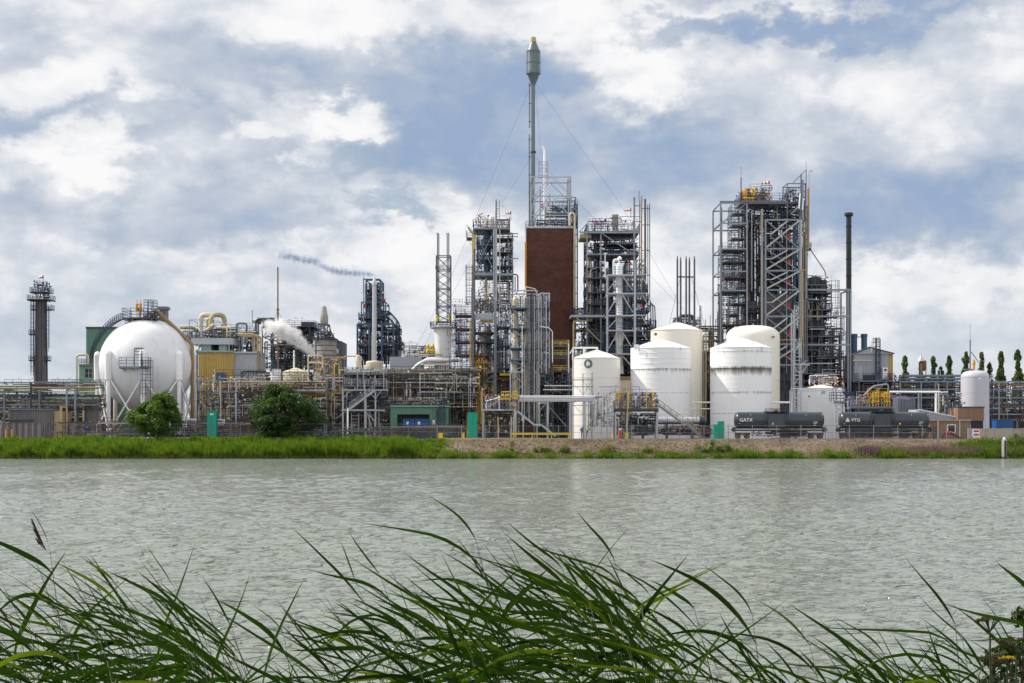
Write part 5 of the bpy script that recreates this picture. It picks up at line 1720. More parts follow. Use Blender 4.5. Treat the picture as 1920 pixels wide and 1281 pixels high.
for x, y0, w, m in ((1203.5, 367, 2.8, 'tan'), (1200, 376, 1.6, 'rust'), (1210.5, 372, 4, 'steel_mid'), (1215.5, 382, 1.6, 'steel_dark'), (1219, 380, 1.8, 'steel_mid'), (1190, 369, 3.4, 'steel_mid')):
    t.rod('vent_pipe', (x, 560, 1), (x, y0, 1), w, m)
for y in (389, 420, 468, 515): t.bar('tie_beam', (1203, y, 1.6), (1219, y, 1.6), 1.3, 'steel_mid')
for y in (384, 414, 463): t.bar('tie_beam', (1190, y, 1.6), (1203, y, 1.6), 1.5, 'steel')
t.bar('mast', (1199, 376, 1), (1199, 356, 1), 1, 'steel_dark'); t.bar('tie_beam', (1163, 405, 1), (1200, 405, 1), .9, 'blue_steel')
t.vessel('cream_column', 1108, 5, [(5.5, 600), (5.5, 505), (4, 500), (3, 470)], 'cream', 18); t.vessel('dark_column', 1122, 7, [(6, 600), (6, 450)], 'steel_dark', 16)
t.vessel('dark_column', 1150, 8, [(5, 640), (5, 480)], 'steel_dark', 16); t.vessel('pale_column', 1180, 8, [(4, 680), (4, 470)], 'insul', 16)
t.box('red_panel', 1179, 493, 1184, 498.5, -.8, -.4, 'red'); t.box('red_panel', 1117, 417, 1121, 423, -.8, -.4, 'red'); t.vessel('maroon_lamp', 1135, 0, [(1.5, 416), (2.4, 413), (1.5, 410)], 'maroon', 10)
windsock(t, 1183, 393, 0, 12)
t.lamps([(1121, 432, 0, 3), (1142, 432, 0, -3), (1170, 432, 0, 4), (1177, 432, 0, -4)], h=18)
t.fill(1100, 440, 1198, 476, 1, 11, 121, 44, 24, 170, ('steel_mid', 'steel_dark', 'navy', 'steel_mid', 'maroon', 'black_steel'), (.3, 1.6), fs=(1, 4), nr=10)
t.fill(1099, 478, 1140, 592, 1, 11, 122, 46, 30, 230, ('steel_dark', 'navy', 'steel_mid', 'cream', 'insul', 'rust'), (.3, 1.5), nr=12)
t.fill(1140, 478, 1215, 600, 4, 13, 123, 64, 34, 240, ('steel_mid', 'steel_dark', 'navy', 'black_steel', 'insul', 'blue_steel'), (.4, 1.8), nr=14)
t.fill(1104, 405, 1196, 433, 0, 10, 124, 50, 8, 90, ('navy', 'steel_dark', 'steel_mid'), (.25, .9), fs=(.8, 2.5))
t.box('side_deck', 1070, 591, 1140, 595, -.5, 9, 'steel_pale'); t.deck(1070, 1140, 590.5, -.5, 9, 'steel', 'navy', .1)
t.rod('strut', (1081, 597, -.3), (1127, 643, -.3), 3, 'insul'); t.pipe('beige_pipe', [(1075.5, 690, 0), (1075.5, 602, 0), (1100, 602, 0)], 3, 'tan', 1.5)
t.fill(1078, 575, 1140, 592, 1, 9, 125, 50, 8, 140, ('navy', 'black_steel', 'tan', 'steel_dark'), (.4, 1.4))
t.fill(1076, 598, 1228, 700, 3, 13, 126, 150, 80, 560, ('steel_dark', 'steel_mid', 'black_steel', 'insul', 'tan', 'navy'), (.4, 2.0), nr=16)
for y in (540, 560, 580, 605, 628, 652): t.deck(1192, 1216 + (y - 540) * .1, y, 2, 11, 'steel_mid', 'navy')
t.frame([1196, 1216], [545, 565, 600, 640], 2, 10, 1.6, 'steel_dark', 700)
for x, y0 in ((1222, 560), (1226, 566), (1230, 570)): t.pipe('bent_pipe', [(1212, y0, 3), (x, y0, 3), (x + 2, 625, 3)], 2, 'steel_dark', 3)
t.rod('cross_pipe', (1214, 615, 4), (1270, 615, 4), 4, 'steel_mid')
t.frame([1222, 1231], [600, 612, 620], 1, 4, 1.1, 'navy', 625)
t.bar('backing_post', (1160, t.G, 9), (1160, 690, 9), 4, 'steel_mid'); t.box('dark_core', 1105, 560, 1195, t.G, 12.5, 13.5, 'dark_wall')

t = T('white_column', 'slender white distillation column inside a pale braced frame', 'column', 314, 1163)
t.vessel('shell', 1163.5, 4, [(9, 700), (6.6, 668), (6.6, 640), (9.5, 633), (9.5, 628), (6.4, 620), (6.2, 520), (7.2, 516), (7.2, 497), (5, 490), (0, 488)], 'white', 24)
t.pipe('overhead_pipe', [(1163, 492, 4), (1163, 483, 4), (1153, 483, 4), (1153, 516, 4)], 4, 'white', 1.2)
t.vessel('cap', 1164.5, 4, [(4, 483), (4, 479), (0, 476)], 'white', 14)
t.bar('column', (1138.5, 700, 0), (1138.5, 516, 0), 3.6, 'steel_pale'); t.bar('column', (1190.5, 700, 0), (1190.5, 490, 0), 3.6, 'steel_pale')
t.rod('lamp_post', (1134.5, 520, -.4), (1134.5, 476, -.4), 1.6, 'white'); t.rod('thin_riser', (1155, 690, -.6), (1155, 572, -.6), 1.8, 'insul')
for y in (516, 550.5, 592, 620, 664): 
    t.bar('beam', (1138, y, 0), (1192, y, 0), 2.6, 'steel_pale')
    t.deck(1139, 1212 if y < 600 else 1202, y - 1.6, .2, 8, 'steel_pale', 'blue_steel', .15, h=1.6)
    t.bar('bracket', (1204, y, 1), (1213, y + 16, 1), 1.6, 'steel_pale')
for y0, y1 in ((517, 545), (552, 586), (622, 655)):
    t.bar('brace', (1160, y0, .3), (1140, y1, .3), 2, 'steel_pale'); t.bar('brace', (1167, y0, .3), (1187, y1, .3), 2, 'steel_pale')
t.bar('brace', (1158, 596, .3), (1140, 616, .3), 2, 'steel_pale'); t.bar('brace', (1168, 668, .3), (1182, 684, .3), 2, 'steel_pale')
t.box('red_panel', 1199.5, 570, 1204, 575, -.3, 0, 'red')
for y in (535, 570, 605, 650): t.vessel('ring', 1163.5, 4, [(6.8, y + .5), (6.8, y - .5)], 'steel_pale', 20)

# =============================================================== RIGHT PART
t = T('stack_group', 'row of five thin grey stacks tied by one bar, behind the white tanks', 'stacks', 348, 1286)
for k, x in enumerate((1270, 1278, 1286.5, 1294.5, 1302)):
    t.vessel('stack', x, (k % 2) * 2, [(1.9 if k != 0 else 1.5, t.G), (1.8, 489), (1.2, 484), (.9, 480.5)], 'steel_mid', 12)
for y in (518, 519.6): t.bar('tie_bar', (1270, y, .5), (1302, y, 1), 1.2, 'steel_dark')
t.pipe('hoop_duct', [(1276, 625, 4), (1276, 590, 4), (1302, 590, 4), (1306, 600, 4), (1306, 630, 4)], 7, 'steel_mid', 1.3, 14)
t.fill(1262, 592, 1318, 625, 2, 10, 131, 40, 20, 120, ('steel_dark', 'blue_steel', 'steel_mid'), (.5, 1.6))
for x, c in ((1262, 640), (1316, 640)): t.bar('guy_wire', (1286 + (x - 1286) * .4, 520, 1), (x - 14 if x < 1286 else x + 14, c, 1), .5, 'steel_dark')
t = T('process_unit', 'dark pipework glimpsed between the two pairs of white tanks', 'process unit', 330, 1335)
t.fill(1232, 605, 1362, 800, 4, 16, 132, 130, 60, 420, ('black_steel', 'steel_dark', 'navy', 'steel_mid', 'tan'), (.5, 2.0))
t.frame([1240, 1318, 1345], [612, 640, 680, 730, 780], 6, 14, 1.8, 'steel_dark', None)
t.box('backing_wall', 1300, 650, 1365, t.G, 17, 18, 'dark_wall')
for x in (1315.5, 1320.5, 1325): t.rod('cream_pipe', (x, 790, 1), (x, 628, 1), 3, 'cream')
t.pipe('yellow_pipe', [(1332, 690, 0), (1332, 638, 0), (1460, 638, 0)], 2, 'orange', 1.5)
t.pipe('cream_pipe', [(1355, 640, 0), (1355, 616, 0), (1370, 616, 0)], 3, 'cream', 1.2)
for x, y in ((1334, 590), (1314, 572), (1325, 598)): t.bar('pole', (x, 640, 2), (x, y, 2), 1, 'steel_mid')


def tank_mat(name, col, bands, zamp=.9, stain=(.13, .12, .09)):
    """white paint with streaks of grime hanging below the hoops at the given heights"""
    m = mat(name, col, .42, 0, .04, .10, (.45, .42, .36), .25, True, rnd=0)
    t_ = m.node_tree; L = t_.links.new
    b = t_.nodes['Principled BSDF']
    old = b.inputs['Base Color'].links[0].from_socket
    geo = N(t_, 'ShaderNodeNewGeometry'); sp = N(t_, 'ShaderNodeSeparateXYZ'); L(geo.outputs['Position'], sp.inputs[0])
    mp = N(t_, 'ShaderNodeMapping'); mp.inputs['Scale'].default_value = (1.6, 1.6, .22); L(geo.outputs['Position'], mp.inputs['Vector'])
    n = N(t_, 'ShaderNodeTexNoise'); n.inputs['Scale'].default_value = 1.5; n.inputs['Detail'].default_value = 9; n.inputs['Roughness'].default_value = .75
    L(mp.outputs[0], n.inputs['Vector'])
    acc = None
    for z, up, dn, amp in bands:
        d = ml(t_, 'SUBTRACT', sp.outputs[2], z)
        a = N(t_, 'ShaderNodeMapRange'); a.inputs['From Min'].default_value = -dn; a.inputs['From Max'].default_value = 0; L(d, a.inputs['Value'])
        c = N(t_, 'ShaderNodeMapRange'); c.inputs['From Min'].default_value = up; c.inputs['From Max'].default_value = 0; L(d, c.inputs['Value'])
        v = ml(t_, 'MULTIPLY', ml(t_, 'MULTIPLY', a.outputs[0], c.outputs[0]), amp)
        acc = v if acc is None else ml(t_, 'MAXIMUM', acc, v)
    s = N(t_, 'ShaderNodeMapRange'); s.inputs['From Min'].default_value = .78; s.inputs['From Max'].default_value = 1.15
    L(ml(t_, 'ADD', n.outputs['Fac'], ml(t_, 'MULTIPLY', acc, .55)), s.inputs['Value'])
    mx = N(t_, 'ShaderNodeMix', data_type='RGBA'); L(s.outputs[0], mx.inputs['Factor']); L(old, mx.inputs['A']); mx.inputs['B'].default_value = (*stain, 1)
    L(mx.outputs['Result'], b.inputs['Base Color'])
    return m


def big_tank(name, label, D, x, half, yeave, yapex, col, hoops, dome=False, base=None, bands=None, extra=None):
    t = T(name, label, 'tank', D, x)
    zs = lambda y: H - (y - HY) * t.S
    mn = 'tank_' + str(int(x))
    tank_mat(mn, col, [(zs(y), u, d, a) for (y, u, d, a) in (bands or [(yeave + 2, .5, 3, .5)])])
    t.vessel('shell', x, 0, [(half, t.G), (half, yeave)], mn, 72)
    if dome:
        k = 14
        t.vessel('roof', x, 0, [(half * math.cos(R(90 * i / k)) ** .62 if i < k else 0, yeave - (yeave - yapex) * math.sin(R(90 * i / k))) for i in range(k + 1)], mn, 72)
    else:
        t.vessel('roof', x, 0, [(half + .8, yeave + .8), (half + .8, yeave - .2), (half * .5, yapex + (yeave - yapex) * .42), (3, yapex + .6), (2.5, yapex), (0, yapex - .6)], mn, 72, sm=50)
    for y, th in hoops:
        t.vessel('hoop', x, 0, [(half + .05, y + th), (half + .55, y + th * .5), (half + .55, y - th * .5), (half + .05, y - th)], mn, 72, sm=20)
    yy = yeave + 9.4
    while yy < 815:
        t.vessel('plate_seam', x, 0, [(half + .02, yy + .35), (half + .28, yy), (half + .02, yy - .35)], mn, 72, sm=20)
        yy += 9.4
    for i in range(24):        # roof plate edges
        a = 2 * math.pi * i / 24
        if not dome:
            p = t.l((x, t.G, 0))
            z0 = (t.G - yeave) * t.S; z1 = (t.G - yapex) * t.S; zm = z0 + (z1 - z0) * .58
            r0 = half * t.S; b_ = MB()
            b_.bar((math.cos(a) * r0, math.sin(a) * r0, z0 + .03), (math.cos(a) * r0 * .5, math.sin(a) * r0 * .5, zm + .03), .10)
            b_.bar((math.cos(a) * r0 * .5, math.sin(a) * r0 * .5, zm + .03), (math.cos(a) * .4, math.sin(a) * .4, z1 - .05), .10)
            t.part('roof_rib', b_.mesh('roof_rib', mn))
    return t


CR = (.83, .79, .70)
WH = (.87, .87, .88)
t = big_tank('cream_tank', 'tall cream tank with a shallow cone roof, behind the white tank left of centre right', 312, 1268, 48.5, 620.5, 604, CR, [(670, .4), (720, .4)], bands=[(621, .3, 2, .3)])
t.vessel('manhole', 1225, -5.0, [(0, 632.5), (3, 631), (3, 628), (0, 626.5)], 'conc_dark', 10)
t.rod('overflow_pipe', (1313, 790, -1), (1313, 574, -1), 2, 'steel_mid'); t.box('roof_box', 1302, 612, 1307, 618, -.5, 1, 'cream')
t = big_tank('white_tank', 'large white tank with two dirty hoops, left of the pair of white front tanks', 290, 1239, 56.5, 654.5, 637, WH, [(693.5, 1.2), (736.5, .6), (776, .6), (664, .3), (674, .3), (684, .3)], bands=[(693.5, .5, 1.8, .9), (736.5, .4, 1.2, .6), (655, .3, 1.5, .4)])
t.box('gauge_box', 1187, 648, 1195, 653, -3.3, -2.3, 'white'); t.rod('gauge_pipe', (1193, 662, -5), (1193, 650, -5), .7, 'steel_mid'); t.rod('gauge_pipe', (1270, 660, -5.4), (1270, 652, -5.4), .7, 'steel_mid')
t.rail([(1186, 661, -3.6), (1195, 661, -4.8)], 'steel_pale')
t = big_tank('cream_tank', 'cream tank with a rounded dome roof behind the right white tank', 308, 1412, 49.5, 632, 611, CR, [(655, .4), (683, .4), (712, .4)], dome=True, bands=[(633, .3, 2, .3)])
t.vessel('roof_hatch', 1379, -1.5, [(5, 620), (5, 615), (4, 614)], 'cream', 16); t.vessel('manhole', 1442, -5.1, [(0, 637), (2.4, 636), (2.4, 633.5), (0, 632.6)], 'conc_dark', 10)
t.lamps([(1412, 612, 0, 1)], h=3)
t = big_tank('white_tank', 'large white tank with a black grime line round its middle, behind the left tank wagon', 288, 1389, 57, 653.5, 635, WH, [(691.5, 1.3), (736, .6), (775, .6), (661, .4)], bands=[(693.0, 1.0, 2.4, 1.25), (736, .4, 1.2, .8), (661, .5, 1.0, .7), (775, .3, .8, .7)])
for x in (1342, 1420): t.rod('gauge_pipe', (x, 660, -4.4 if x < 1400 else -5.3), (x, 650, -4.4 if x < 1400 else -5.3), .7, 'steel_mid')
t.bar('side_pipe', (1447, 755, -3), (1480, 755, -3), 2.4, 'white'); t.pipe('side_pipe', [(1446, 755, -2), (1481, 755, -2), (1481, 790, -2)], 4, 'white', 1)

t = big_tank('small_white_tank', 'smaller white tank with a grey round emblem, striped by scaffold shadows', 290, 1118, 44.5, 672.5, 656.5, (.81, .79, .74), [(708, .4)], bands=[(673, .3, 2, .5)])
a = R(-23); rr = 44.5 * t.S; c = t.l((1118, 684, 0)); u = Vector((math.cos(a), math.sin(a), 0)); n_ = Vector((math.sin(a), -math.cos(a), 0))
for rad, off, m in ((.92, .05, 'steel_mid'), (.42, .10, 'text_white')):
    b = MB(); ctr = c + n_ * (rr + off - .03)
    ring = [ctr + u * (rad * math.cos(k * math.pi / 12)) + Vector((0, 0, rad * math.sin(k * math.pi / 12))) for k in range(24)]
    # follow the curve of the shell
    vs = []
    for p in ring:
        d = math.hypot(p.x, p.y); s_ = (rr + off) / d
        vs.append((p.x * s_, p.y * s_, p.z))
    cc = (c.x + n_.x * (rr + off), c.y + n_.y * (rr + off), c.z)
    if rad < .6: vs = [(v[0], v[1], v[2] + (.12 if i % 6 < 3 else -.12)) for i, v in enumerate(vs)]
    b.add([cc] + vs, [(0, k + 1, (k + 1) % 24 + 1) for k in range(24)]); t.part('emblem', b.mesh('emblem', m))
t.frame([1074.5, 1095, 1120], [652], -1, 2, 2, 'white', 675)
t.bar('brace', (1075, 652, -1), (1068, 664, -1), 2, 'white'); t.bar('pipe_bracket', (1072, 665, -2), (1088, 664, -2), 1.4, 'steel_pale')
# scaffold on its left side
t = T('scaffold', 'light tube scaffold leaning on the left of the small white tank', 'scaffold', 281, 1088)
for x in (1068, 1076, 1094, 1111):
    for d in (0, 3): t.bar('standard', (x, t.G, d), (x, {1068: 690, 1076: 660, 1094: 700, 1111: 698}[x], d), .7, 'steel_mid')
for y in (712, 725, 743, 760, 778):
    for d in (0, 3): t.bar('ledger', (1066, y, d), (1113, y, d), .7, 'steel_mid')
for a_, c_ in (((1068, 712), (1094, 740)), ((1111, 712), (1094, 740)), ((1076, 760), (1094, 778)), ((1090, 712), (1111, 735))): t.bar('brace', (*a_, 0), (*c_, 0), .6, 'steel_mid')

# little annex between tanks
t = T('shed', 'small cream gabled hut between the small and the large white tank', 'shed', 300, 1172)
t.box('wall', 1163, 712, 1182, t.G, 0, 5, 'cream'); t.box('roof', 1162, 706, 1183, 711.5, -.3, 5.3, 'wood')

# ---------------------------------------------------------------- big tower C
t = T('process_tower', 'largest process tower, a grey cross braced steel block with red boxes and a windsock', 'tower', 322, 1430)
t.frame([1351, 1400.5], [381, 419, 467, 509, 545], 0, 12, 2.6, 'steel', 760, [(0, 0, '/'), ], 1.5)
t.bar('column', (1359, 760, 5), (1359, 383, 5), 3, 'steel_pale')
t.bar('brace', (1352, 386, 0), (1358, 412, 4), 1, 'steel_mid'); t.bar('brace', (1352, 425, 0), (1358, 460, 4), 1, 'steel_mid')
t.bar('beam', (1400, 381, 0), (1475, 381, 0), 2.6, 'steel'); t.bar('beam', (1350, 378, .4), (1475, 378, .4), 3, 'steel_mid')
t.rod('tan_riser', (1427.5, 765, -.7), (1427.5, 393, -.7), 4.4, 'conc'); t.rod('tan_riser', (1411, 545, 1), (1411, 393, 1), 2, 'steel_pale')
t.frame([1434, 1497.5], [413.5, 467.5, 508.5, 544.5, 594, 646, 685], -.8, 11, 3.2, 'steel', 790, [(0, j, '\\') for j in range(6)], 1.8)
t.bar('column', (1500.5, 790, -.8), (1500.5, 413, -.8), 3.4, 'steel_pale'); t.bar('column', (1429, 790, 0), (1429, 540, 0), 3.4, 'green_pale')
# switchback stairs across the front
for (ya, yb) in ((467.5, 413.5), (508.5, 467.5), (544.5, 508.5), (594, 544.5), (646, 594), (690, 646)):
    m_ = (ya + yb) / 2 - 1
    t.stair((1435, ya - 2, -1.6), (1496, yb + 2, -1.6), 1.1, 'insul', 'steel_pale', False)
    t.bar('landing', (1434, m_, -1.4), (1445, m_, -1.4), 1.8, 'insul'); t.bar('stair_stringer', (1445, m_, -1.4), (1474, yb + 3, -1.4), 2.6, 'steel_pale')
    t.bar('stair_stringer', (1445, m_ + 1, 1.4), (1474, ya - 2, 1.4), 2.4, 'steel')
    t.box('red_box', 1477, (ya + yb) / 2 - 1, 1482, (ya + yb) / 2 + 8, -.2, .4, 'red')
for x, w, m in ((1474, 1.2, 'steel_pale'), (1491, 6.5, 'blue_steel'), (1504, 2.5, 'steel_mid'), (1508, 3, 'tan'), (1512, 2.4, 'conc'), (1515, 2.2, 'steel_mid')):
    t.rod('riser', (x, 700, 1.0 if x > 1480 else -.6), (x, 420 if x < 1500 else 385, 1.0 if x > 1480 else -.6), w, m)
t.rod('yellow_pipe', (1501.5, 633, -1.6), (1501.5, 509, -1.6), 3.2, 'tan'); t.pipe('yellow_pipe', [(1501.5, 633, -1.6), (1501.5, 638, -1.6), (1462, 638.5, -1.6)], 2, 'orange', 1)
t.pipe('yellow_pipe', [(1498, 508, -1.8), (1512, 508, -1.8)], 1.6, 'orange')
t.box('shaft', 1436, 548, 1495, t.G, 4, 10, 'conc_dark'); t.box('shaft', 1404, 560, 1427, t.G, 5, 11, 'dark_wall')
# columns inside
for x, r_, y0, m in ((1419, 4.5, 396, 'steel_dark'), (1447, 7, 398, 'black_steel'), (1462, 6, 400, 'steel_dark'), (1483, 6, 405, 'steel_dark'), (1407, 3, 420, 'rust'), (1413, 2.4, 400, 'tan')):
    t.col('vessel', x, y0, 640, r_, 6, m, True, 16)
# left stack of scaffold decks
for i, y in enumerate((397, 419.5, 444, 466)): t.deck(1373, 1399, y, 1, 6, 'steel_mid', 'rail_grey', .3, h=1.7)
for i, (y, xa, xb) in enumerate(((467.5, 1355, 1398), (489.5, 1357, 1399), (519, 1360, 1399), (545.5, 1354, 1399), (568, 1374, 1399), (588, 1371, 1386), (608, 1356, 1399), (628, 1372, 1399), (650, 1358, 1399))): t.deck(xa, xb, y, .5, 7, 'maroon' if i in (2, 6) else 'steel_dark', 'rail_grey', .25, h=1.5)
for y in (575, 583, 607, 622, 642): t.deck(1400, 1427, y, 1, 7, 'maroon' if y in (583, 607) else 'steel_dark', 'rail_grey')
t.frame([1374, 1386, 1397], [397, 408, 420, 432, 444, 456], 1.5, 7.5, .8, 'rail_grey', 470, [(0, 0, 'x'), (1, 1, '/'), (0, 2, '\\'), (1, 3, 'x'), (0, 4, '/')], .6)
t.frame([1356, 1366, 1378, 1390], [470, 480, 490, 502, 514, 528, 560, 590, 620], 1.5, 8, .8, 'rail_grey', 720, [(i % 3, i, 'x/\\'[i % 3]) for i in range(8)], .6)
t.fill(1354, 470, 1400, 545, 1, 10, 141, 36, 34, 150, ('steel_dark', 'rail_grey', 'tan', 'steel_mid'), (.25, .9), nr=16)
t.fill(1354, 545, 1428, 760, 1, 11, 142, 100, 70, 420, ('steel_dark', 'steel_mid', 'black_steel', 'rust', 'tan', 'insul'), (.3, 1.5), nr=24)
t.fill(1400, 384, 1430, 548, 2, 11, 143, 60, 26, 240, ('black_steel', 'steel_dark', 'rust', 'tan', 'navy'), (.4, 1.7), nr=6)
t.fill(1430, 414, 1500, 548, 2, 11, 144, 100, 50, 330, ('steel_dark', 'steel_mid', 'black_steel', 'maroon', 'navy', 'insul'), (.4, 2.0), nr=16)
t.fill(1400, 382, 1500, 414, 1, 11, 145, 80, 40, 330, ('black_steel', 'steel_dark', 'tan', 'steel_mid', 'navy'), (.4, 1.6), nr=6)
t.fill(1498, 400, 1518, 560, 1, 10, 146, 60, 26, 220, ('steel_dark', 'tan', 'rust', 'steel_mid', 'navy'), (.4, 1.5), nr=8)
t.fill(1430, 560, 1500, 760, -.2, 3.5, 147, 30, 40, 110, ('steel_dark', 'steel_mid', 'navy', 'conc_dark'), (.3, 1.2), nr=8)
# top
t.deck(1390, 1475, 377, -.5, 10, 'steel_mid', 'navy', .3, h=1.7)
t.rod('yellow_beam', (1392, 372.5, -.8), (1414, 372.5, -.8), 2.2, 'yellow')
t.vessel('yellow_valve', 1397, 0, [(3, 371), (5, 364), (4.5, 357), (1, 353)], 'orange', 10); t.vessel('yellow_valve', 1414, 1, [(3, 366), (5, 358), (5, 354), (1, 352)], 'yellow', 10)
t.fill(1392, 352, 1450, 376, 0, 9, 148, 90, 24, 300, ('steel_dark', 'black_steel', 'steel_mid', 'rust', 'orange'), (.3, 1.1), fs=(1, 3))
for x, y in ((1421, 350), (1427, 349), (1436, 348), (1443, 349), (1431, 352)): t.rod('vent_pipe', (x, 377, 1), (x, y, 1), 1.2, 'steel_mid')
windsock(t, 1443, 342, 0, 15)
t.bar('mast', (1389.5, 378, 0), (1389.5, 333, 0), 1.6, 'maroon'); t.bar('mast', (1389.5, 333, 0), (1389.5, 312, 0), .5, 'steel_dark')
t.box('walkway', 1450, 377, 1500, 381, 1, 5, 'steel_mid'); t.frame([1476, 1510], [344.5], 0, 5, 1.8, 'steel_mid', 414)
t.bar('column', (1501.5, 414, -.3), (1501.5, 327, -.3), 2.4, 'steel_mid'); t.bar('column', (1504.5, 414, -.5), (1504.5, 338, -.5), 3, 'steel')
t.bar('brace', (1487, 343, 0), (1510, 320, 0), 1.3, 'steel_mid'); t.bar('mast', (1511.5, 390, 0), (1511.5, 318, 0), 1.4, 'steel_mid'); t.bar('mast', (1511.5, 318, 0), (1511.5, 303, 0), .5, 'steel_dark')
t.pipe('hooked_pipe', [(1518.5, 460, 1), (1518.5, 319, 1), (1524, 319, 1), (1524, 321, 1)], 1.8, 'steel_pale', 1.5)
t.rod('yellow_riser', (1516, 386, 0), (1516, 354, 0), 4, 'orange'); t.rod('brown_riser', (1514.5, 470, 0), (1514.5, 386, 0), 5, 'brownpipe'); t.rod('brown_riser', (1511, 560, 0), (1511, 470, 0), 3.6, 'conc')
for p, q in (((1499, 364), (1497, 392)), ((1505, 373), (1503, 395))): t.rod('silver_duct', (*p, -.8), (*q, -.8), 2.6, 'white')
t.pipe('silver_duct', [(1500, 385, 0), (1490, 396, 0), (1482, 402, 0)], 4, 'steel', 1.5)
t.fill(1476, 352, 1512, 412, 0, 9, 149, 56, 26, 220, ('steel_dark', 'black_steel', 'steel_mid', 'maroon', 'navy'), (.3, 1.3), nr=6)
t.frame([1480, 1488, 1494], [350, 356, 362], 1, 4, .8, 'steel_dark', 377)
t.deck(1518, 1523, 464, 1, 4, 'steel_dark', 'navy'); t.pipe('slant_pipe', [(1521, 463, 2), (1550, 506, 2), (1553, 520, 2)], 2, 'steel_mid', 1)

t = T('process_block', 'dark lower block of vessels and ladders right of the largest tower', 'process unit', 326, 1545)
t.bar('beam', (1500, 544.5, -1), (1592, 544.5, -1), 3.6, 'steel'); t.bar('beam', (1500, 594, -1), (1592, 594, -1), 3.4, 'steel'); t.bar('beam', (1500, 647, -1), (1592, 647, -1), 3.2, 'steel')
t.bar('beam', (1500, 682, -1), (1560, 682, -1), 2.0, 'steel_pale')
for x in (1588, 1592.5): t.bar('column', (x, t.G, -1), (x, 543, -1), 2.6, 'steel')
t.bar('column', (1590, t.G, 7), (1590, 543, 7), 2.6, 'steel_mid'); t.bar('beam', (1590, 545, -1), (1590, 545, 7), 2.4, 'steel_mid')
t.box('tank_house', 1528, 516, 1544, 545, 3, 9, 'steel_dark'); t.box('tank_house', 1543, 523, 1556, 545, 3, 9, 'black_steel')
for x, r_, y0, y1, m in ((1516, 5, 548, 760, 'black_steel'), (1530, 7, 550, 700, 'steel_dark'), (1546, 6, 550, 690, 'black_steel'), (1522, 4, 600, 760, 'conc_dark'), (1552, 5, 600, 770, 'steel_dark'), (1569, 3.4, 617, 760, 'conc_dark'), (1538, 4, 560, 640, 'rust')):
    t.col('vessel', x, y0, y1, r_, 5, m, True, 16)
t.frame([1506, 1524, 1543, 1560], [533, 562, 580, 612, 630, 668, 700, 725], 1, 10, 1.3, 'steel_mid', None, [(0, 2, 'x'), (1, 4, '/'), (2, 1, '\\'), (1, 6, 'x'), (2, 3, '/')], .9)
for y, xa, xb in ((533, 1506, 1540), (548, 1518, 1560), (566, 1506, 1526), (580, 1530, 1562), (612, 1506, 1550), (630, 1536, 1566), (655, 1508, 1534), (671, 1532, 1574), (700, 1506, 1562)): t.deck(xa, xb, y, .5, 9, 'steel_mid', 'rail_grey', .18, h=1.5)
for x0, x1, y in ((1515, 1534, 562), (1517, 1545, 617.5), (1504, 1556, 682)): t.bar('pale_beam', (x0, y, -.6), (x1, y, -.6), 1.7, 'steel_pale')
t.ladder(1565, 526, 590, 0, 'rail_grey', True, 1.4); t.ladder(1574.5, 576, 640, 0, 'rail_grey', True, 1.4); t.ladder(1580, 620, 690, 0, 'rail_grey', True, 1.2)
t.deck(1557, 1572, 592, 0, 5, 'steel_dark', 'rail_grey'); t.deck(1560, 1582, 668, 0, 5, 'steel_dark', 'rail_grey')
t.fill(1504, 516, 1562, 600, 1, 10, 151, 70, 40, 260, ('steel_mid', 'black_steel', 'steel_dark', 'steel_mid', 'rust', 'insul', 'tan'), (.4, 1.8), nr=14)
t.fill(1502, 600, 1584, 770, 1, 11, 152, 150, 90, 560, ('steel_dark',  'black_steel', 'steel_mid', 'insul', 'rust', 'navy', 'tan'), (.4, 1.8), nr=26)
t.fill(1466, 690, 1592, 780, 2, 11, 153, 90, 60, 360, ('black_steel', 'steel_dark', 'steel_mid', 'navy', 'insul'), (.4, 1.6), nr=14)
t.frame([1466, 1484, 1548, 1592], [714, 740], 0, 8, 1.8, 'steel_mid', None)
t.rod('yellow_riser', (1579, 740, -.8), (1579, 700, -.8), 1.6, 'orange'); t.pipe('bent_pipe', [(1566, 650, 0), (1566, 657, 0), (1576, 657, 0), (1578, 650, 0)], 2, 'steel_mid', 1)
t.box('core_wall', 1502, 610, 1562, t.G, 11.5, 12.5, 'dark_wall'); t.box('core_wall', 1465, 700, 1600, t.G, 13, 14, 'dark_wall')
t.bar('brace', (1592, 652, -1), (1600, 690, -1), 1.4, 'steel_mid')

t = T('black_stack', 'slim black chimney with a flared cap right of the largest tower', 'chimney', 334, 1591)
t.vessel('pipe', 1591.5, 0, [(5.2, t.G), (4.9, 405)], 'black_steel', 20); t.vessel('cap', 1591.5, 0, [(6.2, 406), (8.3, 404.5), (8.3, 400), (6.6, 399)], 'black_steel', 20)
for y in (425, 455, 486, 517, 548): t.vessel('flange', 1591.5, 0, [(5.9, y + .6), (5.9, y - .6)], 'black_steel', 18)

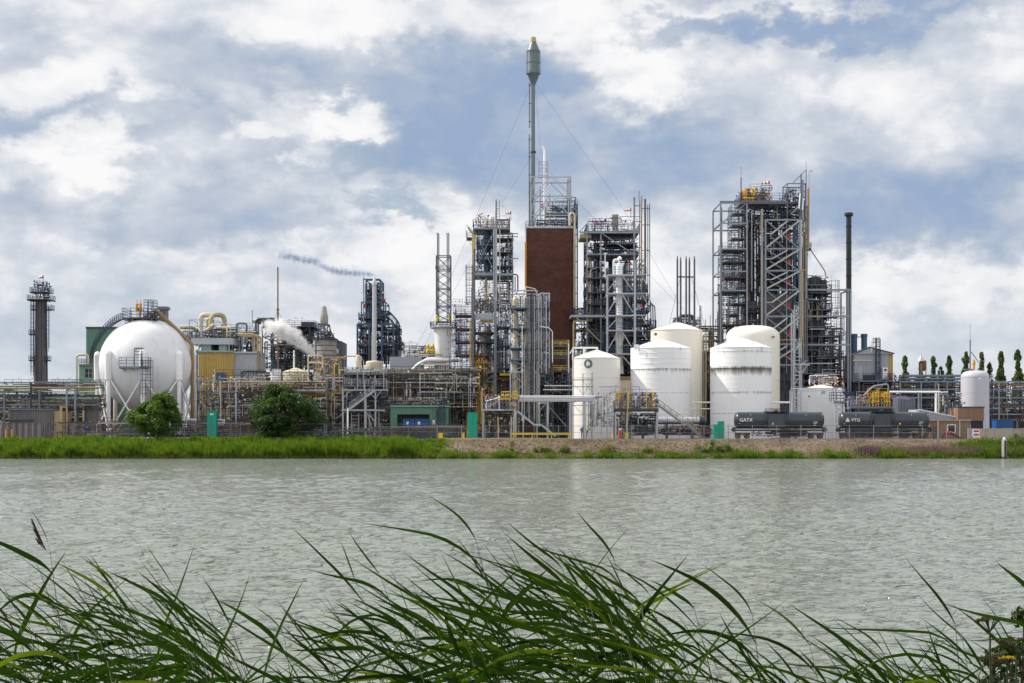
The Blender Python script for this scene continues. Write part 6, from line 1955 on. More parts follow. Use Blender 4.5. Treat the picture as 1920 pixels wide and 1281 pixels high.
t = T('truss_ladder', 'white steel ladder truss standing before the largest tower', 'frame', 300, 1494)
for x, y in ((1487.5, 581), (1491, 572), (1501.5, 633)): t.bar('post', (x, t.G, (x - 1487) * .1), (x, y, (x - 1487) * .1), 1.8, 'steel_pale')
t.bar('post', (1489, t.G, 3), (1489, 585, 3), 1.6, 'steel_pale')
for y in range(655, 760, 7): t.bar('rung', (1488, y, 0), (1501, y, 0), 1, 'steel_pale')
for a_, c_ in (((1489, 632), (1502, 656)), ((1501, 645), (1488, 662)), ((1489, 690), (1501, 703)), ((1489, 720), (1501, 705)), ((1501, 685), (1512, 676))): t.bar('brace', (*a_, -.2), (*c_, -.2), 1.2, 'steel_pale')
t.deck(1501, 1518, 682, 0, 3, 'steel_pale', 'blue_steel'); t.bar('brace', (1503, 700, -.2), (1514, 684, -.2), 1.4, 'steel_pale')

# white low tank with platform, yellow valves
t = T('white_tank', 'low wide white tank with a flat cone roof between the two tank wagons', 'tank', 286, 1548)
tank_mat('tank_low', (.78, .78, .78), [((H - (731 - HY) * t.S), .3, 1.5, .4)])
t.vessel('shell', 1548, 4, [(44, t.G), (44, 731)], 'tank_low', 64); t.vessel('roof', 1548, 4, [(45, 731.6), (45, 730), (4, 720.5), (0, 720)], 'tank_low', 64, sm=50)
t.vessel('hoop', 1548, 4, [(44.3, 747), (44.3, 746)], 'tank_low', 64)
t.vessel('manhole', 1515, -1.0, [(0, 745.5), (2, 745), (2, 742.5), (0, 742)], 'conc_dark', 8)
t.box('ladder_hoop', 1530, 734, 1538, 740, -4.6, -3.8, 'steel_pale')
t.fill(1525, 700, 1580, 722, 2, 6, 161, 20, 8, 90, ('steel_pale', 'white', 'purple', 'yellow', 'red'), (.3, .9), fs=(.8, 2.4), nr=6)
t = T('loading_gantry', 'pale lattice loading frame with blue railings before the low white tank', 'frame', 276, 1540)
for x in (1491, 1501.5): t.bar('post', (x, 776, 0), (x, 733, 0), 1.6, 'steel_pale'); t.bar('post', (x, t.G, 3), (x, 733, 3), 1.6, 'steel_pale')
for y in range(737, 776, 9): t.bar('brace', (1491, y, 0), (1501.5, y + 9, 0), .9, 'steel_pale'); t.bar('brace', (1501.5, y, .1), (1491, y + 9, .1), .9, 'steel_pale')
t.bar('post', (1484, 776, 1), (1484, 731, 1), 2.4, 'steel_pale'); t.bar('top_beam', (1484, 728.5, 0), (1572, 728.5, 0), 2.4, 'silver')
for x in (1567, 1580): t.bar('post', (x, t.G, 0), (x, 728 if x < 1570 else 752, 0), 2.0, 'steel_pale')
for y in range(754, 812, 9): t.bar('brace', (1567, y, 0), (1580, y + 9, 0), .9, 'steel_pale'); t.bar('brace', (1580, y, .1), (1567, y + 9, .1), .9, 'steel_pale')
t.deck(1562, 1602, 752, -.5, 3, 'steel', 'navy', .4, h=1.7); t.stair((1582, 735, 0), (1606, 752, 0), 1, 'navy', 'navy')
t.pipe('purple_pipe', [(1560, 740, -.6), (1560, 727, -.6), (1578, 727, -.6)], 1.6, 'purple', 1)
t = T('loading_platform', 'yellow railed loading platform above the right tank wagon', 'platform', 273, 1650)
t.deck(1592, 1672, 762, -.5, 3.5, 'steel_mid', 'rail_grey', .4, h=1.4)
for x in (1600, 1632, 1669): t.bar('post', (x, t.G, 3), (x, 762, 3), 2, 'steel_mid')
for x0 in (1636, 1657):
    for x in (x0, x0 + 5, x0 + 10):
        t.rod('yellow_cage_bar', (x, 762, -.4), (x, 735, -.4), 1.7, 'yellow'); t.rod('yellow_cage_bar', (x, 762, 1.4), (x, 735, 1.4), 1.5, 'yellow')
    for y in (736, 744, 753): t.bar('yellow_cage_rail', (x0 - 1, y, -.6), (x0 + 11, y, -.6), 1.4, 'yellow')
t.fill(1614, 737, 1672, 761, 0, 3, 163, 30, 12, 160, ('yellow', 'steel_mid', 'orange', 'steel_dark', 'red'), (.4, 1.2), fs=(1, 3.4))
t.fill(1588, 742, 1634, 762, 0, 3, 164, 20, 10, 70, ('steel_pale', 'steel_mid', 'purple', 'blue_steel'), (.3, .9))
for k in range(4): t.rod('purple_hose', (1668, 742 + k * 2, .5 + k * .4), (1700 + 4 * k, 744 + k * 1.5, .5 + k * .4), 1, 'purple')
t.pipe('dome_duct', [(1622, 742, 1), (1640, 724, 1), (1668, 720, 1), (1668, 734, 1)], 3.4, 'steel', 1.5)
t.fill(1636, 762, 1668, 775, 0, 3, 165, 20, 8, 80, ('steel_dark', 'steel_mid', 'black_steel'), (.3, 1.1))

# ---------------------------------------------------------------- boiler house and right racks
t = T('boiler_house', 'grey corrugated boiler house with a gable roof and two blue grey stacks', 'building', 324, 1638)
t.corr('wall', 1603, 664, 1666, 716, 0, 12, 'grey_wall', .55); t.corr('side_wall', 1666.2, 664, 1675, 716, .3, 12, 'yellow_wall', .5, .06, 'yellowish side part')
b = MB(); a = t.l((1602, 664, -.4)); e = t.l((1676, 664, 12.4)); px = t.l((1629, 652, 0))
b.add([(a.x, a.y, a.z), (e.x, a.y, a.z), (px.x, a.y, px.z), (a.x, e.y, a.z), (e.x, e.y, a.z), (px.x, e.y, px.z)], [(0, 1, 2), (3, 5, 4), (0, 2, 5, 3), (1, 4, 5, 2), (0, 3, 4, 1)])
t.part('gable_roof', b.mesh('gable_roof', 'grey_wall'))
b = MB()
for p, q in ((a, px), (px, e)): b.bar((p.x, a.y - .1, p.z + .1), (q.x, a.y - .1, q.z + .1), .22)
t.part('roof_trim', b.mesh('roof_trim', 'steel_dark'))
t.box('lower_storey', 1604, 716, 1672, t.G, 1, 11, 'dark_wall')
t.rod('white_duct', (1597, 676.5, -1), (1633, 676.5, -1), 2.4, 'cream')
for x, y0 in ((1613.5, 623), (1632.5, 623)):
    t.vessel('stack', x, 6, [(5.6, 662), (5.6, 629), (6.4, 628.5), (6.4, 624), (5.6, 623)], 'blue_steel', 20)
t.rod('stack_link', (1618, 629, 6), (1628, 629, 6), 1.6, 'steel_dark')
t.frame([1641, 1648], [634, 642, 650, 665, 680, 700], -.6, 2, .9, 'navy', 712, [(0, 0, 'x'), (0, 2, '/')]); t.ladder(1644, 636, 712, -1, 'navy')
t.bar('mast', (1633, 660, -.5), (1633, 640, -.5), 1.2, 'white')
t.deck(1603, 1670, 714.5, -3, 0, 'steel_mid', 'navy', .3, h=1.6)
t.box('door', 1607, 690, 1617, 712, -.25, .02, 'grey_wall'); t.box('dark_opening', 1618, 703, 1640, 713, -.3, .02, 'black_steel')
c1 = t.box('cabin', 1651, 690, 1660, 712, -2, -.3, 'white'); t.box('cabin_window', 1653.5, 692.5, 1658, 696.5, -2.08, -1.98, 'glass', c1)
t.stair((1635, 735, -3.5), (1656, 716, -3.5), 1.1, 'steel_mid', 'navy'); t.box('red_tank', 1663, 700, 1667, 708, -2, -1, 'red')
for x in (1605, 1640, 1668): t.bar('post', (x, t.G, -2.8), (x, 715, -2.8), 1.8, 'steel_mid')
t.fill(1600, 716, 1672, 745, -3, 1, 171, 30, 20, 90, ('steel_dark', 'steel_mid', 'rust'), (.4, 1.3))

t = T('roof_drum', 'brown rusty drum with a steaming vent among the poplars', 'drum', 360, 1731)
t.vessel('shell', 1731.5, 0, [(4, 696), (5.6, 692), (5.6, 678), (4, 676)], 'rust', 20); t.vessel('hood', 1727, 0, [(6, 677.5), (5, 673), (1.5, 668), (1, 664)], 'silver', 16)
for x in (1727, 1736): t.bar('leg', (x, t.G, 0), (x, 690, 0), 1.4, 'steel_mid')
t = T('pipe_rack', 'long multi level pipe rack across the right side behind the tank wagons', 'pipe rack', 318, 1790)
t.frame([1688, 1727, 1754, 1776, 1813, 1873, 1935, 1990], [716, 730, 746], 0, 9, 2.4, 'steel', None)
t.frame([1705, 1740, 1776, 1810], [703, 709], 2, 8, 2.2, 'steel', 716)
for i, (y, m, w) in enumerate(((706, 'steel_mid', 2.2), (711, 'steel', 2), (714, 'steel_dark', 2), (719.5, 'steel_mid', 2), (722.5, 'brownpipe', 2.6), (726, 'steel_dark', 2.4), (733, 'steel', 1.8), (739, 'steel_dark', 2), (743, 'insul', 2), (749, 'black_steel', 2), (755, 'silver', 3), (760, 'steel_mid', 2), (766, 'silver', 2.2), (770, 'rust', 1.6), (777, 'steel_pale', 1.8))):
    x0 = 1680 if i > 3 else (1700, 1694, 1690, 1684)[i]
    t.rod('pipe', (x0, y, (i * 2.6) % 9), (2010 if i > 3 else 1812, y, (i * 2.6) % 9), w, m)
t.fill(1682, 703, 1815, 780, 0, 9, 172, 90, 50, 420, ('steel_dark', 'steel_mid', 'black_steel', 'blue_steel', 'steel'), (.3, 1.4), nr=16)
t.fill(1868, 716, 1990, 790, 0, 9, 173, 80, 46, 300, ('steel_dark', 'steel_mid', 'silver', 'rust', 'blue_steel'), (.3, 1.4), nr=10)
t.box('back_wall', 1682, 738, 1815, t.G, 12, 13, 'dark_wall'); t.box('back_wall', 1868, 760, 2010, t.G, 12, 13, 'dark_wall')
t.rod('valve_stand', (1801, 755, -.6), (1801, 718, -.6), 3.2, 'orange')
t.lamps([(1740, 703, 2, 4), (1768, 703, 2, -3), (1790, 703, 2, 3)], h=9)
t = T('white_header', 'thick white pipe on a T shaped post above the right tank wagon', 'pipe', 280, 1720)
t.rod('pipe', (1668, 735, 0), (1763, 735, 0), 3.8, 'white'); t.rod('pipe', (1752, 736, 1), (1780, 735, 1), 1.8, 'white')
t.bar('post', (1755, t.G, 0), (1755, 737, 0), 3.4, 'white'); t.bar('post', (1728, 765, 2), (1728, 737, 2), 2.6, 'steel')
t.rod('tan_riser', (1762, 768, 0), (1762, 737, 0), 2.4, 'tan'); t.rod('white_riser', (1768, 760, 0), (1768, 742, 0), 1.6, 'white')
t.lamps([(1757, 800, -1, 0)], h=78)
t.fill(1758, 738, 1812, 790, 0, 5, 174, 30, 16, 160, ('steel_mid', 'black_steel', 'insul', 'steel_dark'), (.3, 1.2))
t = T('silver_tank', 'silver grey upright tank with a domed top at the right', 'tank', 292, 1840)
tank_mat('tank_silver', (.50, .50, .56), [((H - (705 - HY) * t.S), .3, 3, .2)], stain=(.3, .28, .27))
k = 12
t.vessel('shell', 1840, 4, [(26, t.G), (26, 706)], 'tank_silver', 56); t.vessel('roof', 1840, 4, [(26 * math.cos(R(90 * i / k)) ** .6 if i < k else 0, 706 - 12.5 * math.sin(R(90 * i / k))) for i in range(k + 1)], 'tank_silver', 56)
for y in (706, 736, 766): t.vessel('hoop', 1840, 4, [(26.3, y + .5), (26.3, y - .5)], 'tank_silver', 56)
t.vessel('manhole', 1835, -.1 - 2.7 + 4 - 2, [(0, 713.5), (2.2, 712.5), (2.2, 710), (0, 709)], 'silver', 10)
t.vessel('roof_valve', 1838, 4, [(2, 694), (2, 684), (3, 682), (3, 678), (1, 672)], 'orange', 10); t.rod('roof_pipe', (1820, 692, 4), (1838, 692, 4), 3, 'steel_mid')
t.ladder(1869, 700, 800, 4, 'navy')
t = T('antenna_mast', 'thin antenna mast with a slanting stay left of the silver tank', 'mast', 300, 1819)
t.bar('mast', (1819, t.G, 0), (1819, 637, 0), 1.8, 'steel_mid'); t.bar('tip', (1819, 637, 0), (1819, 608, 0), .5, 'steel_dark'); t.bar('stay', (1821, 660, 0), (1837, 682, 0), 1.2, 'steel_mid')

t = T('equipment_box', 'large blue grey ribbed box under the right pipe rack', 'container', 290, 1700)
t.corr('body', 1684, 747, 1716, t.G, 0, 4, 'steel_mid', .5); t.box('rim', 1683.5, 745.5, 1716.5, 747.2, -.2, 4.2, 'steel')
t = T('white_shed', 'low white ribbed shed with a sloping roof right of the tank wagons', 'shed', 278, 1755)
b = MB(); p = [t.l(q) for q in ((1722, 768, 0), (1791, 782, 0), (1791, 800, 0), (1722, 800, 0))]
vs = [(v.x, v.y, v.z) for v in p] + [(v.x, v.y + 7, v.z) for v in p]
b.add(vs, [(0, 3, 2, 1), (4, 5, 6, 7), (0, 1, 5, 4), (1, 2, 6, 5), (3, 0, 4, 7)])
t.part('wall', b.mesh('wall', 'grey_wall'))
for k in range(16): t.bar('wall_rib', (1724 + 4.2 * k, 800, -.08), (1724 + 4.2 * k, 769.5 + .85 * k, -.08), .8, 'grey_wall')
t.bar('roof_edge', (1721, 767.5, -.3), (1792, 781.8, -.3), 1.6, 'white'); t.box('plinth', 1722, 800, 1791, t.G, .1, 6.9, 'dark_wall')
t = T('brown_box_building', 'flat brown windowless block in front of the silver tank', 'building', 276, 1820)
t.corr('wall', 1796, 764, 1845, 789, 0, 6, 'house_brick', .5, .05); t.box('roof_edge', 1795, 762.5, 1846, 764.3, -.2, 6.2, 'steel_dark'); t.box('base', 1797, 789, 1844, t.G, .2, 5.8, 'black_steel')
t = T('brick_hut', 'low brown brick hut with one framed window beside the buffer stop', 'building', 270, 1780)
t.box('wall', 1743, 789, 1820, t.G, 0, 5, 'house_brick'); t.box('roof', 1742, 786.8, 1821, 789.2, -.25, 5.25, 'conc')
w_ = t.box('window', 1776.5, 797, 1790.5, 811, -.08, .1, 'glass'); 
for q in ((1775.6, 796, 1791.4, 797.3), (1775.6, 810.6, 1791.4, 812), (1775.6, 797.3, 1777, 810.6), (1790, 797.3, 1791.4, 810.6)): t.box('window_frame', *q, -.16, 0, 'white', w_)
t.box('door', 1750, 798, 1757, t.G, -.08, .1, 'dark_wall'); t.rod('downpipe', (1799, t.G, -.2), (1799, 789, -.2), 1.2, 'white'); t.rod('downpipe', (1758, t.G, -.2), (1758, 789, -.2), 1.2, 'white')

t = T('concrete_wall', 'pale concrete wall panels behind the striped sign at the right', 'wall', 264, 1880)
for k in range(7): t.box('panel', 1815 + 17 * k, 803 + (k % 2) * .5, 1831.4 + 17 * k, t.G, 0, .25, 'conc')
t = T('blue_skip', 'dark blue skip container behind the tall light green bush', 'container', 266, 1885)
t.box('body', 1868, 788, 1900, t.G, 0, 2.5, 'blue_bin'); t.box('rim', 1867, 787, 1901, 788.4, -.1, 2.6, 'blue_bin')

# =============================================================== YARD EDGE
# loading platform with pipe bridge in the centre
t = T('pipe_bridge', 'lilac and grey pipe bridge on posts in front of the small white tank', 'pipe bridge', 268, 1035)
for x in (1027, 1070, 1097): t.bar('post', (x, t.G, 0), (x, 752, 0), 3.4, 'steel_pale')
for x in (1027, 1070, 1097, 1110): t.bar('post', (x, t.G, 3), (x, 752, 3), 2.6, 'steel_pale')
t.bar('beam', (972, 751.5, -.2), (1115, 751.5, -.2), 3, 'steel_pale'); t.bar('beam', (972, 751.5, 3.2), (1115, 751.5, 3.2), 3, 'steel_pale')
for i, (y, d, m) in enumerate(((746.5, 0, 'silver'), (743, .8, 'white'), (747, 1.4, 'purple'), (743.5, 2.2, 'silver'), (748.5, 2.6, 'white'))): t.rod('pipe', (974, y, d), (1112 + 5 * i, y, d), 2.2, m)
for a_, c_ in (((1003, 753), (1012, 762)), ((1027, 753), (1012, 770)), ((1031, 764), (1062, 800)), ((1070, 756), (1085, 752))): t.bar('brace', (*a_, 0), (*c_, 0), 1.3, 'steel')
t.pipe('white_riser', [(1011, 800, 0), (1011, 756, 0), (1025, 756, 0)], 3, 'insul', 1)
t.pipe('drop_pipe', [(1095, 742, 1), (1132, 742, 1), (1132, 775, 1), (1142, 775, 1)], 2.2, 'silver', 2)
for x in (1104, 1115, 1128, 1140): t.bar('post', (x, t.G, 1), (x, 740 if x < 1120 else 752, 1), 2, 'steel_pale')
t.bar('beam', (1104, 780, .8), (1140, 780, .8), 1.4, 'steel_pale'); t.fill(1104, 735, 1150, 800, 0, 4, 180, 30, 16, 140, ('steel_pale', 'steel_mid', 'purple', 'steel_dark'), (.3, 1.1))
t = T('sampling_platform', 'raised grey platform with yellow cages and purple pipes left of the pipe bridge', 'platform', 266, 938)
for x in (906, 966): t.bar('post', (x, t.G, 0), (x, 768, 0), 4.4 if x < 950 else 5, 'steel_pale'); t.bar('post', (x, t.G, 3.4), (x, 768, 3.4), 3.4, 'steel'); t.box('footing', x - 3, t.G - 3.5, x + 3, t.G, -.5, .5, 'conc_dark')
t.deck(903, 945, 767, -.4, 3.6, 'steel_pale', 'navy', .35, h=1.9); t.deck(940, 970, 767, 0, 3.4, 'steel', 'steel_mid', .35, h=1.6)
for x0, x1 in ((940, 957), (961, 971)):
    for x in [x0 + (x1 - x0) * k / 4 for k in range(5)]:
        for d in (-.4, 1.6): t.bar('yellow_cage_bar', (x, 748, d), (x, 734.5, d), .9, 'yellow')
    for y in (734.5, 741, 748):
        for d in (-.45, 1.65): t.bar('yellow_cage_rail', (x0, y, d), (x1, y, d), 1.1, 'yellow')
for k in range(3): t.pipe('purple_pipe', [(912 + 4 * k, 766, k), (912 + 4 * k, 752 - k, k), (938, 745 - 2 * k, k)], 1.7, ('white', 'purple', 'silver')[k], 1.5)
t.rod('purple_pipe', (914, 764, -.8), (938, 750, -.8), 1.4, 'purple'); t.rod('white_riser', (936, 770, -.5), (936, 742, -.5), 1.5, 'white')
t.fill(906, 740, 972, 766, 0, 3.4, 181, 40, 14, 240, ('steel_mid', 'purple', 'insul', 'black_steel', 'white', 'yellow'), (.3, 1.1), fs=(.8, 2.8))
t.fill(905, 770, 975, 812, .5, 6, 182, 60, 26, 300, ('black_steel', 'steel_dark', 'insul', 'rust', 'steel_mid', 'cream'), (.4, 1.4), fs=(1, 3.5))
for x, m in ((934, 'tan'), (959, 'insul'), (963, 'insul'), (981, 'insul')): t.rod('standpipe', (x, t.G - 2, -.8), (x, 782, -.8), 2.6, m)
t.bar('lamp_post', (904, 770, -.6), (904, 727, -.6), 1, 'white'); t.bar('lamp_arm', (904, 732, -.6), (912, 727, -.6), .8, 'white'); t.vessel('red_lamp', 907.5, 0, [(1.5, 742), (2, 739), (1, 737)], 'red', 8)
t.stair((970, 771, -.4), (1002, 797, -.4), 1.2, 'steel_pale', 'navy'); t.box('landing', 1002, 795.5, 1016, 798, -.4, .8, 'steel_pale'); t.stair((1016, 797.5, -.4), (1042, 818, -.4), 1.2, 'steel_pale', 'navy')
t = T('yellow_beam', 'long yellow horizontal barrier beam at the yard edge', 'barrier', 260.5, 1015)
t.bar('beam', (957, 813.5, 0), (1073, 813.5, 0), 4, 'yellow', .4)
for x in (963, 998, 1034, 1066): t.bar('post', (x, t.G, .1), (x, 814, .1), 2, 'yellow')
t.bar('low_beam', (820, 822.4, .3), (1062, 822.4, .3), 1, 'yellow', .2)

# loading rack platform by the big white tank
t = T('loading_platform', 'dark raised valve platform with a long stair, before the left big white tank', 'platform', 270, 1195)
t.deck(1152, 1234, 766, -.6, 3.4, 'steel_dark', 'steel_mid', .5, h=1.5)
for x in (1154, 1176, 1232): t.bar('post', (x, t.G, 0), (x, 722 if x == 1154 else 768, 0), 3, 'steel_pale'); t.bar('post', (x, t.G, 3), (x, 768, 3), 2.6, 'steel')
t.box('kerb_beam', 1152, 766.5, 1234, 772, -.4, 0, 'black_steel')
t.fill(1154, 735, 1234, 766, 0, 3.2, 183, 56, 16, 360, ('steel_mid', 'steel_dark', 'insul', 'rust', 'yellow', 'purple'), (.3, 1.2), fs=(1, 3.4))
t.pipe('purple_pipe', [(1122, 725, 0), (1199, 725, 0), (1199, 742, 0)], 1.8, 'purple', 1)
for k in range(5): t.vessel('valve', 1192 + 4 * k, k * .5, [(1, 764), (2.2, 758), (1, 752), (2.4, 748), (.5, 742 + k)], 'purple' if k % 2 else 'steel_pale', 8)
for x in (1159, 1178, 1212, 1224): t.bar('yellow_gate', (x, 766, -.3), (x, 734, -.3), 1.5, 'yellow'); t.bar('yellow_gate', (x, 736, -.3), (x + 8, 736, -.3), 1.2, 'yellow')
t.vessel('orange_box', 1161, 0, [(3, 746), (3.4, 742), (2, 735)], 'orange', 8)
t.stair((1234, 760, -.8), (1280, 794, -.8), 1.2, 'steel', 'tan'); t.box('landing', 1279, 793, 1288, 795.5, -.8, .5, 'steel'); t.stair((1288, 795, -.8), (1313, 819, -.8), 1.2, 'steel', 'tan')
t.rod('tan_post', (1175.5, t.G, -1.4), (1175.5, 718, -1.4), 1.7, 'tan'); t.lamps([(1277, 790, -1, 0)], h=33)
t.fill(1154, 775, 1234, 815, .5, 6, 184, 46, 24, 240, ('black_steel', 'steel_dark', 'steel_mid', 'insul', 'navy'), (.4, 1.5), fs=(1, 4))
t.bar('brace', (1158, 790, 0), (1172, 774, 0), 1, 'steel'); t.frame([1128, 1152], [780, 790, 800], 0, 2, 1, 'steel_mid')
t = T('pressure_vessel', 'long silver horizontal vessel lying under the loading stair', 'vessel', 276, 1262)
t.rod('shell', (1190, 789, 0), (1312, 789, 0), 14, 'silver')
for x, m in ((1190, 'navy'), (1316, 'steel_dark')): t.rod('head', (x - 5, 789, 0), (x + 5, 789, 0), 16, m)
for x in (1205, 1250, 1298): t.box('saddle', x - 2, 795, x + 2, t.G, -.6, .6, 'conc_dark'); t.rod('band', (x, 789, 0), (x + 1, 789, 0), 14.6, 'steel_mid')
t.box('white_box', 1229, 815, 1242, t.G, -2.2, -1.2, 'white')
t.rod('upper_pipe', (1297, 755, -1), (1332, 755, -1), 2.6, 'cream'); t.rod('upper_pipe', (1297, 767, -1), (1332, 767, -1), 2.2, 'cream'); t.bar('post', (1304, 790, -1), (1304, 754, -1), 3, 'steel_pale')
t.fill(1185, 800, 1335, 816, -1, 4, 185, 40, 30, 160, ('black_steel', 'steel_dark', 'rust', 'maroon'), (.4, 1.4))

# people in hi vis by the scaffold: one worker seen small behind the fence
def person(label, x, D, ytop, vest, seed, turn=1):
    t = T('person', label, 'person', D, x)
    hgt = (t.G - ytop) * t.S
    k = hgt / 1.78
    V = [(0, 0, .93), (0, 0, 1.15), (0, 0, 1.40), (0, 0, 1.52), (0, -.02, 1.66),
         (-.10, 0, .90), (-.12, -.03 * turn, .50), (-.13, .03, .06), (-.13, -.10, .04),
         (.10, 0, .90), (.13, .05 * turn, .50), (.15, .12, .06), (.15, .0, .04),
         (-.20, 0, 1.40), (-.27, -.02, 1.13), (-.22, -.20, .95), (.20, 0, 1.40), (.27, -.04, 1.14), (.20, -.24, 1.02)]
    E = [(0, 1), (1, 2), (2, 3), (3, 4), (0, 5), (5, 6), (6, 7), (7, 8), (0, 9), (9, 10), (10, 11), (11, 12), (2, 13), (13, 14), (14, 15), (2, 16), (16, 17), (17, 18)]
    rad = [.14, .13, .15, .055, .095, .10, .07, .05, .045, .10, .07, .05, .045, .075, .05, .035, .075, .05, .035]
    me = bpy.data.meshes.new('body'); me.from_pydata([tuple(Vector(v) * k) for v in V], E, [])
    o = bpy.data.objects.new('body', me); COL.objects.link(o)
    md = o.modifiers.new('skin', 'SKIN')
    for i, r_ in enumerate(rad): me.skin_vertices[0].data[i].radius = (r_ * k, r_ * k)
    me.skin_vertices[0].data[0].use_root = True
    o.modifiers.new('sub', 'SUBSURF').levels = 1
    dg = bpy.context.evaluated_depsgraph_get()
    m2 = bpy.data.meshes.new_from_object(o.evaluated_get(dg)); m2.name = 'body'
    bpy.data.objects.remove(o)
    m2.materials.clear(); m2.materials.append(MATS['navy'])
    t.part('body', m2)
    b = MB(); b.lathe([(.165 * k, 1.02 * k), (.19 * k, 1.2 * k), (.20 * k, 1.38 * k), (.13 * k, 1.46 * k)], n=12); t.part('vest', b.mesh('vest', vest, True))
    b = MB(); b.lathe([(.13 * k, 1.70 * k), (.12 * k, 1.77 * k), (.05 * k, 1.84 * k), (0, 1.85 * k)], (0, -.02, 0), n=12); t.part('helmet', b.mesh('helmet', 'white', True))


mat('hivis', (.45, .80, .05), .6, 0, .05, 0)
person('worker in a bright yellow green vest beside the small white tank', 1102, 276, 797, 'hivis', 1)
person('worker in dark clothing and white helmet left of the one in the bright vest', 1092, 277, 798, 'navy', 2, -1)

# green cabinets
def cabinet(x0, x1, y0, D, lab, door=True, m='teal'):
    t = T('cabinet', lab, 'cabinet', D, (x0 + x1) / 2)
    body = t.box('body', x0, y0 + 1, x1, t.G, 0, 1.3, m)
    t.box('lid', x0 - .5, y0, x1 + .5, y0 + 1.2, -.08, 1.4, m)
    mid = (x0 + x1) / 2
    t.box('door', x0 + .6, y0 + 3, mid - .2, t.G - 1.5, -.07, 0, m); t.box('door', mid + .2, y0 + 3, x1 - .6, t.G - 1.5, -.07, 0, m)
    t.box('hinge', x0 - .7, y0 + 15, x0 + .2, y0 + 17, -.12, .05, 'steel_dark'); t.box('hinge', x1 - .2, y0 + 15, x1 + .7, y0 + 17, -.12, .05, 'steel_dark')
    if door: t.box('label_plate', mid - 3, y0 + 5.5, mid + 3, y0 + 8.5, -.12, -.06, 'text_white')
    t.box('cross_bar', x0, y0 + (t.G - y0) * .45, x1, y0 + (t.G - y0) * .45 + 1, -.1, 0, m)
    return t


cabinet(388, 406, 770, 263, 'tall green cabinet with a white plate between the two round trees')
cabinet(876.5, 895, 773, 263, 'tall green cabinet left of the raised grey platform', False)
cabinet(909.5, 921, 783, 272, 'darker green cabinet standing behind the post of the grey platform', False, 'green_dark')
cabinet(1338, 1347, 796, 263, 'short green cabinet, lower of the two by the left tank wagon', False)
cabinet(1346.5, 1358, 790, 263.4, 'green cabinet with pipes on top by the left tank wagon', False)
t = T('white_cabinet', 'white electrical panel between the green cabinet and the pipe posts', 'cabinet', 270, 415)
t.box('body', 407, 786, 421, 798, 0, .5, 'white'); t.box('stand', 409, 798, 411, t.G, .1, .4, 'steel_mid'); t.box('stand', 417, 798, 419, t.G, .1, .4, 'steel_mid'); t.box('display', 409, 788, 416, 791, -.05, 0, 'blue_bin')
t = T('white_cabinet', 'white slatted cabinet at the right foot of the sphere tank', 'cabinet', 268, 358)
t.box('body', 350, 785, 366, t.G, 0, 1, 'white')
for k in range(6): t.box('slat', 351, 788 + 5 * k, 365, 790.5 + 5 * k, -.06, 0, 'steel_pale')

# tank wagons on the siding
t = T('rail_track', 'railway siding carrying the two black tank wagons', 'railway', 266, 1560)
for d in (-.75, .75): t.bar('rail', (1300, t.G - .9, d), (1790, t.G - .9, d), 1.0, 'rail_steel', .08)
sl = MB()
for k in range(110):
    p = t.l((1302 + 4.4 * k, t.G - .3, 0)); sl.box(p.x - .13, -1.3, 0, p.x + .13, 1.3, .12)
t.part('sleepers', sl.mesh('sleepers', 'wood'), None, 'stuff')


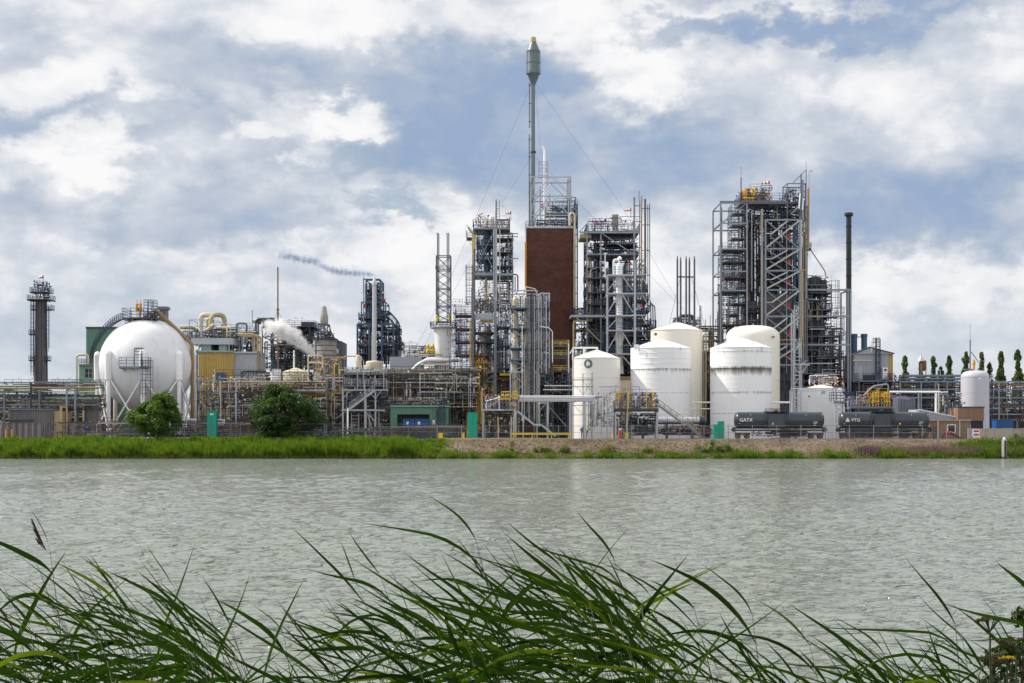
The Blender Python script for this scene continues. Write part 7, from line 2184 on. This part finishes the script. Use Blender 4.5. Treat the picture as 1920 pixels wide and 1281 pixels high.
def wagon(x0, x1, lab, word, tx, th, logo, hatch):
    t = T('tank_wagon', lab, 'tank wagon', 266, (x0 + x1) / 2, 'black tank wagons on the siding')
    S = t.S
    b = MB(); cy = t.l((0, 788.3, 0)).z; r_ = 15.6 * S
    a = t.l((x0 + 1, 0, 0)).x; e = t.l((x1 - 1, 0, 0)).x
    prof = [(0, a), (.35, a + .05), (.62, a + .16), (.85, a + .34), (.96, a + .52), (1, a + .8)]
    pr = prof + [(1, e - .8)] + [(q, a + e - z) for q, z in prof[::-1][1:]]
    n = 48
    vs = [(z, -math.cos(2 * math.pi * k / n) * r_ * q, cy + math.sin(2 * math.pi * k / n) * r_ * q) for q, z in pr for k in range(n)]
    fs = [(i * n + k, i * n + (k + 1) % n, (i + 1) * n + (k + 1) % n, (i + 1) * n + k) for i in range(len(pr) - 1) for k in range(n)]
    b.add(vs, fs); t.part('barrel', b.mesh('barrel', 'car_black', True, 40))
    L = x1 - x0
    for f in (.18, .385, .605, .79, .965):
        b = MB(); xx = a + (e - a) * f
        vs = [(xx + dx, -math.cos(2 * math.pi * k / n) * (r_ + o_), cy + math.sin(2 * math.pi * k / n) * (r_ + o_)) for dx, o_ in ((-.09, 0), (-.07, .05), (.07, .05), (.09, 0)) for k in range(n)]
        b.add(vs, [(i * n + k, i * n + (k + 1) % n, (i + 1) * n + (k + 1) % n, (i + 1) * n + k) for i in range(3) for k in range(n)])
        t.part('strap', b.mesh('strap', 'car_black', True))
    t.bar('frame_beam', (x0 + 1, 807, -1.1), (x1 - 1, 807, -1.1), 3, 'black_steel', .2); t.bar('frame_beam', (x0 + 1, 807, 1.1), (x1 - 1, 807, 1.1), 3, 'black_steel', .2)
    t.bar('sill', (x0, 803.5, 0), (x1, 803.5, 0), 1.4, 'car_black', 2.6)
    for x in (x0 + 1, x1 - 1):
        t.box('headstock', x - 1, 801, x + 1, 810, -1.35, 1.35, 'black_steel')
        for d in (-.85, .85): t.rod('buffer', (x - 3.5 if x < x0 + 9 else x + 3.5, 806, d), (x, 806, d), 4, 'steel_dark')
    for xb in (x0 + 17, x1 - 17):
        bg = t.box('bogie', xb - 13, 811, xb + 13, 815, -1.15, 1.15, 'black_steel')
        for xw in (xb - 8.5, xb + 8.5):
            for d in (-.75, .75):
                w_ = MB(); c = t.l((xw, t.G - 1.4 - 4.6, d)); rr = 4.6 * S
                ring = [(rr * .9, -.07), (rr, -.07), (rr, .05), (rr * 1.06, .07)]
                m_ = 20
                vs = [(c.x + math.cos(2 * math.pi * k / m_) * q, c.y + z, c.z + math.sin(2 * math.pi * k / m_) * q) for q, z in ring for k in range(m_)]
                fs = [(i * m_ + k, i * m_ + (k + 1) % m_, (i + 1) * m_ + (k + 1) % m_, (i + 1) * m_ + k) for i in range(3) for k in range(m_)]
                fs += [tuple(range(m_)), tuple(3 * m_ + k for k in range(m_))]
                w_.add(vs, fs); t.part('wheel', w_.mesh('wheel', 'rail_steel', False))
            t.box('axle_box', xw - 1.8, 815, xw + 1.8, 819, -1.25, -1.0, 'steel_dark', bg)
        t.box('spring', xb - 3, 812, xb + 3, 817, -1.22, -1.16, 'rust', bg)
    # hatch, walkway, ladder
    hx = x0 + hatch
    t.box('walkway', hx - 22, 771.2, hx + 22, 772.4, -.9, .9, 'steel_dark')
    t.rail([(hx - 22, 771.2, -.9), (hx + 22, 771.2, -.9)], 'black_steel', h=.5, t=.07)
    t.vessel('dome', hx, 0, [(3.5, 773), (3.5, 769), (2, 768), (0, 767.5)], 'car_black', 16)
    t.box('side_plate', hx - 18, 777, hx + 14, 801, -r_ - .14, -r_ - .08, 'car_black')
    t.ladder(hx + 17, 772, 806, -r_ - .35, 'steel_dark', False, .6); t.ladder(hx - 21, 772, 806, -r_ - .35, 'steel_dark', False, .6)
    t.fill(x0 + 32, 806, x1 - 32, 818, -.9, .9, int(x0), 12, 12, 60, ('black_steel', 'steel_dark', 'rust'), (.4, 1.2), 'underframe_gear', nr=1)
    t.rod('air_tank', (x0 + 60, 812, 0), (x0 + 80, 812, 0), 5, 'black_steel')
    t.text('lettering', word, tx, 790.6, th, -r_ - .06, 'text_white', .012, 1.05)
    if logo:
        b = MB(); c = t.l((1585.5, 787.5, -r_ - .05))
        for aa in (90, 210, 330):
            p = c + Vector((math.cos(R(aa)) * .20, 0, math.sin(R(aa)) * .20)); b.box(p.x - .14, p.y - .02, p.z - .14, p.x + .14, p.y, p.z + .14)
        b.box(c.x - .38, c.y - .02, c.z - .36, c.x + .38, c.y, c.z - .26)
        t.part('logo', b.mesh('logo', 'text_white'))
    for k, (dx, y) in enumerate(((L * .86, 791), (L * .86, 794), (L * .86, 797), (8, 794))): t.box('data_plate', x0 + dx, y, x0 + dx + 8 - 2 * k, y + .9, -r_ * .985 - .04, -r_ * .93, 'text_white')
    b = MB(); p = t.l((x0 + (71 if not logo else 112), 796, -r_ - .17)); b.add([(p.x - .22, p.y, p.z), (p.x + .22, p.y, p.z), (p.x, p.y, p.z + .4), (p.x - .22, p.y + .03, p.z), (p.x + .22, p.y + .03, p.z), (p.x, p.y + .03, p.z + .4)], [(0, 1, 2), (3, 5, 4), (0, 3, 4, 1), (1, 4, 5, 2), (2, 5, 3, 0)]); t.part('warning_triangle', b.mesh('warning_triangle', 'yellow'))
    return t


wagon(1375, 1546, 'black tank wagon lettered GATX in front of the right white tank', 'GATX', 1384, 6.2, False, 80)
wagon(1571, 1743, 'black tank wagon lettered VTG with a small logo, right of the other wagon', 'VTG', 1592, 6.0, True, 82)
t = T('buffer_stop', 'red headed buffer stop with dark struts at the end of the siding', 'buffer stop', 265, 1779)
for d in (-.8, .8):
    t.bar('strut', (1768, t.G, d), (1775, 812, d), 1.6, 'black_steel'); t.bar('strut', (1806, t.G, d), (1779, 812, d), 1.6, 'black_steel')
    t.vessel('buffer_head', 1772 if d < 0 else 1785, d, [(2.0, 813.5), (3.4, 812.5), (3.4, 809.5), (2, 808.5)], 'red', 12)
t.bar('beam', (1770, 811, -.9), (1786, 811, .9), 3, 'red')
t = T('sign', 'white board with two red bars standing on the bank at the right', 'sign', 259.3, 1830)
bd = t.box('board', 1823.5, 805, 1837, 822, 0, .08, 'text_white')
for y in (807, 813.5): t.box('red_bar', 1825.5, y, 1835.5, y + 3.2, -.03, -.005, 'red', bd)
for x in (1825, 1835.5): t.bar('post', (x, t.G + 2, .14), (x, 806, .14), 1, 'steel')

# mooring post in the water
t = T('mooring_post', 'grey timber mooring post with a dark ladder strip in the water at the right', 'post', 247.2, 1883, base=HY + H * F / 247.2 + 2)
b = MB(); b.lathe([(.42, -.6), (.42, 3.35), (.38, 3.4)], n=20); t.part('pile', b.mesh('pile', 'conc', True, 40))
b = MB(); b.lathe([(.28, 3.4), (.30, 3.6), (.18, 3.75), (.16, 3.95), (0, 4.0)], n=14); t.part('cap', b.mesh('cap', 'silver', True, 40))
b = MB(); b.box(-.10, -.50, .3, .20, -.38, 3.3); t.part('fender', b.mesh('fender', 'black_steel'))
b = MB(); b.lathe([(.44, .0), (.44, .55)], n=20); t.part('wet_band', b.mesh('wet_band', 'black_steel', True, 40))

# chain link fence along the yard
def fence(label, xa, xb, ytop, D, m='steel', step=44):
    t = T('fence', label, 'fence', D, (xa + xb) / 2)
    n = int((xb - xa) / step)
    g = random.Random(int(xa))
    for i in range(n + 1):
        x = xa + (xb - xa) * i / n
        t.bar('post', (x, t.G, 0), (x, ytop - 1.2 - g.uniform(0, .6), 0), 1.1, m)
    b = MB(); p = t.l((xa, t.G, 0)); q = t.l((xb, ytop, 0))
    for z in (q.z, q.z * .5, .15): b.bar((p.x, 0, z), (q.x, 0, z), .06)
    h = q.z
    k = int((q.x - p.x) / .42)
    for i in range(k):
        x = p.x + i * .42
        b.bar((x, .02, 0), (min(x + h, q.x), .02, min(h, q.x - x)), .008)
        b.bar((min(x + h, q.x), -.02, 0), (x, -.02, min(h, q.x - x)), .008)
    t.part('mesh_wire', b.mesh('mesh_wire', m))
    return t


fence('grey chain link fence along the gravel bank in front of the wagons and platforms', 820, 1820, 798.5, 259.6)
fence('chain link fence behind the left reeds from the palisade to the grey platform', 84, 818, 795, 260.2, 'steel_mid', 50)
# yard clutter
for (x, y, w, m, lab) in ((826, 817, 8, 'yellow', 'yellow barrier block left of the tall green cabinet by the platform'), (868, 817, 6, 'yellow', 'small yellow block just left of the tall green cabinet by the platform')):
    t = T('barrier_block', lab, 'barrier', 262, x); t.box('block', x - w / 2, y - 5, x + w / 2, t.G - 2, 0, .6, m); t.bar('leg', (x - w / 2 + 1, t.G, .3), (x - w / 2 + 1, t.G - 3, .3), 1, 'steel_dark'); t.bar('leg', (x + w / 2 - 1, t.G, .3), (x + w / 2 - 1, t.G - 3, .3), 1, 'steel_dark')
t = T('yellow_rail', 'low yellow guard rail in front of the green shed', 'barrier', 268, 835)
t.bar('rail', (805, 803.5, 0), (836, 803.5, 0), 2.2, 'yellow', .2); t.bar('rail', (858, 803.5, 0), (878, 803.5, 0), 2.2, 'orange', .2)
for x in (808, 833, 860, 876): t.bar('post', (x, t.G, .1), (x, 804, .1), 1.2, 'yellow')
for x, lab in ((1148.5, 'single yellow bollard left of the fire point before the platform'), (1173, 'left of the two close yellow bollards before the platform'), (1177, 'right of the two close yellow bollards before the platform')):
    t = T('bollard', lab, 'bollard', 262, x, 'yellow bollards'); t.rod('post', (x, t.G, 0), (x, 812, 0), 2.2, 'yellow'); t.rod('cap', (x, 812, 0), (x, 811, 0), 2.6, 'yellow')
t = T('fire_point', 'red fire hydrant pillar beside the single yellow bollard', 'hydrant', 262, 1162)
t.rod('pillar', (1162, t.G, 0), (1162, 808, 0), 4, 'red'); t.vessel('hydrant_head', 1162, 0, [(2.8, 808), (2.8, 805.5), (0, 803)], 'red', 12); t.box('notice', 1160, 803, 1165, 807, -.5, -.4, 'text_white')
t = T('equipment_skid', 'row of low dark pumps and crates on the yard behind the fence', 'pumps', 264, 760)
t.fill(600, 800, 870, 820, 0, 3, 190, 40, 24, 220, ('steel_dark', 'rust', 'conc_dark', 'green_dark', 'steel_mid'), (.4, 1.2), fs=(1.5, 5), nr=3)
t = T('equipment_skid', 'crowded valve stands and pumps on the yard behind the left fence', 'pumps', 264, 440)
t.fill(84, 790, 600, 820, 0, 3, 191, 90, 40, 420, ('steel_dark', 'rust', 'steel_mid', 'maroon', 'insul'), (.3, 1.2), fs=(1, 4), nr=4)
t = T('kerb', 'low concrete kerb between yard and gravel bank', 'kerb', 259.2, 1300)
for k in range(25): t.box('kerb_stone', 820 + 40 * k, 823.2, 859.4 + 40 * k, t.G + 1, 0, .4, 'conc')


# ---------------------------------------------------------------- smoke and steam
def plume(name, label, path, D, col, dens, seed, nscale, thr=.42, emis=0):
    """path: (column, row, radius in columns)"""
    t = T(name, label, name, D, path[0][0], base=path[0][1])
    m = bpy.data.materials.new(name + '_volume'); m.use_nodes = True
    nt_ = m.node_tree; L = nt_.links.new
    nt_.nodes.remove(nt_.nodes['Principled BSDF'])
    v = N(nt_, 'ShaderNodeVolumePrincipled'); v.inputs['Color'].default_value = (*col, 1); v.inputs['Anisotropy'].default_value = .3
    geo = N(nt_, 'ShaderNodeNewGeometry')
    n = N(nt_, 'ShaderNodeTexNoise'); n.inputs['Scale'].default_value = nscale; n.inputs['Detail'].default_value = 6; n.inputs['Roughness'].default_value = .62; n.inputs['Distortion'].default_value = .6
    L(geo.outputs['Position'], n.inputs['Vector'])
    # distance to the plume axis, in plume radii, gives soft borders
    acc = None
    for (a, c) in zip(path, path[1:]):
        for f in (0, .33, .66):
            x = a[0] + (c[0] - a[0]) * f; y = a[1] + (c[1] - a[1]) * f; r_ = a[2] + (c[2] - a[2]) * f
            w = t.w(x, y, 0)
            d = N(nt_, 'ShaderNodeVectorMath', operation='DISTANCE'); L(geo.outputs['Position'], d.inputs[0]); d.inputs[1].default_value = w
            q = N(nt_, 'ShaderNodeMapRange', interpolation_type='SMOOTHSTEP'); L(d.outputs['Value'], q.inputs['Value'])
            q.inputs['From Min'].default_value = r_ * t.S * 1.5; q.inputs['From Max'].default_value = 0
            q.inputs['To Max'].default_value = a[3]
            acc = q.outputs[0] if acc is None else ml(nt_, 'MAXIMUM', acc, q.outputs[0])
    s = N(nt_, 'ShaderNodeMapRange'); L(ml(nt_, 'ADD', ml(nt_, 'MULTIPLY', n.outputs['Fac'], 1.7), ml(nt_, 'MULTIPLY', acc, .55)), s.inputs['Value'])
    s.inputs['From Min'].default_value = thr; s.inputs['From Max'].default_value = thr + .32
    L(ml(nt_, 'MULTIPLY', ml(nt_, 'MULTIPLY', s.outputs[0], acc), dens), v.inputs['Density'])
    L(v.outputs[0], nt_.nodes['Material Output'].inputs['Volume'])
    b = MB(); b.path([t.l((x, y, 0)) for x, y, r_, _ in path], [r_ * t.S * 1.55 for x, y, r_, _ in path], 14)
    t.part('cloud', b.mesh('cloud', m), None, 'stuff')


plume('steam', 'white steam plume drifting up left from the vent before the ribbed silo', [(588, 664, 6, 1), (577, 652, 11, 1), (562, 640, 15, 1), (543, 627, 19, .95), (524, 618, 21, .85), (505, 612, 18, .65), (490, 610, 12, .4)], 297, (1, 1, 1), 4.5, 1, .55, 1.02)
plume('smoke', 'thin blue grey smoke trailing left from the blue tower top', [(702, 516, 3, 1), (690, 514, 5, 1), (665, 513, 7, .95), (640, 510, 8, .9), (616, 505, 8, .7), (604, 500, 6, .5), (590, 491, 8, .85), (560, 485, 10, .8), (535, 481, 10, .6), (522, 479, 7, .4)], 337, (.24, .34, .50), 1.7, 2, .8, .92)

# ---------------------------------------------------------------- reeds on the near bank
def near_reed(top, D, lean, seed, label, group, nleaf=7, L0=.55, yellow=.12, panicle=False, curl=1.0, droop=1.0, low=False):
    """one reed: stem to 'top' (column, row) leaning with the wind, leaves streaming to the left"""
    g = random.Random(seed)
    t = T('reed', label, 'reed', D, top[0] + lean * 3.4, group, base=HY + (H - 3.0) * F / D)
    P = Vector(t.l((top[0], top[1], 0)))
    # stem from the root at the origin to P, bending over near the top
    yaw = g.uniform(-.25, .25)
    pts = []
    for k in range(9):
        q = k / 8
        x = P.x * (q ** 1.7)
        pts.append(Vector((x, yaw * q * q, P.z * q)))
    rs = [.0045 * (1 - .72 * k / 8) for k in range(9)]
    b = MB(); b.path(pts, rs, 6)
    t.part('stem', b.mesh('stem', 'reed_stem', True))

    def at(q):
        f = q * 8; i = min(7, int(f)); return pts[i].lerp(pts[i + 1], f - i)
    Ls = P.z
    step = .115
    if low: step = .10
    for k in range(nleaf):
        q = 1 - (k * step * g.uniform(.85, 1.15)) / Ls
        if q < .25: break
        p = at(q)
        if p.z + t.o.z < 4.05 and not low and k > 5: break
        tan = (at(min(1, q + .03)) - at(q - .03)).normalized()
        L = L0 * g.uniform(.65, 1.25) * (.62 if k == 0 else 1)
        w = g.uniform(.0065, .0150) * (.7 if k == 0 else 1)
        side = g.choice((-1, 1)) * g.uniform(.1, .7)
        # direction swings from the stem to the wind
        a0 = math.atan2(tan.z, tan.x)
        if k == 0: target = R(g.uniform(112, 158))
        elif k == 1: target = R(g.uniform(140, 178))
        else: target = R(g.uniform(180, 228))
        if k > 1 and g.random() < .10: target = R(g.uniform(20, 75))
        start = min(a0 + R(g.uniform(4, 20)), target) if target > a0 else a0 - R(10)
        n = 9
        cv = g.choice((1.35, 1.8, 3.0))
        cp = [p]
        for j in range(n):
            f = (j + 1) / n
            a = start + (target - start) * min(1, f * cv) ** .8 + R(8) * math.sin(f * 3 + seed) * f
            d = Vector((math.cos(a), side * .35, math.sin(a))).normalized()
            cp.append(cp[-1] + d * (L / n))
        tw = g.uniform(-.6, .9)
        vs = []
        for j, c in enumerate(cp):
            f = j / n
            wd = w * (math.sin(min(1, f * 2.2 + .12) * math.pi / 2) if f < .4 else 1) * (1 - max(0, (f - .30) / .70) ** 1.5)
            tg = ((cp[min(n, j + 1)] - cp[max(0, j - 1)])).normalized()
            up = Vector((0, -math.sin(.55 + tw * f), math.cos(.55 + tw * f)))
            u = (up - tg * up.dot(tg)).normalized()
            e = tg.cross(u) * (wd * .28)
            vs += [tuple(c + u * wd), tuple(c + e), tuple(c - u * wd)]
        fs = []
        for j in range(n):
            fs += [(3 * j, 3 * j + 1, 3 * j + 4, 3 * j + 3), (3 * j + 1, 3 * j + 2, 3 * j + 5, 3 * j + 4)]
        lb = MB(); lb.add(vs, fs)
        t.part('leaf', lb.mesh('leaf', 'near_reed_yellow' if g.random() < yellow else 'near_reed', True))
    if panicle:
        pb = MB()
        for k in range(60):
            q = k / 60
            p = P + Vector((-.055 * q, 0, .125 * q))
            e = p + Vector((-.022 - .012 * g.random(), g.uniform(-.012, .012), .022 + .02 * g.random())) * (1.1 - q * .8)
            pb.bar(p, e, .0016, n=3)
            pb.bar(p.lerp(e, .5), e, .0034, n=3)
        pb.bar(P, P + Vector((-.06, 0, .135)), .003)
        t.part('panicle', pb.mesh('panicle', 'panicle'))
    return t


tall = [
    # (top column, row, distance, lean, leaves, label)
    ((86, 1032), 6.0, 24, 3, 'single reed with a brown seed plume rising above the left clump'),
    ((893, 1012), 6.1, 40, 6, 'tallest reed left of centre whose two leaves stream over the water'),
    ((1160, 1062), 6.2, 30, 6, 'tall reed right of centre with one broad upright leaf'),
    ((1122, 1090), 6.5, 40, 6, 'slim reed just left of the tall right of centre reed'),
    ((1052, 1060), 6.8, 44, 6, 'reed with a thin bare tip above the middle of the central clump'),
    ((1398, 1142), 5.9, 22, 4, 'reed with an arched leaf standing alone left of the open water'),
    ((1300, 1140), 6.1, 36, 5, 'reed with a long leaf crossing the lone arched reed'),
    ((1525, 1215), 6.0, 26, 5, 'low reed with a spear like leaf in the right gap'),
    ((1768, 1160), 5.6, 20, 5, 'broad leaved upright reed left of the dark umbels'),
    ((1908, 1120), 5.6, 4, 5, 'curved reed tip at the right edge above the umbels'),
    ((712, 1080), 6.3, 50, 6, 'reed with a long drooping blade at the left of the central clump'),
    ((660, 1100), 6.6, 60, 6, 'leaning reed at the left flank of the central clump'),
    ((527, 1195), 6.0, 22, 4, 'thin upright reed between the two clumps'),
    ((432, 1180), 6.3, 40, 5, 'outer reed on the right slope of the left clump'),
    ((370, 1140), 6.2, 44, 6, 'reed with two arched blades on the right of the left clump'),
    ((222, 1095), 6.4, 34, 6, 'upright reed at the crest of the left clump'),
    ((186, 1105), 6.8, 34, 6, 'slender reed beside the crest of the left clump'),
    ((330, 1105), 6.7, 40, 6, 'reed with long arching blade behind the left clump'),
    ((1222, 1120), 6.8, 34, 6, 'reed at the right end of the central clump'),
    ((928, 1110), 6.9, 34, 6, 'reed standing right behind the tallest one'),
    ((1655, 1225), 6.2, 20, 5, 'short spiky reed right of the open gap'),
    ((1596, 1230), 6.3, 24, 5, 'low thin reed in the middle of the right gap'),
    ((1832, 1215), 5.9, 14, 5, 'reed leaning over the yellow flowers'),
    ((20, 1170), 6.0, 20, 6, 'reed cut by the left picture edge'),
]
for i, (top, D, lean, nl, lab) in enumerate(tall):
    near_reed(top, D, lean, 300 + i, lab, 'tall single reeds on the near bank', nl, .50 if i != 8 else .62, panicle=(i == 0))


def env(x):
    pts = [(-80, 1160), (60, 1150), (160, 1130), (300, 1140), (380, 1185), (450, 1235), (520, 1275), (590, 1255), (680, 1190), (780, 1165), (900, 1150),
           (1000, 1118), (1120, 1105), (1200, 1125), (1270, 1190), (1340, 1225), (1420, 1255), (1520, 1278), (1640, 1275), (1740, 1262), (1830, 1240), (1960, 1215)]
    for (a, b) in zip(pts, pts[1:]):
        if a[0] <= x <= b[0]:
            return a[1] + (b[1] - a[1]) * (x - a[0]) / (b[0] - a[0])
    return 1200


g = random.Random(77)
spans = [(-40, 470, 66, 'green reed bent by the wind inside the dense lower left clump', 'reeds of the lower left clump'),
         (540, 1290, 92, 'green reed bent by the wind inside the dense central clump', 'reeds of the central clump'),
         (1290, 1640, 18, 'short reed at the bottom edge below the open water gap', 'short reeds at the bottom edge'),
         (1640, 1960, 30, 'green reed in the lower right corner round the umbels', 'reeds of the lower right corner')]
for (x0, x1, n, lab, grp) in spans:
    for k in range(n):
        x = g.uniform(x0, x1)
        y = env(x) + abs(g.gauss(0, 1)) * 58 + 4
        if x0 == 540:
            lab, grp = (('green reed bent by the wind on the left flank of the central clump', 'reeds on the left flank of the central clump') if x < 760 else
                        ('green reed bent by the wind in the thick middle of the central clump', 'reeds in the middle of the central clump') if x < 1020 else
                        ('green reed bent by the wind on the right flank of the central clump', 'reeds on the right flank of the central clump'))
        elif x0 == -40:
            lab, grp = (('green reed bent by the wind at the left edge of the lower left clump', 'reeds at the left edge') if x < 170 else
                        ('green reed bent by the wind on the right half of the lower left clump', 'reeds on the right half of the left clump'))
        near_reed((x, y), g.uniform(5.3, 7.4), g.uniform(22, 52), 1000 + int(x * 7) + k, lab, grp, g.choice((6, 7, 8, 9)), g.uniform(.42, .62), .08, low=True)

# umbels and yellow flowers in the lower right corner
for (px, py, D, r, m, lab, nm, cat) in ((1856, 1165, 5.5, 26, 'umbel', 'brown seed umbel on a thin stalk, leftmost of the dark umbels', 'umbel_plant', 'plant'),
                                        (1905, 1205, 5.6, 30, 'umbel', 'dark seed umbel at the right edge above the yellow flowers', 'umbel_plant', 'plant'),
                                        (1862, 1240, 5.8, 34, 'umbel', 'dense brown umbel directly behind the yellow flowers', 'umbel_plant', 'plant'),
                                        (1888, 1236, 5.4, 15, 'ragwort', 'yellow flower head in the lower right corner', 'yellow_flower', 'flower')):
    t = T(nm, lab, cat, D, px + 10, base=HY + (H - 3.1) * F / D)
    c = t.l((px, py, 0))
    b = MB(); st = MB()
    g2 = random.Random(px)
    st.path([(0, 0, 0), (c.x * .5, 0, c.z * .6), tuple(c - Vector((0, 0, r * t.S * .8)))], [.006, .005, .004], 6)
    for k in range(16):
        a = g2.uniform(0, 6.28); q = g2.uniform(.2, 1)
        e = c + Vector((math.cos(a) * r * t.S * q, math.sin(a) * r * t.S * q * .6, r * t.S * .28 * (1 - q * q)))
        st.bar(tuple(c - Vector((0, 0, r * t.S * .8))), tuple(e), .0025, n=4)
        leaf_ball(b, e, r * t.S * .24, 60, .0045, g2, squash=(1, 1, .5), shell=.1)
    t.part('stalk', st.mesh('stalk', 'reed_stem')); t.part('flower_head', b.mesh('flower_head', m))

# dark leafy bush leaning in at the lower right corner
t = T('bush', 'dark leafy bush in the lower right corner behind the reeds', 'bush', 6.4, 1905, base=HY + (H - 3.2) * F / 6.4)
b = MB(); st = MB(); g = random.Random(5)
for (px, py, r) in ((1925, 1160, 26), (1945, 1200, 40), (1895, 1218, 30), (1860, 1232, 26), (1925, 1250, 44), (1880, 1272, 40), (1838, 1275, 24), (1960, 1140, 24), (1930, 1300, 60), (1870, 1310, 50)):
    c = t.l((px, py, g.uniform(-.15, .15)))
    leaf_ball(b, c, r * t.S, 150, .016, g, squash=(1, 1, .8), shell=.2)
    st.path([(0, 0, 0), (c.x * .6, c.y * .5, c.z * .6), tuple(c)], [.012, .008, .003], 5)
t.part('stem', st.mesh('stem', 'bark')); t.part('foliage', b.mesh('foliage', 'corner_leaf'))
